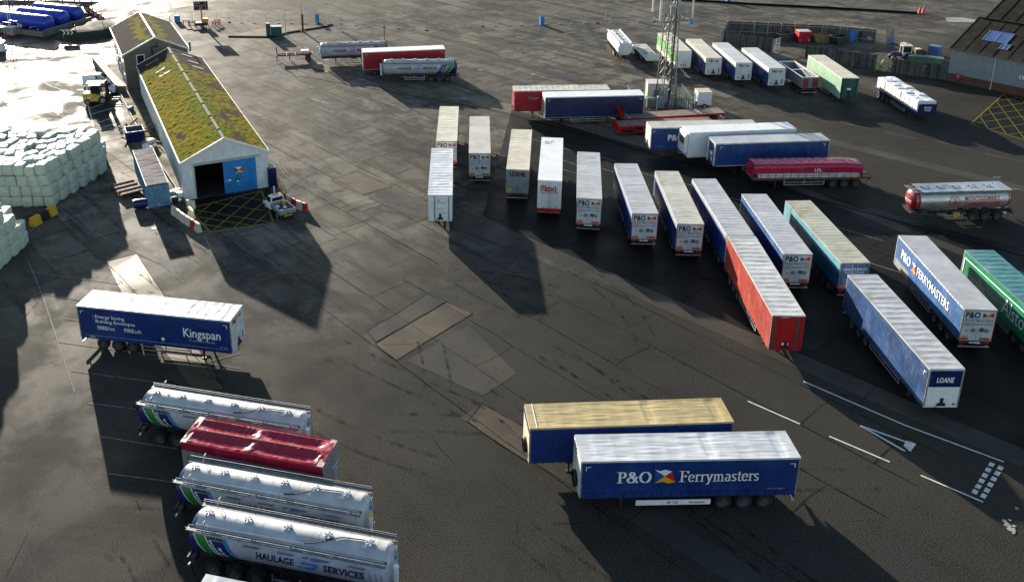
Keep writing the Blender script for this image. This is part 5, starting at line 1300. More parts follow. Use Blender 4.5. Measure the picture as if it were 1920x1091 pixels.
# ================================================================== rendered building behind
RENDER = paint('grey_render', (.135, .118, .095), .8, .2, .8, dirt=(.07, .06, .05), dirtamt=.6, bumpy=.3)
def building():
    Wd = 9.8; L = 20.2; He = 5.75; Hr = 8.0; ang = radians(22.9)
    root = thing('rendered_building', 'grey rendered building with brown mossy roof, behind the long shed', 'building', (-48.05, 140.3, 0), ang)
    b = MB(); b.box(0, Wd, 0, L, 0, He)
    for y0 in (0, L - .01): b.prism([(0, He), (Wd, He), (Wd / 2, Hr)], y0, y0 + .01)
    b.build('wall', RENDER, root)
    sl = Hr - He; ov = .3; dz = ov * sl / (Wd / 2)
    cl = lambda a, c, x, y: -.1 + .8 * max(0, 1 - abs(c - .75) * 2.2) * (1.1 - .5 * abs(a - .45)) + .6 * noise.noise((x * .6, y * .9, 2))
    for xe, s in ((-ov, 21), (Wd + ov, 22)):
        mossy_slope('roof', root, (xe, -.25, He - dz + .06), (xe, L + .25, He - dz + .06), (Wd / 2, -.25, Hr + .06), (Wd / 2, L + .25, Hr + .06), 110, 26, cl, .06)
    v = MB(); v.bar((Wd / 2, -.3, Hr + .12), (Wd / 2, L + .3, Hr + .12), .3, .06); v.build('ridge_capping', GREYP, root)
    v = MB()
    for xe in (-ov, Wd + ov):
        for y in (-.3, L + .3): v.bar((xe, y, He - dz), (Wd / 2, y, Hr + .05), .06, .22)
        v.bar((xe + (-.05 if xe < 0 else .05), -.3, He - .1), (xe + (-.05 if xe < 0 else .05), L + .3, He - .1), .14, .14)
    for x, y in ((-.08, .2), (-.08, 7), (-.08, 13), (Wd + .1, .2)): v.cyl((x, y, 0), (x, y, He - .1), .06, 8)
    v.build('fascia', WHITE, root)
    for x0, z0 in ((1.9, 3.9), (7.55, 3.75)):
        w = MB(); w.box(x0 - .08, x0 + 1.2, -.06, -.0, z0 - .08, z0 + 1.55); f = w.build('window', WINK, root)
        p = MB(); p.box(x0 + .04, x0 + 1.08, -.075, -.062, z0 + .06, z0 + 1.43); p.build('pane', GLASS, f)
    for k in range(7):
        w = MB(); y = 1.6 + k * 2.6; w.box(-.06, 0, y, y + 1.2, 2.9, 4.5); f = w.build('window', WINK, root)
        p = MB(); p.box(-.07, -.062, y + .08, y + 1.12, 2.98, 4.42); p.build('pane', GLASS, f)
        w = MB(); w.box(-.06, 0, y, y + 1.2, .5, 2.0); f = w.build('window', WINK, root)
        p = MB(); p.box(-.07, -.062, y + .08, y + 1.12, .58, 1.92); p.build('pane', GLASS, f)
    c = MB(); c.tube([(4.3, -.15, 4.6), (4.3, -.15, 6.6), (5.2, -.15, 6.4), (5.2, -.15, 7.2)], .08, 8); c.build('flue_pipe', BLACK, root)
    c = MB(); c.cyl((Wd + .45, -.1, 5.2), (Wd + .45, -.1, 6.6), .16, 10); c.box(Wd + .3, Wd + .6, -.25, .05, 6.4, 6.75); c.build('vent_cowl', DGREY, root)
building()
# ramp and low walls at the left of the sheds
LOWW = paint('low_wall_concrete', (.20, .175, .13), .8, .25, 1, dirt=(.08, .075, .05), dirtamt=.6)
def wall_run(name, label, cat, pts, w, h, mat, cap=None):
    root = thing(name, label, cat, pts[0], 0)
    b = MB(); o = Vector(pts[0])
    for p, q in zip(pts, pts[1:]):
        p = Vector(p) - o; q = Vector(q) - o; b.bar((p.x, p.y, h / 2), (q.x, q.y, h / 2), w, h)
    b.build('wall', mat, root)
    if cap:
        c = MB()
        for p, q in zip(pts, pts[1:]):
            p = Vector(p) - o; q = Vector(q) - o; c.bar((p.x, p.y, h + .03), (q.x, q.y, h + .03), w + .06, .06)
        c.build('coping', cap, root)
    return root
G0 = lambda u, v: tuple(G(u, v))
b = MB(); pr = [G(186, 116), G(238, 172), G(222, 172), G(177, 116)]
for z0_, z1_ in ((0, .9),):
    lo = [(p.x, p.y, 0) for p in pr]; hi = [(p.x, p.y, z1_) for p in pr]; i = len(b.v); b.v += lo + hi
    for q in ((4, 5, 6, 7), (0, 1, 5, 4), (1, 2, 6, 5), (2, 3, 7, 6), (3, 0, 4, 7)): b.f.append(tuple(i + k for k in q)); b.m.append(0)
tag(b.build('ramp', LOWW), 'sloping concrete ramp along the left wall of the rendered building', 'ramp')
wall_run('low_wall', 'thin pale low wall on the outer edge of the concrete ramp', 'wall', [G0(174, 118), G0(220, 174)], .18, 1.25, LOWW, WHITE)
wall_run('low_wall', 'low pale kerb wall along the mossy verge beside the container', 'wall', [G0(224, 174), G0(262, 250), G0(352, 388)], .16, .28, LOWW)
M_VERGE = asphalt('mossy_verge', (.05, .06, .012), (.14, .12, .02), .8, .95, stain=(.03, .03, .01), tan=(.12, .11, .06), tanamt=.5, grain=.8, spec=.2)
sheet('mossy_verge', [[G(226, 176), G(262, 250), G(340, 372), G(348, 376), G(252, 180)]], M_VERGE, 9)

# ================================================================== blue shipping container
CONTB = paint('container_blue', (.10, .26, .38), .55, .25, 1.2, dirt=(.13, .055, .03), dirtamt=.45)
def rust_roof():
    m, nt, bs = ntree('rusted_container_roof'); v = coord(nt, scale=(2.2, .35, 1))
    n = noise_tex(nt, 1.1, 7, .7, v, .3); n2 = noise_tex(nt, 4, 5, .7, coord(nt))
    c = mixc(nt, ramp(nt, n2, .3, .7), (.26, .27, .28), (.40, .40, .41)); c = mixc(nt, ramp(nt, n, .47, .57), c, (.15, .062, .028)); c = mixc(nt, ramp(nt, n, .58, .70), c, (.06, .026, .015))
    nt.links.new(c, bs.inputs['Base Color']); bs.inputs['Roughness'].default_value = .85; bs.inputs['Specular IOR Level'].default_value = .1; return m
def container():
    L, W, z0, H = 12.3, 2.44, .15, 2.85
    root = thing('shipping_container', 'pale blue shipping container with rusty roof beside the long shed', 'container', (-30.357, 94.374, 0), 1.982)
    b = MB(); b.box(0, L, -W / 2, W / 2, z0, z0 + .16)
    for x in (0, L - .16):
        for y in (-W / 2, W / 2 - .16): b.box(x, x + .16, y, y + .16, z0 + .16, H)
    for y in (-W / 2, W / 2 - .08): b.box(.16, L - .16, y, y + .08, H - .1, H)
    b.build('frame', CONTB, root)
    s = MB(); corrugated(s, (.16, -W / 2 + .03), (L - .16, -W / 2 + .03), z0 + .16, H - .1, .28, .036); corrugated(s, (L - .16, W / 2 - .03), (.16, W / 2 - .03), z0 + .16, H - .1, .28, .036); s.box(L - .08, L - .04, -W / 2 + .16, W / 2 - .16, z0, H - .02); s.build('side_panel', CONTB, root)
    r_ = MB(); r_.grid(lambda a, c: (.05 + a * (L - .1), (c - .5) * (W - .1), H + .01 + (.018 if int(a * 88) % 2 else 0) + .03 * noise.noise((a * 9, c * 2, 1))), 176, 8); r_.build('roof', rust_roof(), root)
    F = frame_mat((0, W / 2, 0), (0, -1, 0), (0, 0, 1))
    for k in (0, 1):
        d = MB(); u0 = .1 + k * 1.13; d.box(u0, u0 + 1.1, z0 + .12, H - .1, 0, .05)
        for i in range(2):
            for j in range(3): d.box(u0 + .07 + i * .52, u0 + .49 + i * .52, z0 + .25 + j * .8, z0 + .93 + j * .8, .05, .075)
        o = d.build('door', CONTB, root, M=F @ Matrix.Translation((0, 0, 0)))
        h = MB()
        for u in (u0 + .3, u0 + .8): h.cyl((u, z0 + .1, .1), (u, H - .1, .1), .02, 6)
        h.box(u0 + .3, u0 + .62, z0 + 1.2, z0 + 1.26, .09, .12); h.build('lock_rod', ALU, o, 30)
        D = Decal(); rr = random.Random(k + 2)
        for q in range(16): x = u0 + rr.uniform(.05, .95); y = rr.uniform(z0 + .2, H - .4); w = rr.uniform(.03, .12); D.poly([(x, y), (x + w, y + .02), (x + w * .8, y + rr.uniform(.08, .25)), (x + w * .2, y + .12)], rr.choice((RUST, WINK, DGREY, RUST)))
        D.build('rust_patch', o, Matrix.Translation((0, 0, .08)))
    t = MB(); t.box(.3, .9, -.6, .75, .0, .15); t.box(-.35, .3, -.3, .95, 0, .12); t.build('timber_packer', RUST, root)
container()

# ================================================================== warehouse on the right edge
def metal_roof():
    m, nt, bs = ntree('old_corrugated_roof'); v = coord(nt); n = noise_tex(nt, .5, 6, .65, v)
    w = nn(nt, 'ShaderNodeTexWave', wave_type='BANDS', bands_direction='X'); w.inputs['Scale'].default_value = 1.6; nt.links.new(v, w.inputs['Vector'])
    c = mixc(nt, ramp(nt, n, .35, .7), (.014, .013, .011), (.032, .030, .026)); c = mixc(nt, ramp(nt, noise_tex(nt, 1.7, 4, .6, v), .5, .75, 0, .6), c, (.035, .045, .022))
    nt.links.new(c, bs.inputs['Base Color']); bs.inputs['Roughness'].default_value = .9; bs.inputs['Specular IOR Level'].default_value = .05; bump(nt, bs, w.outputs[1], .6, .08); return m
BRICK = None
def brick():
    m, nt, bs = ntree('red_brick'); v = coord(nt); t = nn(nt, 'ShaderNodeTexBrick'); nt.links.new(coord(nt, rot=(radians(90), 0, 0)), t.inputs['Vector'])
    t.inputs['Color1'].default_value = (.17, .05, .035, 1); t.inputs['Color2'].default_value = (.11, .035, .028, 1); t.inputs['Mortar'].default_value = (.12, .09, .07, 1); t.inputs['Scale'].default_value = 4
    nt.links.new(mixc(nt, ramp(nt, noise_tex(nt, .8, 5, .6, v), .45, .7, 0, .6), t.outputs[0], (.05, .03, .025)), bs.inputs['Base Color']); bs.inputs['Roughness'].default_value = .85; return m
OLDROOF = metal_roof(); BRICKM = brick()
CLAD = paint('grey_cladding', (.23, .26, .28), .5, .15, .5, dirt=(.14, .15, .15), dirtamt=.5, streak=True)
SKYL = paint('blue_skylight', (.10, .16, .38), .35, .2, 1)
def warehouse():
    # x along the front wall to the right, y away
    ang = atan2(132.02 - 141.07, 89.75 - 82.87); L = 42; He = 5.36; D_ = 8.4; Hr = 9.0
    root = thing('warehouse', 'grey clad warehouse with red brick base and old dark roof, right edge of the view', 'warehouse', (82.87, 141.07, 0), ang)
    b = MB(); corrugated(b, (0, 0), (L, 0), 1.28, He, .35, .03); corrugated(b, (0, D_ * 2), (0, 0), 1.28, He, .35, .03); corrugated(b, (L, D_ * 2), (0, D_ * 2), 0, He, .35, .03)
    b.quadface([(0.02, 0, He), (0.02, D_ * 2, He), (0.02, D_, Hr)]); b.quadface([(L, 0, 0), (L, D_ * 2, 0), (L, D_ * 2, He), (L, D_, Hr), (L, 0, He)]); b.build('wall', CLAD, root)
    w = MB(); w.box(-.06, L, -.06, .1, 0, 1.28); w.box(-.06, .1, .1, D_ * 2, 0, 1.28); w.build('brick_base', BRICKM, root)
    r_ = MB(); ov = .35; dz = ov * (Hr - He) / D_
    for s in (0, 1):
        ye = -ov if s == 0 else 2 * D_ + ov
        r_.quadface([(-.3, ye, He - dz + .06), (L, ye, He - dz + .06), (L, D_, Hr + .06), (-.3, D_, Hr + .06)])
        r_.quadface([(-.3, ye, He - dz - .04), (L, ye, He - dz - .04), (L, D_, Hr - .04), (-.3, D_, Hr - .04)])
    for k in range(19): x = -.25 + k * 2.1; r_.bar((x, -ov, He - dz + .07), (x, D_, Hr + .07), .07, .04)
    r_.bar((-.3, D_, Hr + .1), (L, D_, Hr + .1), .4, .08); r_.build('roof', OLDROOF, root)
    f = lambda x, t: (x, -ov + (D_ + ov) * t, He - dz + (Hr - He + dz) * t + .1)
    for x0, x1, t0, t1 in ((2.9, 6.4, .38, .68), (6.0, 7.2, .22, .38), (11.0, 14.6, .38, .68), (19, 22.5, .38, .68)):
        s_ = MB(); s_.quadface([f(x0, t0), f(x1, t0), f(x1, t1), f(x0, t1)]); o = s_.build('skylight', SKYL, root)
        q = MB()
        for k in range(3): xx = x0 + (x1 - x0) * k / 2; q.bar(f(xx, t0), f(xx, t1), .09, .06)
        q.build('glazing_bar', ALU, o)
    p = MB(); p.cyl((6.6, -.15, 0), (6.6, -.15, He - .1), .07, 8); p.build('downpipe', WHITE, root, 30)
    p = MB(); p.bar((-.2, -.45, He - .12), (L, -.45, He - .12), .14, .12); p.build('gutter', DGREY, root)
    F = frame_mat((0, 0, 0), (1, 0, 0), (0, 0, 1)); D = Decal(); D.rect(1.2, 2.1, .65, 1.45, INKR); D.rect(1.5, 1.8, .8, 1.3, DULLW); D.rect(1.65, 1.72, .9, 1.2, INKR); D.build('fire_point_sign', root, F @ Matrix.Translation((0, 0, .08)))
    D = Decal(); D.rect(10.2, 11.4, 2.6, 3.1, WINK); D.rect(10.4, 10.6, 2.7, 3.0, INK); D.rect(10.9, 11.2, 2.75, 3.0, INK); D.build('wall_sign', root, F @ Matrix.Translation((0, 0, .06)))
    D = Decal(); D.rect(11.6, 14, 4.35, 4.9, DULLW); D.build('wall_panel', root, F @ Matrix.Translation((0, 0, .05)))
warehouse()
def warehouse2():
    ang = atan2(132.02 - 141.07, 89.75 - 82.87)
    root = thing('rear_warehouse', 'dark corrugated roofed warehouse behind the grey clad one, top right', 'warehouse', (97.0, 157.5, 0), ang)
    L, D_, He, Hr = 40, 9, 5.4, 9.2; b = MB(); b.box(0, L, 0, 2 * D_, 0, He); b.prism([(0, He), (L, He), (L, Hr), (0, Hr)], D_ - .02, D_ + .02); b.build('wall', CLAD, root)
    r_ = MB()
    for ye in (-.3, 2 * D_ + .3): r_.quadface([(-.3, ye, He), (L, ye, He), (L, D_, Hr), (-.3, D_, Hr)])
    r_.quadface([(0, 0, He), (0, 2 * D_, He), (0, D_, Hr)])
    for k in range(17): x = -.2 + k * 2.3; r_.bar((x, -.3, He + .02), (x, D_, Hr + .02), .07, .04)
    r_.bar((-.3, D_, Hr + .06), (L, D_, Hr + .06), .4, .08); r_.build('roof', OLDROOF, root)
warehouse2()
# ================================================================== wrapped bales
def bale_mat(name, rgb):
    m, nt, bs = ntree(name); v = coord(nt); oi = nn(nt, 'ShaderNodeObjectInfo')
    n = noise_tex(nt, 1.8, 5, .6, v); c = mixc(nt, ramp(nt, n, .3, .7), tuple(x * .8 for x in rgb), rgb)
    c = mixc(nt, ramp(nt, oi.outputs['Random'], 0, 1, 0, .45), c, (.46, .50, .41)); c = mixc(nt, ramp(nt, noise_tex(nt, 3.2, 6, .7, v), .55, .8, 0, .6), c, (.30, .31, .18))
    nt.links.new(c, bs.inputs['Base Color']); bs.inputs['Roughness'].default_value = .55; bs.inputs['Specular IOR Level'].default_value = .2
    w = nn(nt, 'ShaderNodeTexWave', wave_type='BANDS', bands_direction='DIAGONAL'); w.inputs['Scale'].default_value = 2.2; w.inputs['Distortion'].default_value = 6; w.inputs['Detail'].default_value = 3
    nt.links.new(v, w.inputs['Vector']); bump(nt, bs, w.outputs[1], .3, .06); return m
BALE = bale_mat('bale_wrap', (.57, .62, .51))
bm_ = []
for k in range(9):
    m_ = soft_block(1.17, 1.88, 1.25, 5.7 * k + 2, 7, .095, .22); m_.materials.append(BALE); bm_.append(m_)
rb_ = random.Random(12); BG = 'pale green wrapped bales in the big stack'
def bale(x, y, z, rz, label, group, tilt=.02, sc=1.0):
    o = link('wrapped_bale', bm_[rb_.randrange(9)]); o.location = (x, y, z); o.scale = (sc, sc, sc)
    o.rotation_euler = (rb_.uniform(-tilt, tilt), rb_.uniform(-tilt, tilt), rz + rb_.choice((0, pi)) + rb_.uniform(-.03, .03)); return tag(o, label, 'bale', group)
# big stack: seven rows deep, four high, right end stepping outwards
LT = 'pale green wrapped bale lying on the sunlit top of the big stack'; LF = 'pale green wrapped bale in the shaded front face of the big stack'; LR = 'pale green wrapped bale in the stepped right end of the big stack'; LL = 'pale green wrapped bale in the shaded back of the big stack'
LOWR = ['pale green wrapped bale in the bottom row of the big stack front', 'pale green wrapped bale in the second row of the big stack front', 'pale green wrapped bale in the third row of the big stack front', 'pale green wrapped bale in the sunlit top front row of the big stack']
xr = [-42.35, -41.9, -41.45, -40.95, -40.5, -40.15, -40.75, -41.3]
for row in range(8):
    y = 95.75 + row * 1.88
    n_top = 4 if row < 7 else 3
    for lev in range(4):
        if lev >= n_top and rb_.random() < .5: continue
        x_end = xr[row] - (.0 if lev < 2 else .45 if lev == 2 else .62) + rb_.uniform(-.08, .08)
        for col in range(13):
            x = x_end - .58 - col * 1.2 + (.0 if lev % 2 == 0 else .03)
            vis_top = lev == 3 or (lev == 2 and row == 7); vis_front = row == 0 and col < 8; vis_right = col < 2; back = row == 7 and lev < 3
            if not (vis_top or vis_front or vis_right or back): continue
            if lev == 3 and row > 0 and rb_.random() < .1 and col > 0:
                continue
            lab, gp = (LOWR[lev], 'front row bales at level %d of the big stack' % (lev + 1)) if vis_front else (LR, BG + ' right end') if (vis_right and not vis_top) else (LT, BG + ' top') if vis_top else (LL, BG + ' back')
            jy = rb_.uniform(-.06, .06) + (.25 * (lev > 1) if row == 0 else 0)
            bale(x + rb_.uniform(-.05, .05), y + jy + (rb_.uniform(-.3, .3) if lev == 3 and row else 0), lev * 1.2 + (rb_.uniform(-.12, .16) if lev == 3 else 0), rb_.uniform(-.4, .4) if lev == 3 and row else rb_.uniform(-.05, .05), lab, gp, .13 if lev == 3 and row else .035, rb_.uniform(.99, 1.05))
            if lev == 3 and row and rb_.random() < .0: pass
# missing bales leave the level below showing
for row in range(1, 6):
    for col in range(2, 12):
        if (row * 7 + col * 3) % 4 == 0: bale(xr[row] - .58 - col * 1.2, 95.75 + row * 1.88, 2.4, 0, LT, BG + ' top', .05)
S2 = 'pale green wrapped bales in the near stack'
for (x, y, n) in ((-42.95, 85.2, 2), (-43.0, 83.55, 3), (-43.2, 81.9, 4), (-43.3, 80.2, 4), (-44.2, 85.6, 3), (-44.3, 83.9, 4), (-44.6, 82.1, 5), (-45.6, 85.8, 4), (-45.7, 84.0, 5), (-44.6, 80.3, 5), (-46.9, 85.9, 4), (-47.0, 84.1, 5), (-48.3, 85.9, 4), (-48.3, 84, 5)):
    for k in range(n): bale(x + .75 - .08 * k, y + rb_.uniform(-.06, .06), k * 1.28, .06 + pi / 2 * 0, 'pale green wrapped bale in the stepped stack at the left edge' if k < n - 1 else 'pale green wrapped bale on top of a step of the left edge stack', S2 + (' lower' if k < n - 1 else ' top'), .04, 1.06)

# ================================================================== blocks, barriers, sacks
def block(label, p, rz, mats, L=1.1):
    root = thing('concrete_block', label, 'block', (p.x, p.y, 0), rz)
    prof = lambda: [(-.42, 0), (.42, 0), (.36, .45), (.22, .98), (-.22, .98), (-.36, .45)]
    b = MB(); b.prism(prof(), -L / 2, L / 2); b.build('block_body', mats, root)
    b = MB(); b.box(-.12, .12, -L / 2 + .1, L / 2 - .1, .975, 1.03); b.build('lifting_ridge', mats, root)
pa, pb = Vector((-42.75, 89.95, 0)), Vector((-41.75, 93.0, 0)); dv = (pb - pa).normalized(); rz_ = atan2(dv.y, dv.x) - pi / 2
block('yellow painted concrete block, nearer of the pair on the dark tarmac', pa + dv * .35, rz_, YELLOW, 1.15); block('yellow painted concrete block, beside the corner of the big bale stack', pb - dv * .3, rz_, YELLOW, 1.1)
block('black painted concrete block between the two yellow blocks', (pa + pb) / 2 + dv * .05, rz_, BLACK, 1.0)
def barrier_mesh(mat):
    b = MB(); pr_ = [(-.26, 0), (.26, 0), (.22, .18), (.14, .45), (.11, .95), (-.11, .95), (-.14, .45), (-.22, .18)]
    i = []
    for y, s in ((-.56, .7), (-.48, 1), (-.06, 1), (0, .88), (.06, 1), (.48, 1), (.56, .7)):
        i.append(len(b.v)); b.v += [(x * s, y, z * (1 if s > .8 else .97)) for x, z in pr_]
    n = len(pr_)
    for a_, c_ in zip(i, i[1:]):
        for k in range(n): b.f.append((a_ + k, c_ + k, c_ + (k + 1) % n, a_ + (k + 1) % n)); b.m.append(0)
    b.f.append(tuple(i[0] + k for k in range(n))); b.f.append(tuple(i[-1] + k for k in range(n))); b.m += [0, 0]
    return b.mesh('road_barrier', mat, 35)
BAR_W = barrier_mesh(CREAM); BAR_R = barrier_mesh(paint('barrier_red', (.50, .025, .02), .45, .2, 2))
def bar_line(pts, cols, labs, group):
    for (p, q), c, l in zip(zip(pts, pts[1:]), cols, labs):
        p = Vector(p[:2]); q = Vector(q[:2]); o = link('road_barrier', BAR_R if c == 'r' else BAR_W); m = (p + q) / 2; d = q - p
        o.location = (m.x, m.y, 0); o.rotation_euler = (0, 0, atan2(d.y, d.x) - pi / 2); o.scale = (1, d.length / 1.14, 1); tag(o, l, 'barrier', group)
bg1 = 'plastic barriers left of the yellow box'
bar_line([(-28.6, 92.9), (-27.75, 91.95), (-27.1, 91.1), (-26.35, 90.2), (-25.65, 89.45), (-25.0, 88.75), (-24.3, 87.95)], 'wwwwrw', ['white plastic road barrier nearest the container doors', 'white plastic road barrier, second from the container', 'white plastic road barrier in the middle of the left line', 'white plastic road barrier touching the red one', 'single red plastic road barrier in the left line', 'white plastic road barrier at the near end beyond the red one'], bg1)
bar_line([(-27.3, 94.4), (-26.3, 94.0)], 'w', ['white plastic road barrier standing apart by the shed corner'], bg1)
bar_line([(-26.6, 92.6), (-25.75, 91.2)], 'w', ['white plastic road barrier lying inside the left line'], bg1)
bg2 = 'plastic barriers behind the pickup'
bar_line([(-16.95, 96.5), (-16.3, 95.65), (-15.6, 94.75), (-14.95, 94.0), (-14.15, 93.35), (-13.6, 92.95)], 'rwrwr', ['red plastic road barrier farthest behind the pickup cab', 'white plastic road barrier between two red ones behind the pickup bed', 'red plastic road barrier in the middle behind the pickup', 'white plastic road barrier lit by the sun behind the pickup tail', 'red plastic road barrier at the near end behind the pickup'], bg2)
sk = soft_block(.8, .7, .5, 9, 4, .2, .3); sk.materials.append(SACK); skd = soft_block(.9, .8, .9, 19, 4, .15, .25); skd.materials.append(BLACK)
def put(name, me, x, y, z, rz, label, cat, s=1.0, group=None):
    o = link(name, me); o.location = (x, y, z); o.rotation_euler = (0, 0, rz); o.scale = (s, s, s) if not isinstance(s, tuple) else s; return tag(o, label, cat, group)
for k, (u, v, w_) in enumerate(((327, 371, 0), (334, 368, 0), (338, 374, 0))): p = G(u, v); put('sack', sk, p.x, p.y, .35, k, 'white bulging sack in the heap between container and shed', 'sack', 1.1, 'white sacks by the shed corner')
p = G(331, 381); put('sack', skd, p.x - .2, p.y + .2, 0, .4, 'black filled sack under the white sacks by the shed corner', 'sack', .8)
for k, (u, v) in enumerate(((276, 279), (284, 274), (281, 283))): p = G(u, v); put('sack', sk, p.x, p.y, .3 * (k % 2), k * 1.1, 'pale sack heaped behind the blue container', 'sack', 1.35, 'sacks behind the container')
p = G(268, 393); dr = MB(); dr.lathe([(-.75, .05), (-.72, .5), (-.3, .56), (.3, .56), (.72, .5), (.75, .05)], 20, 0, Matrix.Translation((0, 0, .56))); put('drum', dr.mesh('drum', DBLUE, 40), -32.5, 94.3, 0, .3, 'dark blue plastic drum lying by the container doors', 'drum')
# steel frame with timber shelves
def rack():
    root = thing('flat_rack', 'rusty steel frame with timber slats lying beside the blue container', 'rack', (-35.3, 99.0, 0), -.92 + pi / 2)
    b = MB()
    for y in (-1.75, -.6, .6, 1.75): b.bar((-1.35, y, .55), (1.35, y, .55), .14, .2)
    for x in (-1.35, 1.35): b.bar((x, -1.8, .42), (x, 1.8, .42), .14, .18)
    for x in (-1.35, 1.35):
        for y in (-1.75, 1.75): b.box(x - .08, x + .08, y - .08, y + .08, 0, .5)
    b.build('frame', RUST, root)
    d = MB()
    for y0 in (-1.62, -.47, .73):
        for k in range(3): d.box(-1.3, 1.3, y0 + k * .33, y0 + k * .33 + .29, .5, .54)
    d.build('timber_slats', WOOD, root)
rk = rack()

# ================================================================== vehicles by the sheds
def small_wheel(root, x, y, r=.36, w=.22, M=None):
    b = MB(); b.cyl((x, y - w / 2, r), (x, y + w / 2, r), r, 18); o = b.build('wheel', BLACK, root, 40)
    h = MB(); s = -1 if y < 0 else 1; h.cyl((x, y + s * (w / 2 - .02), r), (x, y + s * (w / 2 + .012), r), r * .58, 14); h.build('rim', GREYP, o, 40)
def loft(secs, mi=0):
    """secs: list of (x, [(y,z)...]) rings with equal counts"""
    b = MB(); idx = []
    for x, ring in secs:
        idx.append(len(b.v)); b.v += [(x, y, z) for y, z in ring]
    n = len(secs[0][1])
    for a_, c_ in zip(idx, idx[1:]):
        for k in range(n): b.f.append((a_ + k, c_ + k, c_ + (k + 1) % n, a_ + (k + 1) % n)); b.m.append(mi)
    b.f.append(tuple(idx[0] + k for k in range(n))); b.f.append(tuple(idx[-1] + k for k in range(n))); b.m += [mi, mi]; return b
def ring(w, z0, z1, tw=None, r=.1):
    tw = w if tw is None else tw
    return [(-w, z0), (w, z0), (w * 1.0, z0 + (z1 - z0) * .5), (tw, z1 - r), (tw - r, z1), (-tw + r, z1), (-tw, z1 - r), (-w, z0 + (z1 - z0) * .5)]
def van(label, x, y, rz):
    root = thing('van', label, 'van', (x, y, 0), rz, 'white vans parked by the ramp')
    # front towards +x
    b = loft([(-2.2, ring(.84, .35, 1.78, .74)), (-2.1, ring(.88, .3, 1.88, .76)), (.4, ring(.9, .28, 1.9, .76)), (.75, ring(.9, .28, 1.82, .72)), (1.35, ring(.9, .28, 1.2, .78)), (1.95, ring(.88, .28, 1.05, .74)), (2.18, ring(.8, .35, .85, .68))]); b.build('body', WHITE2, root, 35)
    w = MB(); w.quadface([(.78, -.66, 1.8), (.78, .66, 1.8), (1.37, .72, 1.22), (1.37, -.72, 1.22)]); o = w.build('windscreen', GLASS, root); o.location = (.02, 0, .02)
    for s in (-1, 1):
        w = MB(); w.quadface([(-.1, s * .86, 1.72), (.62, s * .85, 1.68), (1.15, s * .91, 1.2), (-.1, s * .915, 1.2)]); w.build('side_window', GLASS, root)
    for s in (-1, 1):
        w = MB(); w.quadface([(-2.215, s * .1, 1.6), (-2.215, s * .62, 1.6), (-2.23, s * .66, 1.1), (-2.23, s * .1, 1.1)]); w.build('rear_window', GLASS, root)
    m = MB(); m.box(2.1, 2.25, -.8, .8, .3, .55); m.box(-2.3, -2.15, -.82, .82, .3, .5); m.box(1.0, 1.15, -1.05, -.9, 1.1, 1.3); m.box(1.0, 1.15, .9, 1.05, 1.1, 1.3); m.build('bumper', DGREY, root)
    for s in (-1, 1): h = MB(); h.box(2.05, 2.2, s * .62 - .15, s * .62 + .15, .62, .82); h.build('headlight', WINK, root)
    for xx in (-1.35, 1.35):
        for s in (-1, 1): small_wheel(root, xx, s * .8, .32, .22)
van('white panel van at the back, beside the ramp by the rendered building', -53.75, 143.1, .12)
van('white panel van standing behind the yellow forklift', -51.5, 138.4, .12)
def forklift():
    root = thing('forklift', 'big yellow forklift with white cab roof and black mast, parked by the vans', 'forklift', (-50.6, 133.6, 0), .16)
    b = loft([(-1.9, ring(.95, .55, 1.55, .85)), (-1.7, ring(1.1, .45, 1.75, .95)), (-.2, ring(1.1, .5, 1.6, .95)), (.9, ring(1.0, .5, 1.25, .9)), (1.2, ring(.95, .55, 1.1, .85))]); b.build('body', YELLOW, root, 35)
    c = MB(); 
    for x in (-.75, .65):
        for y in (-.7, .7): c.bar((x, y, 1.4), (x * .95, y * .95, 2.85), .09)
    c.build('cab_frame', BLACK, root); r_ = MB(); r_.box(-.85, .75, -.8, .8, 2.85, 2.95); r_.build('cab_roof', WHITE2, root)
    g_ = MB(); g_.box(-.68, .6, -.64, .64, 1.5, 2.8); g_.build('cab_glass', GLASS, root)
    s = MB(); s.box(-.2, .3, -.28, .28, 1.4, 1.65); s.box(-.3, -.15, -.28, .28, 1.65, 2.2); s.build('seat', BLACK, root)
    m = MB()
    for y in (-.5, .5): m.box(1.45, 1.62, y - .09, y + .09, .2, 3.4); m.box(1.64, 1.75, y - .05, y + .05, .3, 2.9)
    for z in (.6, 1.9, 3.3): m.box(1.5, 1.6, -.5, .5, z, z + .14)
    m.cyl((1.55, 0, .4), (1.55, 0, 3.0), .08, 8); m.build('mast', BLACK, root)
    f = MB(); f.box(1.76, 1.86, -1.0, 1.0, .55, .7); f.box(1.76, 1.86, -1.0, 1.0, 1.1, 1.22)
    for y in (-.55, .55): f.box(1.86, 3.3, y - .09, y + .09, .5, .58); f.box(1.78, 1.9, y - .09, y + .09, .5, 1.25)
    f.build('forks', CHASSIS, root)
    for x, r in ((-1.25, .45), (.95, .62)):
        for y in (-.95, .95): small_wheel(root, x, y, r, .4)
    D = Decal(); D.poly([(-.6 + .45 * cos(a_), 1.15 + .2 * sin(a_)) for a_ in [2 * pi * k / 16 for k in range(16)]], INKR); D.poly([(-.6 + .36 * cos(a_), 1.15 + .14 * sin(a_)) for a_ in [2 * pi * k / 16 for k in range(16)]], WINK); D.build('emblem', root, frame_mat((-.3, -1.12, 0), (1, 0, 0), (0, 0, 1)))
    x_ = MB(); x_.cyl((-1.2, .5, 1.6), (-1.2, .5, 2.5), .06, 8); x_.build('exhaust', BLACK, root)
forklift()
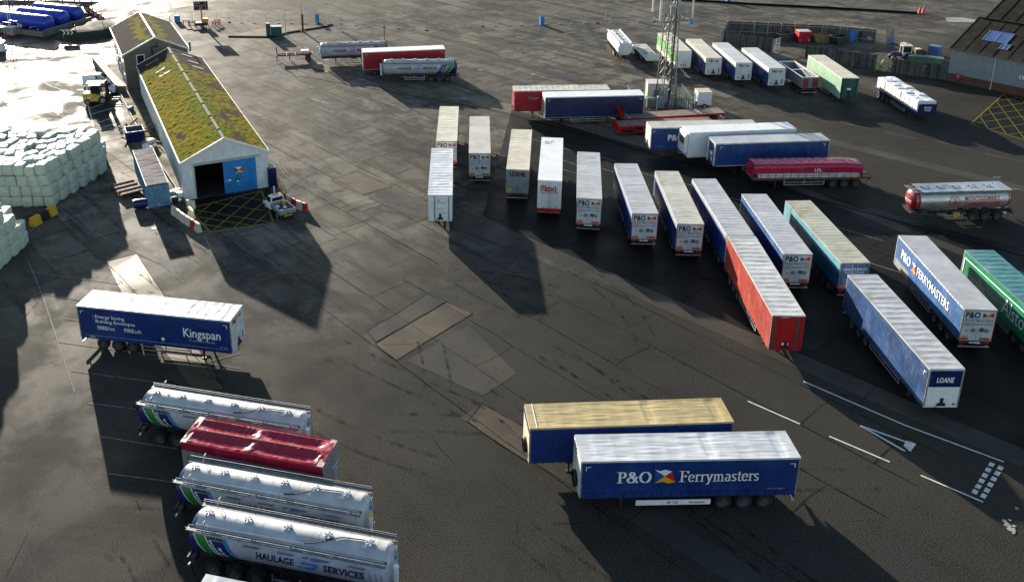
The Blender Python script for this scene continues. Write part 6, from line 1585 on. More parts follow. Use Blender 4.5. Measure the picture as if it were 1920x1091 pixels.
def pickup():
    # front towards +x
    root = thing('pickup_truck', 'white dropside pickup with orange roof beacon, parked on the yellow box', 'truck', (-16.75, 92.9, 0), 2.16)
    b = loft([(.15, ring(.85, .5, 1.0, .85, .05)), (.2, ring(.88, .45, 1.15, .86, .05)), (1.3, ring(.88, .42, 1.15, .84, .06)), (1.9, ring(.86, .42, 1.02, .78, .08)), (2.45, ring(.8, .45, .88, .7, .08))]); b.build('body', WHITE2, root, 35)
    c = loft([(.25, [(-.8, 1.1), (.8, 1.1), (.8, 1.4), (.72, 1.84), (.62, 1.9), (-.62, 1.9), (-.72, 1.84), (-.8, 1.4)]), (1.0, [(-.8, 1.1), (.8, 1.1), (.8, 1.4), (.7, 1.84), (.62, 1.9), (-.62, 1.9), (-.7, 1.84), (-.8, 1.4)]), (1.75, [(-.8, 1.08), (.8, 1.08), (.8, 1.1), (.76, 1.12), (.66, 1.14), (-.66, 1.14), (-.76, 1.12), (-.8, 1.1)])]); c.build('cab', WHITE2, root, 35)
    w = MB(); w.quadface([(.235, -.6, 1.72), (.235, .6, 1.72), (.235, .68, 1.32), (.235, -.68, 1.32)]); w.build('rear_window', GLASS, root)
    w = MB(); w.quadface([(1.06, -.6, 1.87), (1.06, .6, 1.87), (1.72, .68, 1.18), (1.72, -.68, 1.18)]); w.build('windscreen', GLASS, root)
    for s in (-1, 1): w = MB(); w.quadface([(.35, s * .8, 1.76), (1.0, s * .79, 1.76), (1.5, s * .82, 1.2), (.35, s * .825, 1.2)]); w.build('side_window', GLASS, root)
    d = MB(); d.box(-2.3, .1, -.86, .86, .78, .84); d.build('load_bed', DGREY, root)
    for s in (-1, 1): e_ = MB(); e_.box(-2.3, .1, s * .9 - .03, s * .9 + .03, .72, 1.2); e_.build('dropside', ALU, root)
    e_ = MB(); e_.box(-2.36, -2.3, -.93, .93, .7, 1.2); t = e_.build('tailgate', ALU, root); e_ = MB(); e_.box(.1, .15, -.9, .9, .72, 1.25); e_.build('bulkhead', ALU, root)
    D = Decal(); D.text('PORT SECURITY', .93, .85, .2, GREYI, align='C', wid=1.2); D.build('lettering', t, proud(frame_mat((-2.36, .93, 0), (0, -1, 0), (0, 0, 1)), .006)) if False else None
    m = MB(); m.box(.55, .75, -.35, .35, 1.9, 2.0); m.build('beacon', ORANGE, root)
    m = MB(); m.box(-2.4, -2.32, -.45, .45, .45, .6); m.build('number_plate', YELLOW, root); m = MB(); m.box(-2.38, -2.25, -.85, .85, .42, .55); m.box(-2.2, 2.2, -.4, -.3, .4, .6); m.box(-2.2, 2.2, .3, .4, .4, .6); m.build('chassis', CHASSIS, root)
    for x in (-1.4, 1.65):
        for y in (-.76, .76): small_wheel(root, x, y, .34, .22)
    for s in (-1, 1): h = MB(); h.box(1.45, 1.6, s * .95 - .08, s * .95 + .08, 1.15, 1.38); h.build('mirror', BLACK, root)
    R = Matrix.Rotation(2.16, 4, 'Z')
    for x, y, s in ((-.6, .45, .55), (-1.2, -.2, .5), (-1.8, .5, .5)): p = Vector((-16.75, 92.9, .84)) + R @ Vector((x, y, 0)); put('sack', sk, p.x, p.y, .84, x, 'small white sack in the bed of the pickup', 'sack', s, 'sacks in the pickup bed')
    p = Vector((-16.75, 92.9, .84)) + R @ Vector((-.3, -.5, 0)); dr2 = MB(); dr2.cyl((0, 0, 0), (0, 0, .5), .2, 14); put('drum', dr2.mesh('drum', YELLOW, 40), p.x, p.y, .845, 0, 'small yellow drum in the bed of the pickup', 'drum')
pickup()
# pallets and blue drums stacked at the right flank of the shed
def stack_r():
    ax = Vector((sin(radians(22.6)) * -1, cos(radians(22.6)), 0))
    for k in range(3):
        root = thing('pallet_stack', ['dark blue pallet stack at the right front corner of the shed', 'dark blue pallet stack, second from the shed front', 'dark blue pallet stack, farthest along the shed flank'][k], 'pallets', (-18.35 - ax.x * 0 + ax.x * (1.0 + k * 1.5), 99.6 + ax.y * (1.0 + k * 1.5), 0), radians(22.6), 'pallet stacks beside the shed')
        b = MB()
        for j in range(13 - 2 * k):
            for q in range(3): b.box(-.5 + q * .4, -.3 + q * .4, -.6, .6, j * .19, j * .19 + .1)
            for q in range(5): b.box(-.5, .5, -.6 + q * .26, -.45 + q * .26, j * .19 + .1, j * .19 + .15)
        b.build('pallets', DBLUE, root)
stack_r()
def guardrail(name, label, pts, h, mat, rails=(.5, 1.0), post=1.6, r=.035):
    root = thing(name, label, 'railing', (pts[0][0], pts[0][1], 0)); o = Vector((pts[0][0], pts[0][1], 0)); b = MB()
    for p, q in zip(pts, pts[1:]):
        p = Vector((p[0], p[1], 0)) - o; q = Vector((q[0], q[1], 0)) - o; n = max(1, int((q - p).length / post))
        for k in range(n + 1): c = p + (q - p) * k / n; b.cyl((c.x, c.y, 0), (c.x, c.y, h), r, 6)
        for z in rails: b.cyl((p.x, p.y, z), (q.x, q.y, z), r, 6)
    b.build('rails', mat, root); return root
guardrail('guard_rail', 'yellow guard rail along the right flank of the shed', [G0(511, 322)[:2], G0(527, 366)[:2]], 1.1, YELLOW)
b = MB(); b.cyl((0, 0, 0), (0, 0, 1.1), .1, 10); put('bollard', b.mesh('bollard', WINK, 40), -18.0, 97.6, 0, 0, 'white bollard by the right front corner of the shed', 'bollard')
# junk and blue skip behind the big stack
def skip(name, label, x, y, rz, L, W, H, mat, fill=None, rust=None):
    root = thing(name, label, 'skip', (x, y, 0), rz)
    b = MB(); t = .05
    prof = [(-L / 2 + .5, 0), (L / 2 - .5, 0), (L / 2, H), (-L / 2, H)]
    for y0 in (-W / 2, W / 2 - t): b.prism(prof, y0, y0 + t)
    b.quadface([(-L / 2 + .5, -W / 2, .05), (L / 2 - .5, -W / 2, .05), (L / 2 - .5, W / 2, .05), (-L / 2 + .5, W / 2, .05)])
    for s in (-1, 1): b.quadface([(s * (L / 2 - .5), -W / 2, 0), (s * (L / 2 - .5), W / 2, 0), (s * L / 2, W / 2, H), (s * L / 2, -W / 2, H)])
    for y0 in (-W / 2 - .03, W / 2 - .05): b.box(-L / 2, L / 2, y0, y0 + .08, H, H + .07)
    for s in (-1, 1): b.box(min(s * L / 2, s * L / 2 - s * .08), max(s * L / 2, s * L / 2 - s * .08), -W / 2 + .06, W / 2 - .06, H, H + .07)
    for k in (-.6, .6):
        for y0 in (-W / 2 - .06, W / 2): b.box(k - .06, k + .06, y0, y0 + .06, .1, H)
    b.build('skip_body', mat, root)
    if fill:
        f = MB(); f.grid(lambda a, c: ((a - .5) * (L - .5), (c - .5) * (W - .15), H * .72 + .3 * noise.noise((a * 5, c * 4, L)) + .12 * noise.noise((a * 14, c * 12, L))), 24, 16); f.build('rubble', fill, root)
    return root
RUBBLE = paint('rubble', (.16, .14, .11), .9, .6, 4, dirt=(.05, .045, .04), dirtamt=.7)
skip('skip', 'dark blue skip with pale rim, behind the big bale stack by the verge', -39.75, 116.6, 1.98, 2.6, 2.3, 1.6, DBLUE, RUBBLE)
def scrap(name, label, x, y, rz, seed, mat, n=14, s=1.0):
    root = thing(name, label, 'scrap', (x, y, 0), rz); r = random.Random(seed); b = MB()
    for k in range(n):
        p = Vector((r.uniform(-1, 1), r.uniform(-.8, .8), r.uniform(.1, .9))) * s; q = p + Vector((r.uniform(-1, 1), r.uniform(-1, 1), r.uniform(-.3, .4))) * s
        q.z = max(.05, q.z); b.bar(p, q, r.uniform(.06, .25) * s, r.uniform(.04, .12) * s)
    b.build('scrap_bars', mat, root); return root
scrap('scrap_heap', 'tangle of dark machinery parts behind the dark blue skip', -41.5, 120.3, .4, 3, RUST, 18, 1.2)
scrap('broken_pallets', 'heap of broken timber on the verge left of the shed', -38.6, 120.2, 1.2, 5, WOOD, 14, 1.0); scrap('broken_pallets', 'broken timber lying on moss near the container back', -36.9, 114.2, .5, 6, WOOD, 12, .9)
put('barrel', dr.mesh('barrel', LBLUE, 40), -44.3, 129.6, 0, 1, 'small blue and white tub by the shed left wall', 'tub', .55)
# ================================================================== blue gas tanks, bund, mound
TANKBL = paint('gas_tank_blue', (.012, .045, .42), .3, .15, .5)
def gas_tank(label, x, y):
    root = thing('storage_tank', label, 'tank', (x, y, 0), radians(-24), 'blue storage tanks'); r = 1.55; L = 13; z = 1.95
    left, right = domed(L, r, .8); b = MB(); b.lathe(left + [(L - .8, r)] + right[1:], 40, 0, Matrix.Translation((-L, 0, z))); b.build('vessel', TANKBL, root, 40)
    for q in (-L + 2.5, -2.5): s = MB(); s.prism([(q - .25, 0), (q + .25, 0), (q + .25, 1.2), (q - .25, 1.2)], -1.2, 1.2); s.build('saddle', GREYP, root)
    f = MB()
    for k in range(4): f.cyl((-L + 2.5 + k * 2.4, 0, z + r - .05), (-L + 2.5 + k * 2.4, 0, z + r + .15), .16, 10)
    f.cyl((-.02, -.2, z - .7), (.12, -.2, z - .7), .1, 8); f.build('valve', DGREY, root, 40)
gas_tank('blue cylindrical storage tank nearest the chevron sign', -75.2, 179.6); gas_tank('blue cylindrical storage tank, middle of the three by the chevron sign', -73.8, 184.0); gas_tank('blue cylindrical storage tank, farthest back by the red barriers', -72.4, 188.4)
gas_tank('blue cylindrical storage tank, only its end showing at the left edge', -88.0, 181.5)
wall_run('bund_wall', 'low brown block wall running beside the blue tanks', 'wall', [G0(84, 70), G0(172, 44)], .35, 1.3, paint('bund_brown', (.14, .11, .09), .8, .3, 1, dirt=(.3, .28, .24), dirtamt=.4), LOWW)
wall_run('bund_wall', 'low pale block wall in front of the blue tanks', 'wall', [G0(82, 70), G0(32, 64), G0(-15, 60)], .35, 1.0, LOWW)
def mound():
    c = [G(100, 74), G(110, 77), G(140, 79), G(206, 72), G(225, 60), G(215, 42), G(172, 45)]
    cx = sum(p.x for p in c) / len(c); cy = sum(p.y for p in c) / len(c); b = MB()
    rings = [(1, 0), (.82, .9), (.6, 1.3), (.3, 1.45)]
    for s, z in rings: 
        for p in c: b.v.append((cx + (p.x - cx) * s, cy + (p.y - cy) * s, z))
    n = len(c)
    for j in range(len(rings) - 1):
        for k in range(n): b.f.append((j * n + k, j * n + (k + 1) % n, (j + 1) * n + (k + 1) % n, (j + 1) * n + k)); b.m.append(0)
    b.f.append(tuple(3 * n + k for k in range(n))); b.m.append(0)
    struct(b.build('earth_bank', asphalt('dark_bank', (.018, .016, .014), (.035, .032, .025), .8, .95, tan=(.04, .045, .02), tanamt=.5, grain=.8, spec=.2), smooth=50))
mound()
def chevron():
    p = G(130, 76); root = thing('chevron_sign', 'black sign with three white chevrons on the dark bank', 'sign', (p.x, p.y, 0), radians(2))
    b = MB(); b.box(-1.5, 1.5, -.03, .03, 1.0, 2.0); b.build('sign_board', BLACK, root)
    for x in (-1.1, 1.1): q = MB(); q.cyl((x, .06, 0), (x, .06, 1.9), .05, 8); q.build('post', GALV, root)
    D = Decal()
    for k in range(3):
        u = -1.05 + k * .75; D.poly([(u - .1, 1.92), (u + .2, 1.92), (u + .55, 1.5), (u + .2, 1.08), (u - .1, 1.08), (u + .25, 1.5)], WINK)
    D.build('chevrons', root, frame_mat((0, -.035, 0), (1, 0, 0), (0, 0, 1)))
chevron()
def lamp_stub(label, u, v, h, mat, r=.06, name='post'):
    p = G(u, v); b = MB(); b.cyl((0, 0, 0), (0, 0, h), r, 10); b.cyl((0, 0, 0), (0, 0, .15), r * 2, 10); return put(name, b.mesh(name, mat, 40), p.x, p.y, 0, 0, label, 'post')
lamp_stub('slim grey post standing on the dark bank', 143, 68, 2.2, GALV); lamp_stub('slim grey post at the right end of the dark bank', 194, 58, 3.2, GALV)
def pump_skid():
    p = G(22, 66); root = thing('pump_skid', 'red based pump platform with rails by the blue tanks', 'pump', (p.x, p.y, 0), -.4); b = MB()
    b.box(-1.2, 1.2, -.9, .9, 0, .15); b.build('base', INKR, root); c = MB(); c.box(-.8, .9, -.6, .6, .15, 1.6); c.build('cabinet', GREYP, root); t = MB(); t.box(-1, 1.1, -.8, .8, 1.6, 1.7); t.build('canopy', WHITE, root)
    r_ = MB()
    for x in (-1, 1.1):
        for y in (-.8, .8): r_.cyl((x, y, 0), (x, y, 2.7), .05, 6)
    for y in (-.8, .8): r_.cyl((-1, y, 2.7), (1.1, y, 2.7), .05, 6)
    r_.build('rails', WHITE, root); q = MB(); q.cyl((-.4, 0, 1.7), (-.4, 0, 7.5), .07, 8); q.cyl((-.1, .3, 1.7), (-.1, .3, 7.2), .05, 8); q.build('vent_pipe', WHITE, root)
pump_skid()
p = G(40, 60); b = MB(); b.box(-.4, .4, -.25, .25, 1.0, 1.7); b.cyl((0, 0, 0), (0, 0, 1.0), .05, 6); put('control_box', b.mesh('control_box', WHITE), p.x, p.y, 0, 0, 'small white control box on a post before the tanks', 'box')
b = MB(); b.box(-1.1, 1.1, -1, 1, .3, 1.7); b.box(-1.3, 1.3, -.8, .8, .0, .3); p = G(3, 96); put('bulk_container', b.mesh('bulk_container', WHITE2), p.x - .6, p.y, 0, .2, 'white plastic container at the left edge near the wet yard', 'container')
guardrail('guard_rail', 'white guard rail in front of the nearest blue tank', [G0(58, 66)[:2], G0(80, 62)[:2]], 1.6, WHITE, (.8, 1.5), 1.2)
# steel frames and pipes of the plant behind the tanks
def pipe_rack():
    root = thing('pipe_rack', 'long grey pipe rack behind the blue tanks, top left', 'pipework', (-108, 203, 0), radians(-8)); b = MB()
    for k in range(9): b.box(k * 4, k * 4 + .2, 0, .2, 0, 3.0); b.box(k * 4, k * 4 + .2, 5, 5.2, 0, 3.0); b.box(k * 4, k * 4 + .2, 0, 5.2, 3, 3.2)
    b.build('frame', GREYP, root); c = MB()
    for k in range(8): c.cyl((0, .3 + k * .6, 3.4), (34, .3 + k * .6, 3.4), .16, 8)
    for k in range(5): c.cyl((0, .5 + k * 1, 1.4), (34, .5 + k * 1, 1.4), .2, 8)
    c.build('pipes', paint('pipe_brown', (.15, .12, .10), .6, .4, 1), root)
pipe_rack()
wall_run('hoarding', 'brown earth coloured hoarding behind the farthest blue tank', 'wall', [(-88, 203.5, 0), (-76.5, 199.5, 0)], .4, 1.6, paint('hoarding_brown', (.06, .04, .03), .8, .3, 1))
for k in range(9):
    a_ = Vector(G(158, 16)); c_ = Vector(G(196, 40)); p0 = a_ + (c_ - a_) * k / 9; p1 = a_ + (c_ - a_) * (k + .92) / 9
    bar_line([p0, p1], 'r' if k % 2 == 0 else 'w', ['%s plastic barrier in the line by the farthest blue tank' % ('red' if k % 2 == 0 else 'white')], '%s barriers by the tanks' % ('red' if k % 2 == 0 else 'white'))

# ================================================================== message sign trailer, posts, kerb island, mesh fence
def vms():
    p = G(380, 52); root = thing('message_sign', 'portable road message board on a yellow trailer behind the buildings', 'sign', (p.x, p.y, 0), radians(8))
    b = MB(); b.box(-1.4, 1.4, -.12, .12, 3.6, 5.4); b.build('sign_board', BLACK, root)
    D = Decal()
    for r_, t in ((4.85, 'SLOW'), (4.3, 'PORT'), (3.8, 'TRAFFIC')): pass
    rr = random.Random(2)
    for row in range(3):
        for k in range(6): 
            if rr.random() < .75: D.rect(-1.2 + k * .4, -.95 + k * .4, 3.8 + row * .55, 4.15 + row * .55, GREYP)
    D.rect(-.3, .3, 3.75, 4.2, ORANGE); D.build('display_dots', root, frame_mat((0, -.13, 0), (1, 0, 0), (0, 0, 1)))
    m = MB(); m.box(-.12, .12, -.08, .3, .9, 4.6); m.build('mast', ORANGE, root)
    c = MB(); c.box(-1.3, 1.0, -.7, .7, .5, 1.1); c.bar((-1.3, 0, .5), (-2.4, 0, .5), .1); c.build('trailer_base', CHASSIS, root); e_ = MB(); e_.box(.2, 1.2, -.65, .65, 1.1, 1.9); e_.build('battery_box', YELLOW, root)
    for y in (-.85, .85): small_wheel(root, 0, y, .35, .2)
vms()
def aframe_mesh():
    b = MB(); b.bar((-.5, -.25, 0), (-.5, 0, 1), .07); b.bar((-.5, .25, 0), (-.5, 0, 1), .07); b.bar((.5, -.25, 0), (.5, 0, 1), .07); b.bar((.5, .25, 0), (.5, 0, 1), .07)
    for k in range(5): b.box(-.6 + k * .24, -.36 + k * .24, -.03, .03, .72, .96, k % 2)
    return b.mesh('trestle', [INKR, WINK])
am = aframe_mesh()
for k, (u, v) in enumerate(((349, 48), (361, 50), (370, 52), (389, 51), (402, 52), (408, 46), (405, 49))): p = G(u, v); put('trestle', am, p.x, p.y, 0, k * .6, 'red and white trestle standing around the message board trailer', 'trestle', 1.1, 'trestles round the message board')
def cabinet():
    p = G(517, 68); root = thing('utility_cabinet', 'green utility cabinet with grey slab beside it, on the kerbed island', 'cabinet', (p.x, p.y, 0), .1)
    b = MB(); b.box(-.9, 1.2, -.6, .6, .1, 1.9); b.build('cabinet_body', paint('cabinet_green', (.015, .10, .07), .5, .2, 1), root); r_ = MB(); r_.box(-1, 1.3, -.7, .7, 1.9, 2.0); r_.build('roof', paint('cabinet_roof', (.2, .28, .25), .5, .2, 1), root)
    c = MB(); c.box(-1.75, -1.0, -.5, .5, 0, 2.6); c.build('meter_box', DGREY, root)
cabinet()
lamp_stub('dark red steel column on the kerbed island', 568, 60, 3.6, paint('oxide_red', (.09, .035, .025), .6, .3, 1), .2, 'column')
lamp_stub('slim grey lighting pole by the green cabinet', 536, 66, 5.0, GALV, .05, 'pole'); lamp_stub('slim grey pole on top of the red column', 567, 59, 5.6, GALV, .06, 'pole')
lamp_stub('short orange marker post behind the farther powder tanker', 721, 77, 3.2, paint('post_orange', (.5, .17, .08), .6, .3, 1), .1, 'post')
lamp_stub('pale short bollard at the right end of the kerbed island', 641, 60, 1.8, WHITE, .14, 'bollard'); lamp_stub('slim white marker post right of the kerbed island', 637, 55, 2.6, WHITE, .06, 'post')
kb = MB()
for (a_, c_) in (((428, 69.5), (512, 70.5)), ((512, 70.5), (542, 62)), ((542, 62), (614, 50.5)), ((614, 50.5), (622, 47))):
    p, q = G(*a_), G(*c_); kb.bar((p.x, p.y, .1), (q.x, q.y, .1), .5, .2)
struct(kb.build('kerb', M_JOINT))
sheet('island_surface', [[G(428, 69.5), G(512, 70.5), G(542, 62), G(614, 50.5), G(622, 47), G(500, 52)]], M_CONC, 4)
def mesh_fence(label, pts, h=2.0, step=2.6):
    root = thing('mesh_fence', label, 'fence', (pts[0].x, pts[0].y, 0)); o = Vector((pts[0].x, pts[0].y, 0)); b = MB(); w = MB()
    for p, q in zip(pts, pts[1:]):
        p = Vector((p.x, p.y, 0)) - o; q = Vector((q.x, q.y, 0)) - o; n = max(1, int((q - p).length / step))
        for k in range(n + 1): c = p + (q - p) * k / n; b.cyl((c.x, c.y, 0), (c.x, c.y, h), .03, 5); b.box(c.x - .3, c.x + .3, c.y - .12, c.y + .12, 0, .12)
        for z in (.25, h * .5, h - .05): w.cyl((p.x, p.y, z), (q.x, q.y, z), .012, 4)
    b.build('posts', GALV, root); w.build('wires', GALV, root)
mesh_fence('temporary mesh fence running behind the message board and green cabinet', [G(338, 42), G(430, 43), G(640, 46), G(720, 52)], 2.0)
mesh_fence('temporary mesh fence across the middle of the far yard', [G(720, 52), G(800, 58), G(905, 50), G(1120, 44), G(1225, 40)], 2.0)
def bin_(label, u, v):
    p = G(u, v); root = thing('blue_bin', label, 'bin', (p.x, p.y, 0), .1); b = MB(); b.box(-.4, .4, -.4, .4, .0, 1.35); b.build('bin_body', LBLUE, root); c = MB(); c.cyl((-.42, 0, 1.35), (.42, 0, 1.35), .4, 12); c.build('bin_lid', LBLUE, root)
bin_('blue bin behind the kerbed island near the mesh fence', 595, 43); bin_('lone blue bin in the middle of the far yard', 1016, 47); bin_('blue bin at the top edge near the dark kerb', 1365, 5)
p = G(333, 42); b = MB(); b.box(-.5, .5, -.4, .4, 0, 1.4); put('blue_crate', b.mesh('crate', LBLUE), p.x, p.y, 0, 0, 'blue crate behind the rendered building by the white rails', 'crate')
guardrail('guard_rail', 'pair of white rails running up behind the rendered building', [G0(318, 40)[:2], G0(300, 2)[:2]], 1.1, WHITE, (.5, 1.05), 3); guardrail('guard_rail', 'white rail beside the first one behind the rendered building', [G0(329, 38)[:2], G0(314, 2)[:2]], 1.1, WHITE, (.5, 1.05), 3)
guardrail('guard_rail', 'short white rail frame on the wet yard at the left', [G0(20, 114)[:2], G0(42, 102)[:2]], .5, WHITE, (.4,), 2)
def redframe():
    root = thing('skeletal_trailer', 'red bare steel trailer frame left of the rear powder tanker', 'trailer', (-23.6, 157.2, 0), radians(8)); b = MB()
    for y in (-.5, .5): b.bar((-3.2, y, 1.1), (3.2, y, 1.1), .14, .3)
    for x in (-3.2, -1.5, 0, 1.5, 3): b.bar((x, -1.2, 1.15), (x, 1.2, 1.15), .14, .16)
    b.bar((-3.2, 0, 1.1), (-3.2, 0, 2.6), .16); b.bar((-1, -.5, .1), (-1, -.5, 1.1), .14); b.bar((-1, .5, .1), (-1, .5, 1.1), .14); b.bar((-3.2, -1.2, .1), (-3.2, -1.2, 1.3), .12); b.bar((-3.2, 1.2, .1), (-3.2, 1.2, 1.3), .12)
    b.bar((0, -1.2, .5), (3, -1.2, .5), .1); b.build('frame', paint('frame_red', (.16, .03, .02), .6, .3, 1.5), root)
    for y in (-1, 1): wheel(root, 2.2, y); wheel(root, 3.4, y) if False else None
    c = MB(); c.box(1.0, 2.4, -.8, .6, 1.3, 1.8); c.build('wrapped_bundle', paint('pink_wrap', (.6, .42, .45), .5, .2, 3), root)
redframe()

# ================================================================== lattice mast compound
MASTG = paint('mast_steel', (.15, .16, .165), .5, .25, 2, metal=.4, dirt=(.06, .06, .06), dirtamt=.5)
def mast():
    root = thing('lattice_mast', 'grey steel lattice mast with panel antennas, rising from the fenced compound', 'mast', (34.9, 129.4, 0), .25); H = 19.5
    leg = []
    for k in range(4):
        a_ = pi / 4 + k * pi / 2; leg.append(lambda z, a=a_: Vector(((1.55 - .55 * min(1, z / 14)) * cos(a), (1.55 - .55 * min(1, z / 14)) * sin(a), z)))
    for f in leg:
        b = MB(); b.bar(f(0), f(14), .12); b.bar(f(14), f(H), .10); b.build('leg', MASTG, root)
    b = MB(); zs = [0, 1.6, 3.0, 4.4, 5.8, 7.1, 8.4, 9.7, 11, 12.3, 13.6, 14.9, 16.2, 17.5, 18.8]
    for z0, z1 in zip(zs, zs[1:]):
        for k in range(4):
            f, g_ = leg[k], leg[(k + 1) % 4]; b.bar(f(z0), g_(z0), .045); m = (f(z1) + g_(z1)) / 2; b.bar(f(z0), m, .045); b.bar(g_(z0), m, .045)
    b.build('bracing', MASTG, root)
    l = MB(); f = lambda z: Vector((0, (1.1 - .4 * min(1, z / 14)), z))
    for dx in (-.2, .2): l.bar(f(0) + Vector((dx, 0, 0)), f(14) + Vector((dx, 0, 0)), .04); 
    for k in range(46): l.bar(f(k * .3) + Vector((-.2, 0, 0)), f(k * .3) + Vector((.2, 0, 0)), .03)
    l.build('ladder', MASTG, root)
    c = MB()
    for k in range(5): c.bar((-.75 + k * .06 + .9, -.6, 1), (.3 + k * .06, -.55, 17), .05)
    c.build('cable_run', BLACK, root)
    p = MB(); p.box(-2.2, 2.2, -1.6, -1.5, 13.0, 13.15); p.box(-2.2, 2.2, 1.5, 1.6, 13.0, 13.15); p.box(-2.2, -2.1, -1.6, 1.6, 13.0, 13.15); p.box(2.1, 2.2, -1.6, 1.6, 13.0, 13.15)
    for x in (-2.15, -1.1, 0, 1.1, 2.15):
        for y in (-1.55, 1.55): p.bar((x, y, 13), (x, y, 16.6), .06)
    for z in (14.1, 16.4): 
        for y in (-1.55, 1.55): p.bar((-2.2, y, z), (2.2, y, z), .06)
        for x in (-2.15, 2.15): p.bar((x, -1.6, z), (x, 1.6, z), .06)
    p.bar((-2.5, -1.3, 13.1), (2.7, -1.3, 13.1), .12); p.build('antenna_platform', MASTG, root)
    for x, y, z, m in ((-2.55, -1.3, 13.4, WHITE), (2.65, -1.0, 13.3, WHITE), (-1.7, -1.75, 13.8, GREYP), (1.6, 1.6, 13.8, WHITE), (-2.4, 1.3, 14, WHITE), (0, -1.75, 14.0, GREYP)):
        a_ = MB(); a_.box(x - .14, x + .14, y - .08, y + .08, z, z + 2.8); a_.build('panel_antenna', m, root)
    e_ = MB(); e_.box(2.1, 2.6, -1.4, -1.0, 12.4, 13.0); e_.build('equipment_box', LBLUE, root); e_ = MB(); e_.box(-1.2, -.5, -1.75, -1.5, 14.1, 15.3); e_.box(.5, 1.1, -1.75, -1.5, 14.3, 15.4); e_.build('equipment_box', GREYP, root)
    d = MB(); d.box(-1.9, 1.9, -1.9, 1.9, 0, .14); d.build('plinth', M_CONC2, root)
mast()
def cabin(label, x, y, rz, L, W, H, mat, roofm, name='equipment_cabin'):
    root = thing(name, label, 'cabin', (x, y, 0), rz); b = MB(); b.box(0, L, 0, W, .15, H); b.build('walls', mat, root); r_ = MB(); r_.box(-.06, L + .06, -.06, W + .06, H, H + .12); r_.build('roof', roofm, root)
    d = MB(); d.box(L * .3, L * .3 + .9, -.03, .0, .2, 2.1); d.build('door', GREYP, root); f = MB(); f.box(.1, L - .1, .1, W - .1, 0, .15); f.build('plinth', M_CONC2, root); return root
cabin('cream equipment cabin with pale roof, left of the lattice mast', 32.45, 130.5, -.1, 3.0, 2.4, 3.0, paint('cabin_cream', (.52, .48, .38), .6, .12, 1), paint('cabin_roof', (.55, .52, .47), .6, .1, 1))
def whitebox():
    root = thing('white_box_trailer', 'small white box body on a trailer, right of the lattice mast', 'trailer', (39.35, 128.15, 0), .0); b = MB(); b.box(0, 2.0, 0, 2.0, .45, 2.35); b.build('box_body', WHITE2, root)
    r_ = MB(); r_.box(-.04, 2.04, -.04, 2.04, 2.35, 2.42); r_.build('roof', R_CREAM, root); t = MB(); t.bar((0, 1, .4), (-1.1, 1, .45), .1); t.box(.1, 1.9, .2, 1.8, .3, .45); t.build('drawbar', CHASSIS, root)
    for y in (-.12, 2.12): small_wheel(root, 1.0, y, .33, .2)
    h = MB(); h.box(-.05, 0, .2, .3, .6, 2.2); h.box(-.05, 0, 1.2, 1.3, .6, 2.2); h.box(-.3, -.02, .4, .9, .5, .9); h.build('door_gear', GREYP, root)
whitebox()
b = MB(); b.box(-.7, .7, -.5, .5, 0, 1.3); b.box(-.78, .78, -.58, .58, 1.3, 1.4); p = G(1218, 202); put('utility_box', b.mesh('utility_box', paint('moss_green_box', (.14, .2, .12), .6, .3, 1)), p.x + .3, p.y + .6, 0, 0, 'low green utility box in the mast compound', 'box')
b = MB(); b.box(-.5, .5, -.4, .4, .1, 1.9); b.box(-.6, .6, -.5, .5, 0, .1); put('grey_cabinet', b.mesh('grey_cabinet', paint('cabinet_bluegrey', (.2, .26, .31), .5, .2, 1)), 33.9, 128.2, 0, 0, 'blue grey steel cabinet at the foot of the lattice mast', 'cabinet')
def palisade(label, pts, h=2.2, mat=GALV, step=.34, gatecol=None):
    root = thing('palisade_fence', label, 'fence', (pts[0][0], pts[0][1], 0)); o = Vector((pts[0][0], pts[0][1], 0)); b = MB(); r_ = MB()
    for p, q in zip(pts, pts[1:]):
        p = Vector((p[0], p[1], 0)) - o; q = Vector((q[0], q[1], 0)) - o; n = max(1, int((q - p).length / step)); d = (q - p).normalized(); a_ = atan2(d.y, d.x)
        for k in range(n + 1): c = p + (q - p) * k / n; b.box(-.035, .035, -.01, .01, .05, h, 0, Matrix.Translation(c) @ Matrix.Rotation(a_, 4, 'Z'))
        for z in (.35, h - .35): r_.bar((p.x, p.y, z), (q.x, q.y, z), .05, .06)
        for k in range(0, n + 1, 8): c = p + (q - p) * k / n; r_.box(c.x - .06, c.x + .06, c.y - .06, c.y + .06, 0, h)
    b.build('pales', mat, root); r_.build('rails', mat, root)
FENCEG = paint('compound_green', (.10, .16, .17), .5, .25, 1.2, metal=.2)
palisade('grey green palisade fence around the lattice mast compound', [(30.2, 126.5), (38.2, 126.5), (38.4, 133.5), (30.0, 134.0), (30.2, 126.5)], 2.2, FENCEG)

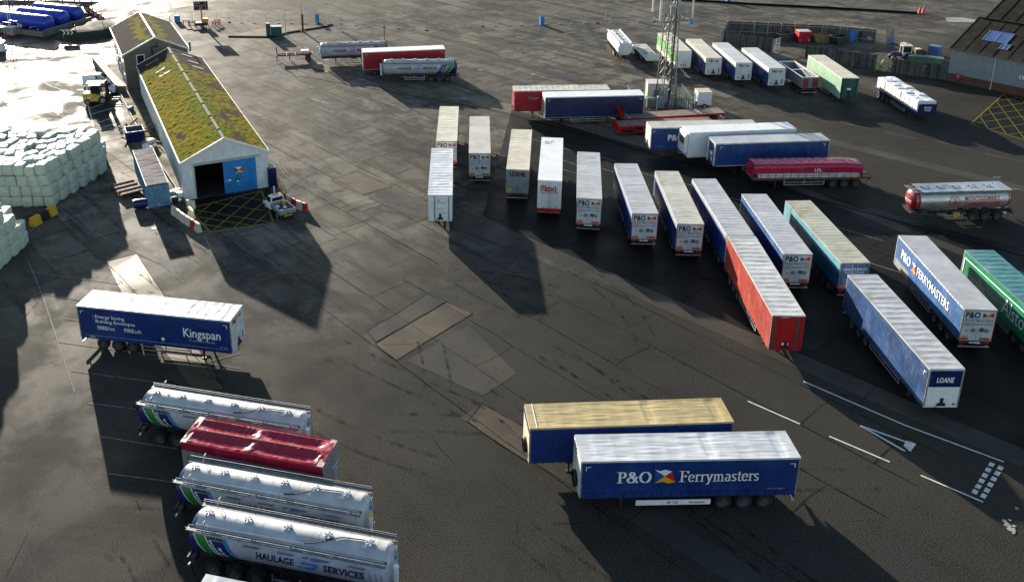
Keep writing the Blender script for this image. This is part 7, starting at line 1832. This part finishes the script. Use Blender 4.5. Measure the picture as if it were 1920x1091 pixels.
# ================================================================== scrap compound on the right
TIMB = paint('fence_timber', (.085, .09, .085), .8, .35, 1.2, dirt=(.04, .045, .035), dirtamt=.6, streak=True)
TIMBB = paint('fence_board_old', (.075, .06, .035), .85, .5, 1.0, dirt=(.03, .035, .02), dirtamt=.8, streak=True)
TIMB2 = paint('fence_timber_dark', (.030, .032, .030), .85, .35, 1.2, streak=True, dirt=(.02, .02, .018), dirtamt=.6); TIMB3 = paint('fence_timber_grey', (.065, .068, .064), .85, .35, 1.2, streak=True, dirt=(.03, .035, .025), dirtamt=.6)
def board_fence(label, pts, h, mat, post=None, inside=False, step=.3):
    root = thing('board_fence', label, 'fence', tuple(pts[0])); o = Vector(pts[0]); b = MB(); rr = random.Random(int(h * 100) + len(pts)); ps = MB()
    for p, q in zip(pts, pts[1:]):
        p = Vector(p) - o; q = Vector(q) - o; L = (q - p).length; n = int(L / step); d = (q - p) / L; a_ = atan2(d.y, d.x)
        for k in range(n): c = p + d * (k + .5) * L / n; b.box(-step * .47, step * .47, -.02 - .012 * (k % 2), .02 - .012 * (k % 2), .0, h + rr.uniform(-.06, .06), rr.randrange(3), Matrix.Translation(c) @ Matrix.Rotation(a_, 4, 'Z'))
        m = int(L / 2.4)
        for k in range(m + 1): c = p + d * (k * L / m); ps.box(-.07, .07, .05 if not inside else -.18, .18 if not inside else -.05, 0, h + .12, 0, Matrix.Translation(c) @ Matrix.Rotation(a_, 4, 'Z'))
        for z in (.5, h - .35): s = .06 if not inside else -.07; ps.bar((p.x - d.y * s, p.y + d.x * s, z), (q.x - d.y * s, q.y + d.x * s, z), .05, .1)
    b.build('boards', [mat, TIMB2, TIMB3], root); ps.build('posts', post or mat, root)
board_fence('grey vertical board fence before the scrap compound, left of the gate', [G0(1353, 84), G0(1447, 99)], 2.45, TIMB)
board_fence('grey vertical board fence behind the pale green trailer', [G0(1509, 111), G0(1640, 130)], 2.4, TIMB)
board_fence('grey vertical board fence reaching to the brick based warehouse', [G0(1671, 138), G0(1778, 151)], 2.5, TIMB)
board_fence('old brown board fence with pale posts, behind the skips', [G0(1353, 84), G0(1363, 63), G0(1540, 71), G0(1640, 80)], 2.4, TIMBB, GALV, inside=True)
b = MB()
for z in (.3, 1.2, 2.2): b.bar((0, 0, z), (2.0, 1.9, z), .08)
for t in (0, .5, 1): b.bar((2.0 * t, 1.9 * t, 0), (2.0 * t, 1.9 * t, 2.3), .08)
for k in range(9): b.bar((.22 * k, .21 * k, .3), (.22 * k, .21 * k, 2.2), .03)
p = G(1447, 99); put('compound_gate', b.mesh('gate', GALV), p.x, p.y, 0, 0, 'open grey barred gate at the scrap compound entrance', 'gate')
for args in (('open dark skip with yellow edges, leftmost in the scrap compound', 66.9, 168.4, .3, DGREY), ('tan brown skip filled with rubble, in the scrap compound', 72.9, 166.6, .1, paint('skip_tan', (.22, .15, .06), .6, .3, 1.5)), ('dark green skip full of timber, right of the tan one', 75.9, 165.3, .4, paint('skip_green', (.02, .045, .035), .6, .3, 1.5))):
    skip('skip', args[0], args[1], args[2], args[3], 3.4, 1.9, 1.35, args[4], RUBBLE)
b = MB(); b.box(-1.1, 1.1, -1, 1, .2, 2.1); b.box(-1, 1, -.9, .9, 0, .2); rd_ = thing('red_container', 'red steel box with pale lid among the skips', 'container', (69.7, 166.9, 0), 0); b.build('box_body', REDP, rd_); b = MB(); b.box(-1.12, 1.12, -1.02, 1.02, 2.1, 2.18); b.build('lid', paint('pink_lid', (.5, .38, .36), .5, .2, 1), rd_)
b = MB()
for x in (-.85, .85): b.box(x - .12, x + .12, -1.04, -1.0, .4, .7)
b.build('lamp', paint('lamp_grey', (.4, .3, .3), .4, .2, 1), rd_)
b = MB(); b.box(-1.2, 1.2, -.6, .6, 0, 1.7); b.box(-1.26, 1.26, -.66, .66, 1.7, 1.78); put('blue_chest', b.mesh('chest', LBLUE), 79.8, 167.9, 0, .05, 'bright blue steel chest against the old board fence', 'chest')
b = MB(); b.lathe([(-.85, .1), (-.8, .5), (.8, .5), (.85, .1)], 16, 0, Matrix.Translation((0, 0, .55))); put('water_tank', b.mesh('tank', paint('tank_grey', (.3, .34, .36), .5, .2, 1), 40), 82.4, 166.6, 0, 0, 'pale grey plastic tank lying before the old fence', 'tank')
def panel():
    root = thing('leaning_panel', 'blue and brown painted panel leaning at the corner of the compound', 'panel', (85.3, 165.0, 0), .35); b = MB(); b.quadface([(-.9, 0, 0), (.9, 0, 0), (.9, .5, 3.0), (-.9, .5, 3.0)]); b.quadface([(-.9, .05, 0), (.9, .05, 0), (.9, .55, 3.0), (-.9, .55, 3.0)]); b.build('board', MIDB, root)
    b = MB(); b.quadface([(-.9, -.02, .4), (.9, .48, 3.0), (-.9, .48, 3.0)]); b.build('brown_part', paint('tan_ply', (.35, .26, .12), .7, .2, 1), root); b = MB(); b.bar((-.8, .6, 2.6), (-.8, .6, 4.2), .1); b.bar((-1.2, .6, 4.0), (-.4, .6, 4.0), .08); b.build('timber_post', WOOD, root)
panel()
def tractor():
    root = thing('tractor', 'old tractor with white cab frame and dark blue bonnet, behind the board fence', 'tractor', (81.8, 153.3, 0), 3.0)
    b = loft([(.4, ring(.42, .8, 1.5, .36)), (1.6, ring(.42, .8, 1.5, .34)), (2.1, ring(.36, .85, 1.35, .3))]); b.build('bonnet', DBLUE, root, 35)
    for x, r, w in ((-.6, .78, .45), (1.7, .48, .3)):
        for y in (-.85, .85): small_wheel(root, x, y, r, w)
    c = MB()
    for x in (-1.0, .4):
        for y in (-.65, .65): c.bar((x, y, 1.0), (x, y, 2.6), .1)
    c.build('cab_frame', WHITE, root); r_ = MB(); r_.box(-1.15, .55, -.75, .75, 2.6, 2.72); r_.build('cab_roof', R_CREAM, root); g_ = MB(); g_.box(-.95, .35, -.6, .6, 1.5, 2.58); g_.build('cab_glass', GLASS, root)
    for y0 in (-.9, .55): m = MB(); m.box(-1.1, .4, y0, y0 + .35, .9, 1.55); m.build('mudguard', WHITE, root)
    e_ = MB(); e_.cyl((1.5, .2, 1.5), (1.5, .2, 2.4), .05, 8); e_.build('exhaust', RUST, root); be = MB(); be.cyl((-.3, 0, 2.72), (-.3, 0, 2.9), .09, 8); be.build('beacon', ORANGE, root)
tractor()
b = MB(); b.prism([(-2.6, 0), (2.4, 0), (2.7, 1.5), (-2.6, 1.5)], -.8, .8); p = G(1730, 124); put('green_hopper', b.mesh('hopper', paint('hopper_green', (.05, .13, .09), .6, .3, 1)), p.x + .6, p.y + .6, 0, -.5, 'dull green steel hopper behind the board fence', 'hopper')
b = MB(); b.prism([(-.8, .1), (.2, .1), (.9, 1.7), (.6, 1.8)], -.06, .06); b.bar((-.2, .3, 0), (-.2, .3, .6), .1); b.bar((.2, -.3, 0), (.2, -.3, .9), .1); put('mower_deck', b.mesh('deck', paint('lime_green', (.25, .42, .10), .5, .3, 2)), 74.9, 147.2, 0, .2, 'lime green machine part leaning in the fence gap', 'machine part')
scrap('scrap_heap', 'dark scrap metal in the gap of the board fence', 75.9, 146.4, .3, 21, CHASSIS, 14, .8)
scrap('log_pile', 'pale sawn logs lying beside the warehouse end wall', 82.0, 146.5, .3, 22, paint('cut_log', (.34, .24, .12), .8, .4, 3), 14, .7)
b = MB(); b.box(-.9, .9, -.7, .7, 0, 2.3); put('blue_cabinet', b.mesh('cabinet', MIDB), 87.6, 154.2, 0, -.9, 'blue steel cabinet at the back corner of the warehouse', 'cabinet')
for k, (x, y, h_, m, lab) in enumerate(((86.0, 156.0, 1.3, RUST, 'rusty red machine body behind the tractor'), (83.6, 156.5, 2.2, CHASSIS, 'black machine with pale top behind the tractor'), (85.0, 158.4, 1.2, DGREY, 'dark grey machine body deep in the compound'))):
    root = thing('old_machine', lab, 'machine', (x, y, 0), .3 * k); b = MB(); b.prism([(-.9, .3), (.9, .3), (.9, h_ * .7), (.3, h_), (-.9, h_)], -.6, .6); b.build('machine_body', m, root); c = MB(); c.box(-.7, .1, -.5, .5, h_, h_ + .08); c.build('top_plate', CREAM, root)
    for xx in (-.6, .6):
        for yy in (-.6, .6): small_wheel(root, xx, yy, .3, .2)
p = G(1724, 26); b = MB(); b.cyl((0, 0, .08), (0, 0, 1.6), .38, 12, 0, .08); b.box(-.5, .5, -.5, .5, 0, .08); c = b.mesh('cone', paint('cone_red', (.6, .06, .03), .5, .2, 2), 40)
for k, d_ in enumerate((0, .9)): put('traffic_cone', c, p.x + d_, p.y + .2 * k, 0, 0, 'tall red cone at the end of the dark kerb, top right', 'cone', 1.0, 'red cones at the kerb end')
kb = MB()
pp = [G(1225, -2), G(1290, 2), G(1420, 10), G(1560, 17), G(1720, 26.5)]
for p, q in zip(pp, pp[1:]): kb.bar((p.x, p.y, .2), (q.x, q.y, .2), .35, .4)
struct(kb.build('kerb', M_JOINT))
p = G(1132, 36); b = MB(); b.bar((0, 0, 0), (.6, 2.0, 1.6), .12); b.bar((0, 0, 0), (1.2, .3, .0), .1); put('barrier_arm', b.mesh('arm', WHITE), p.x, p.y - 1, 0, 0, 'short white barrier arm leaning in the far yard', 'barrier arm')
p = G(1597, 128); b = MB(); b.bar((0, 0, 0), (0, 0, 1.2), .08); b.bar((-.4, 0, .6), (.4, 0, .6), .08); put('standpipe', b.mesh('standpipe', WOOD), p.x, p.y, 0, 0, 'small standpipe by the pale green box trailer', 'standpipe')
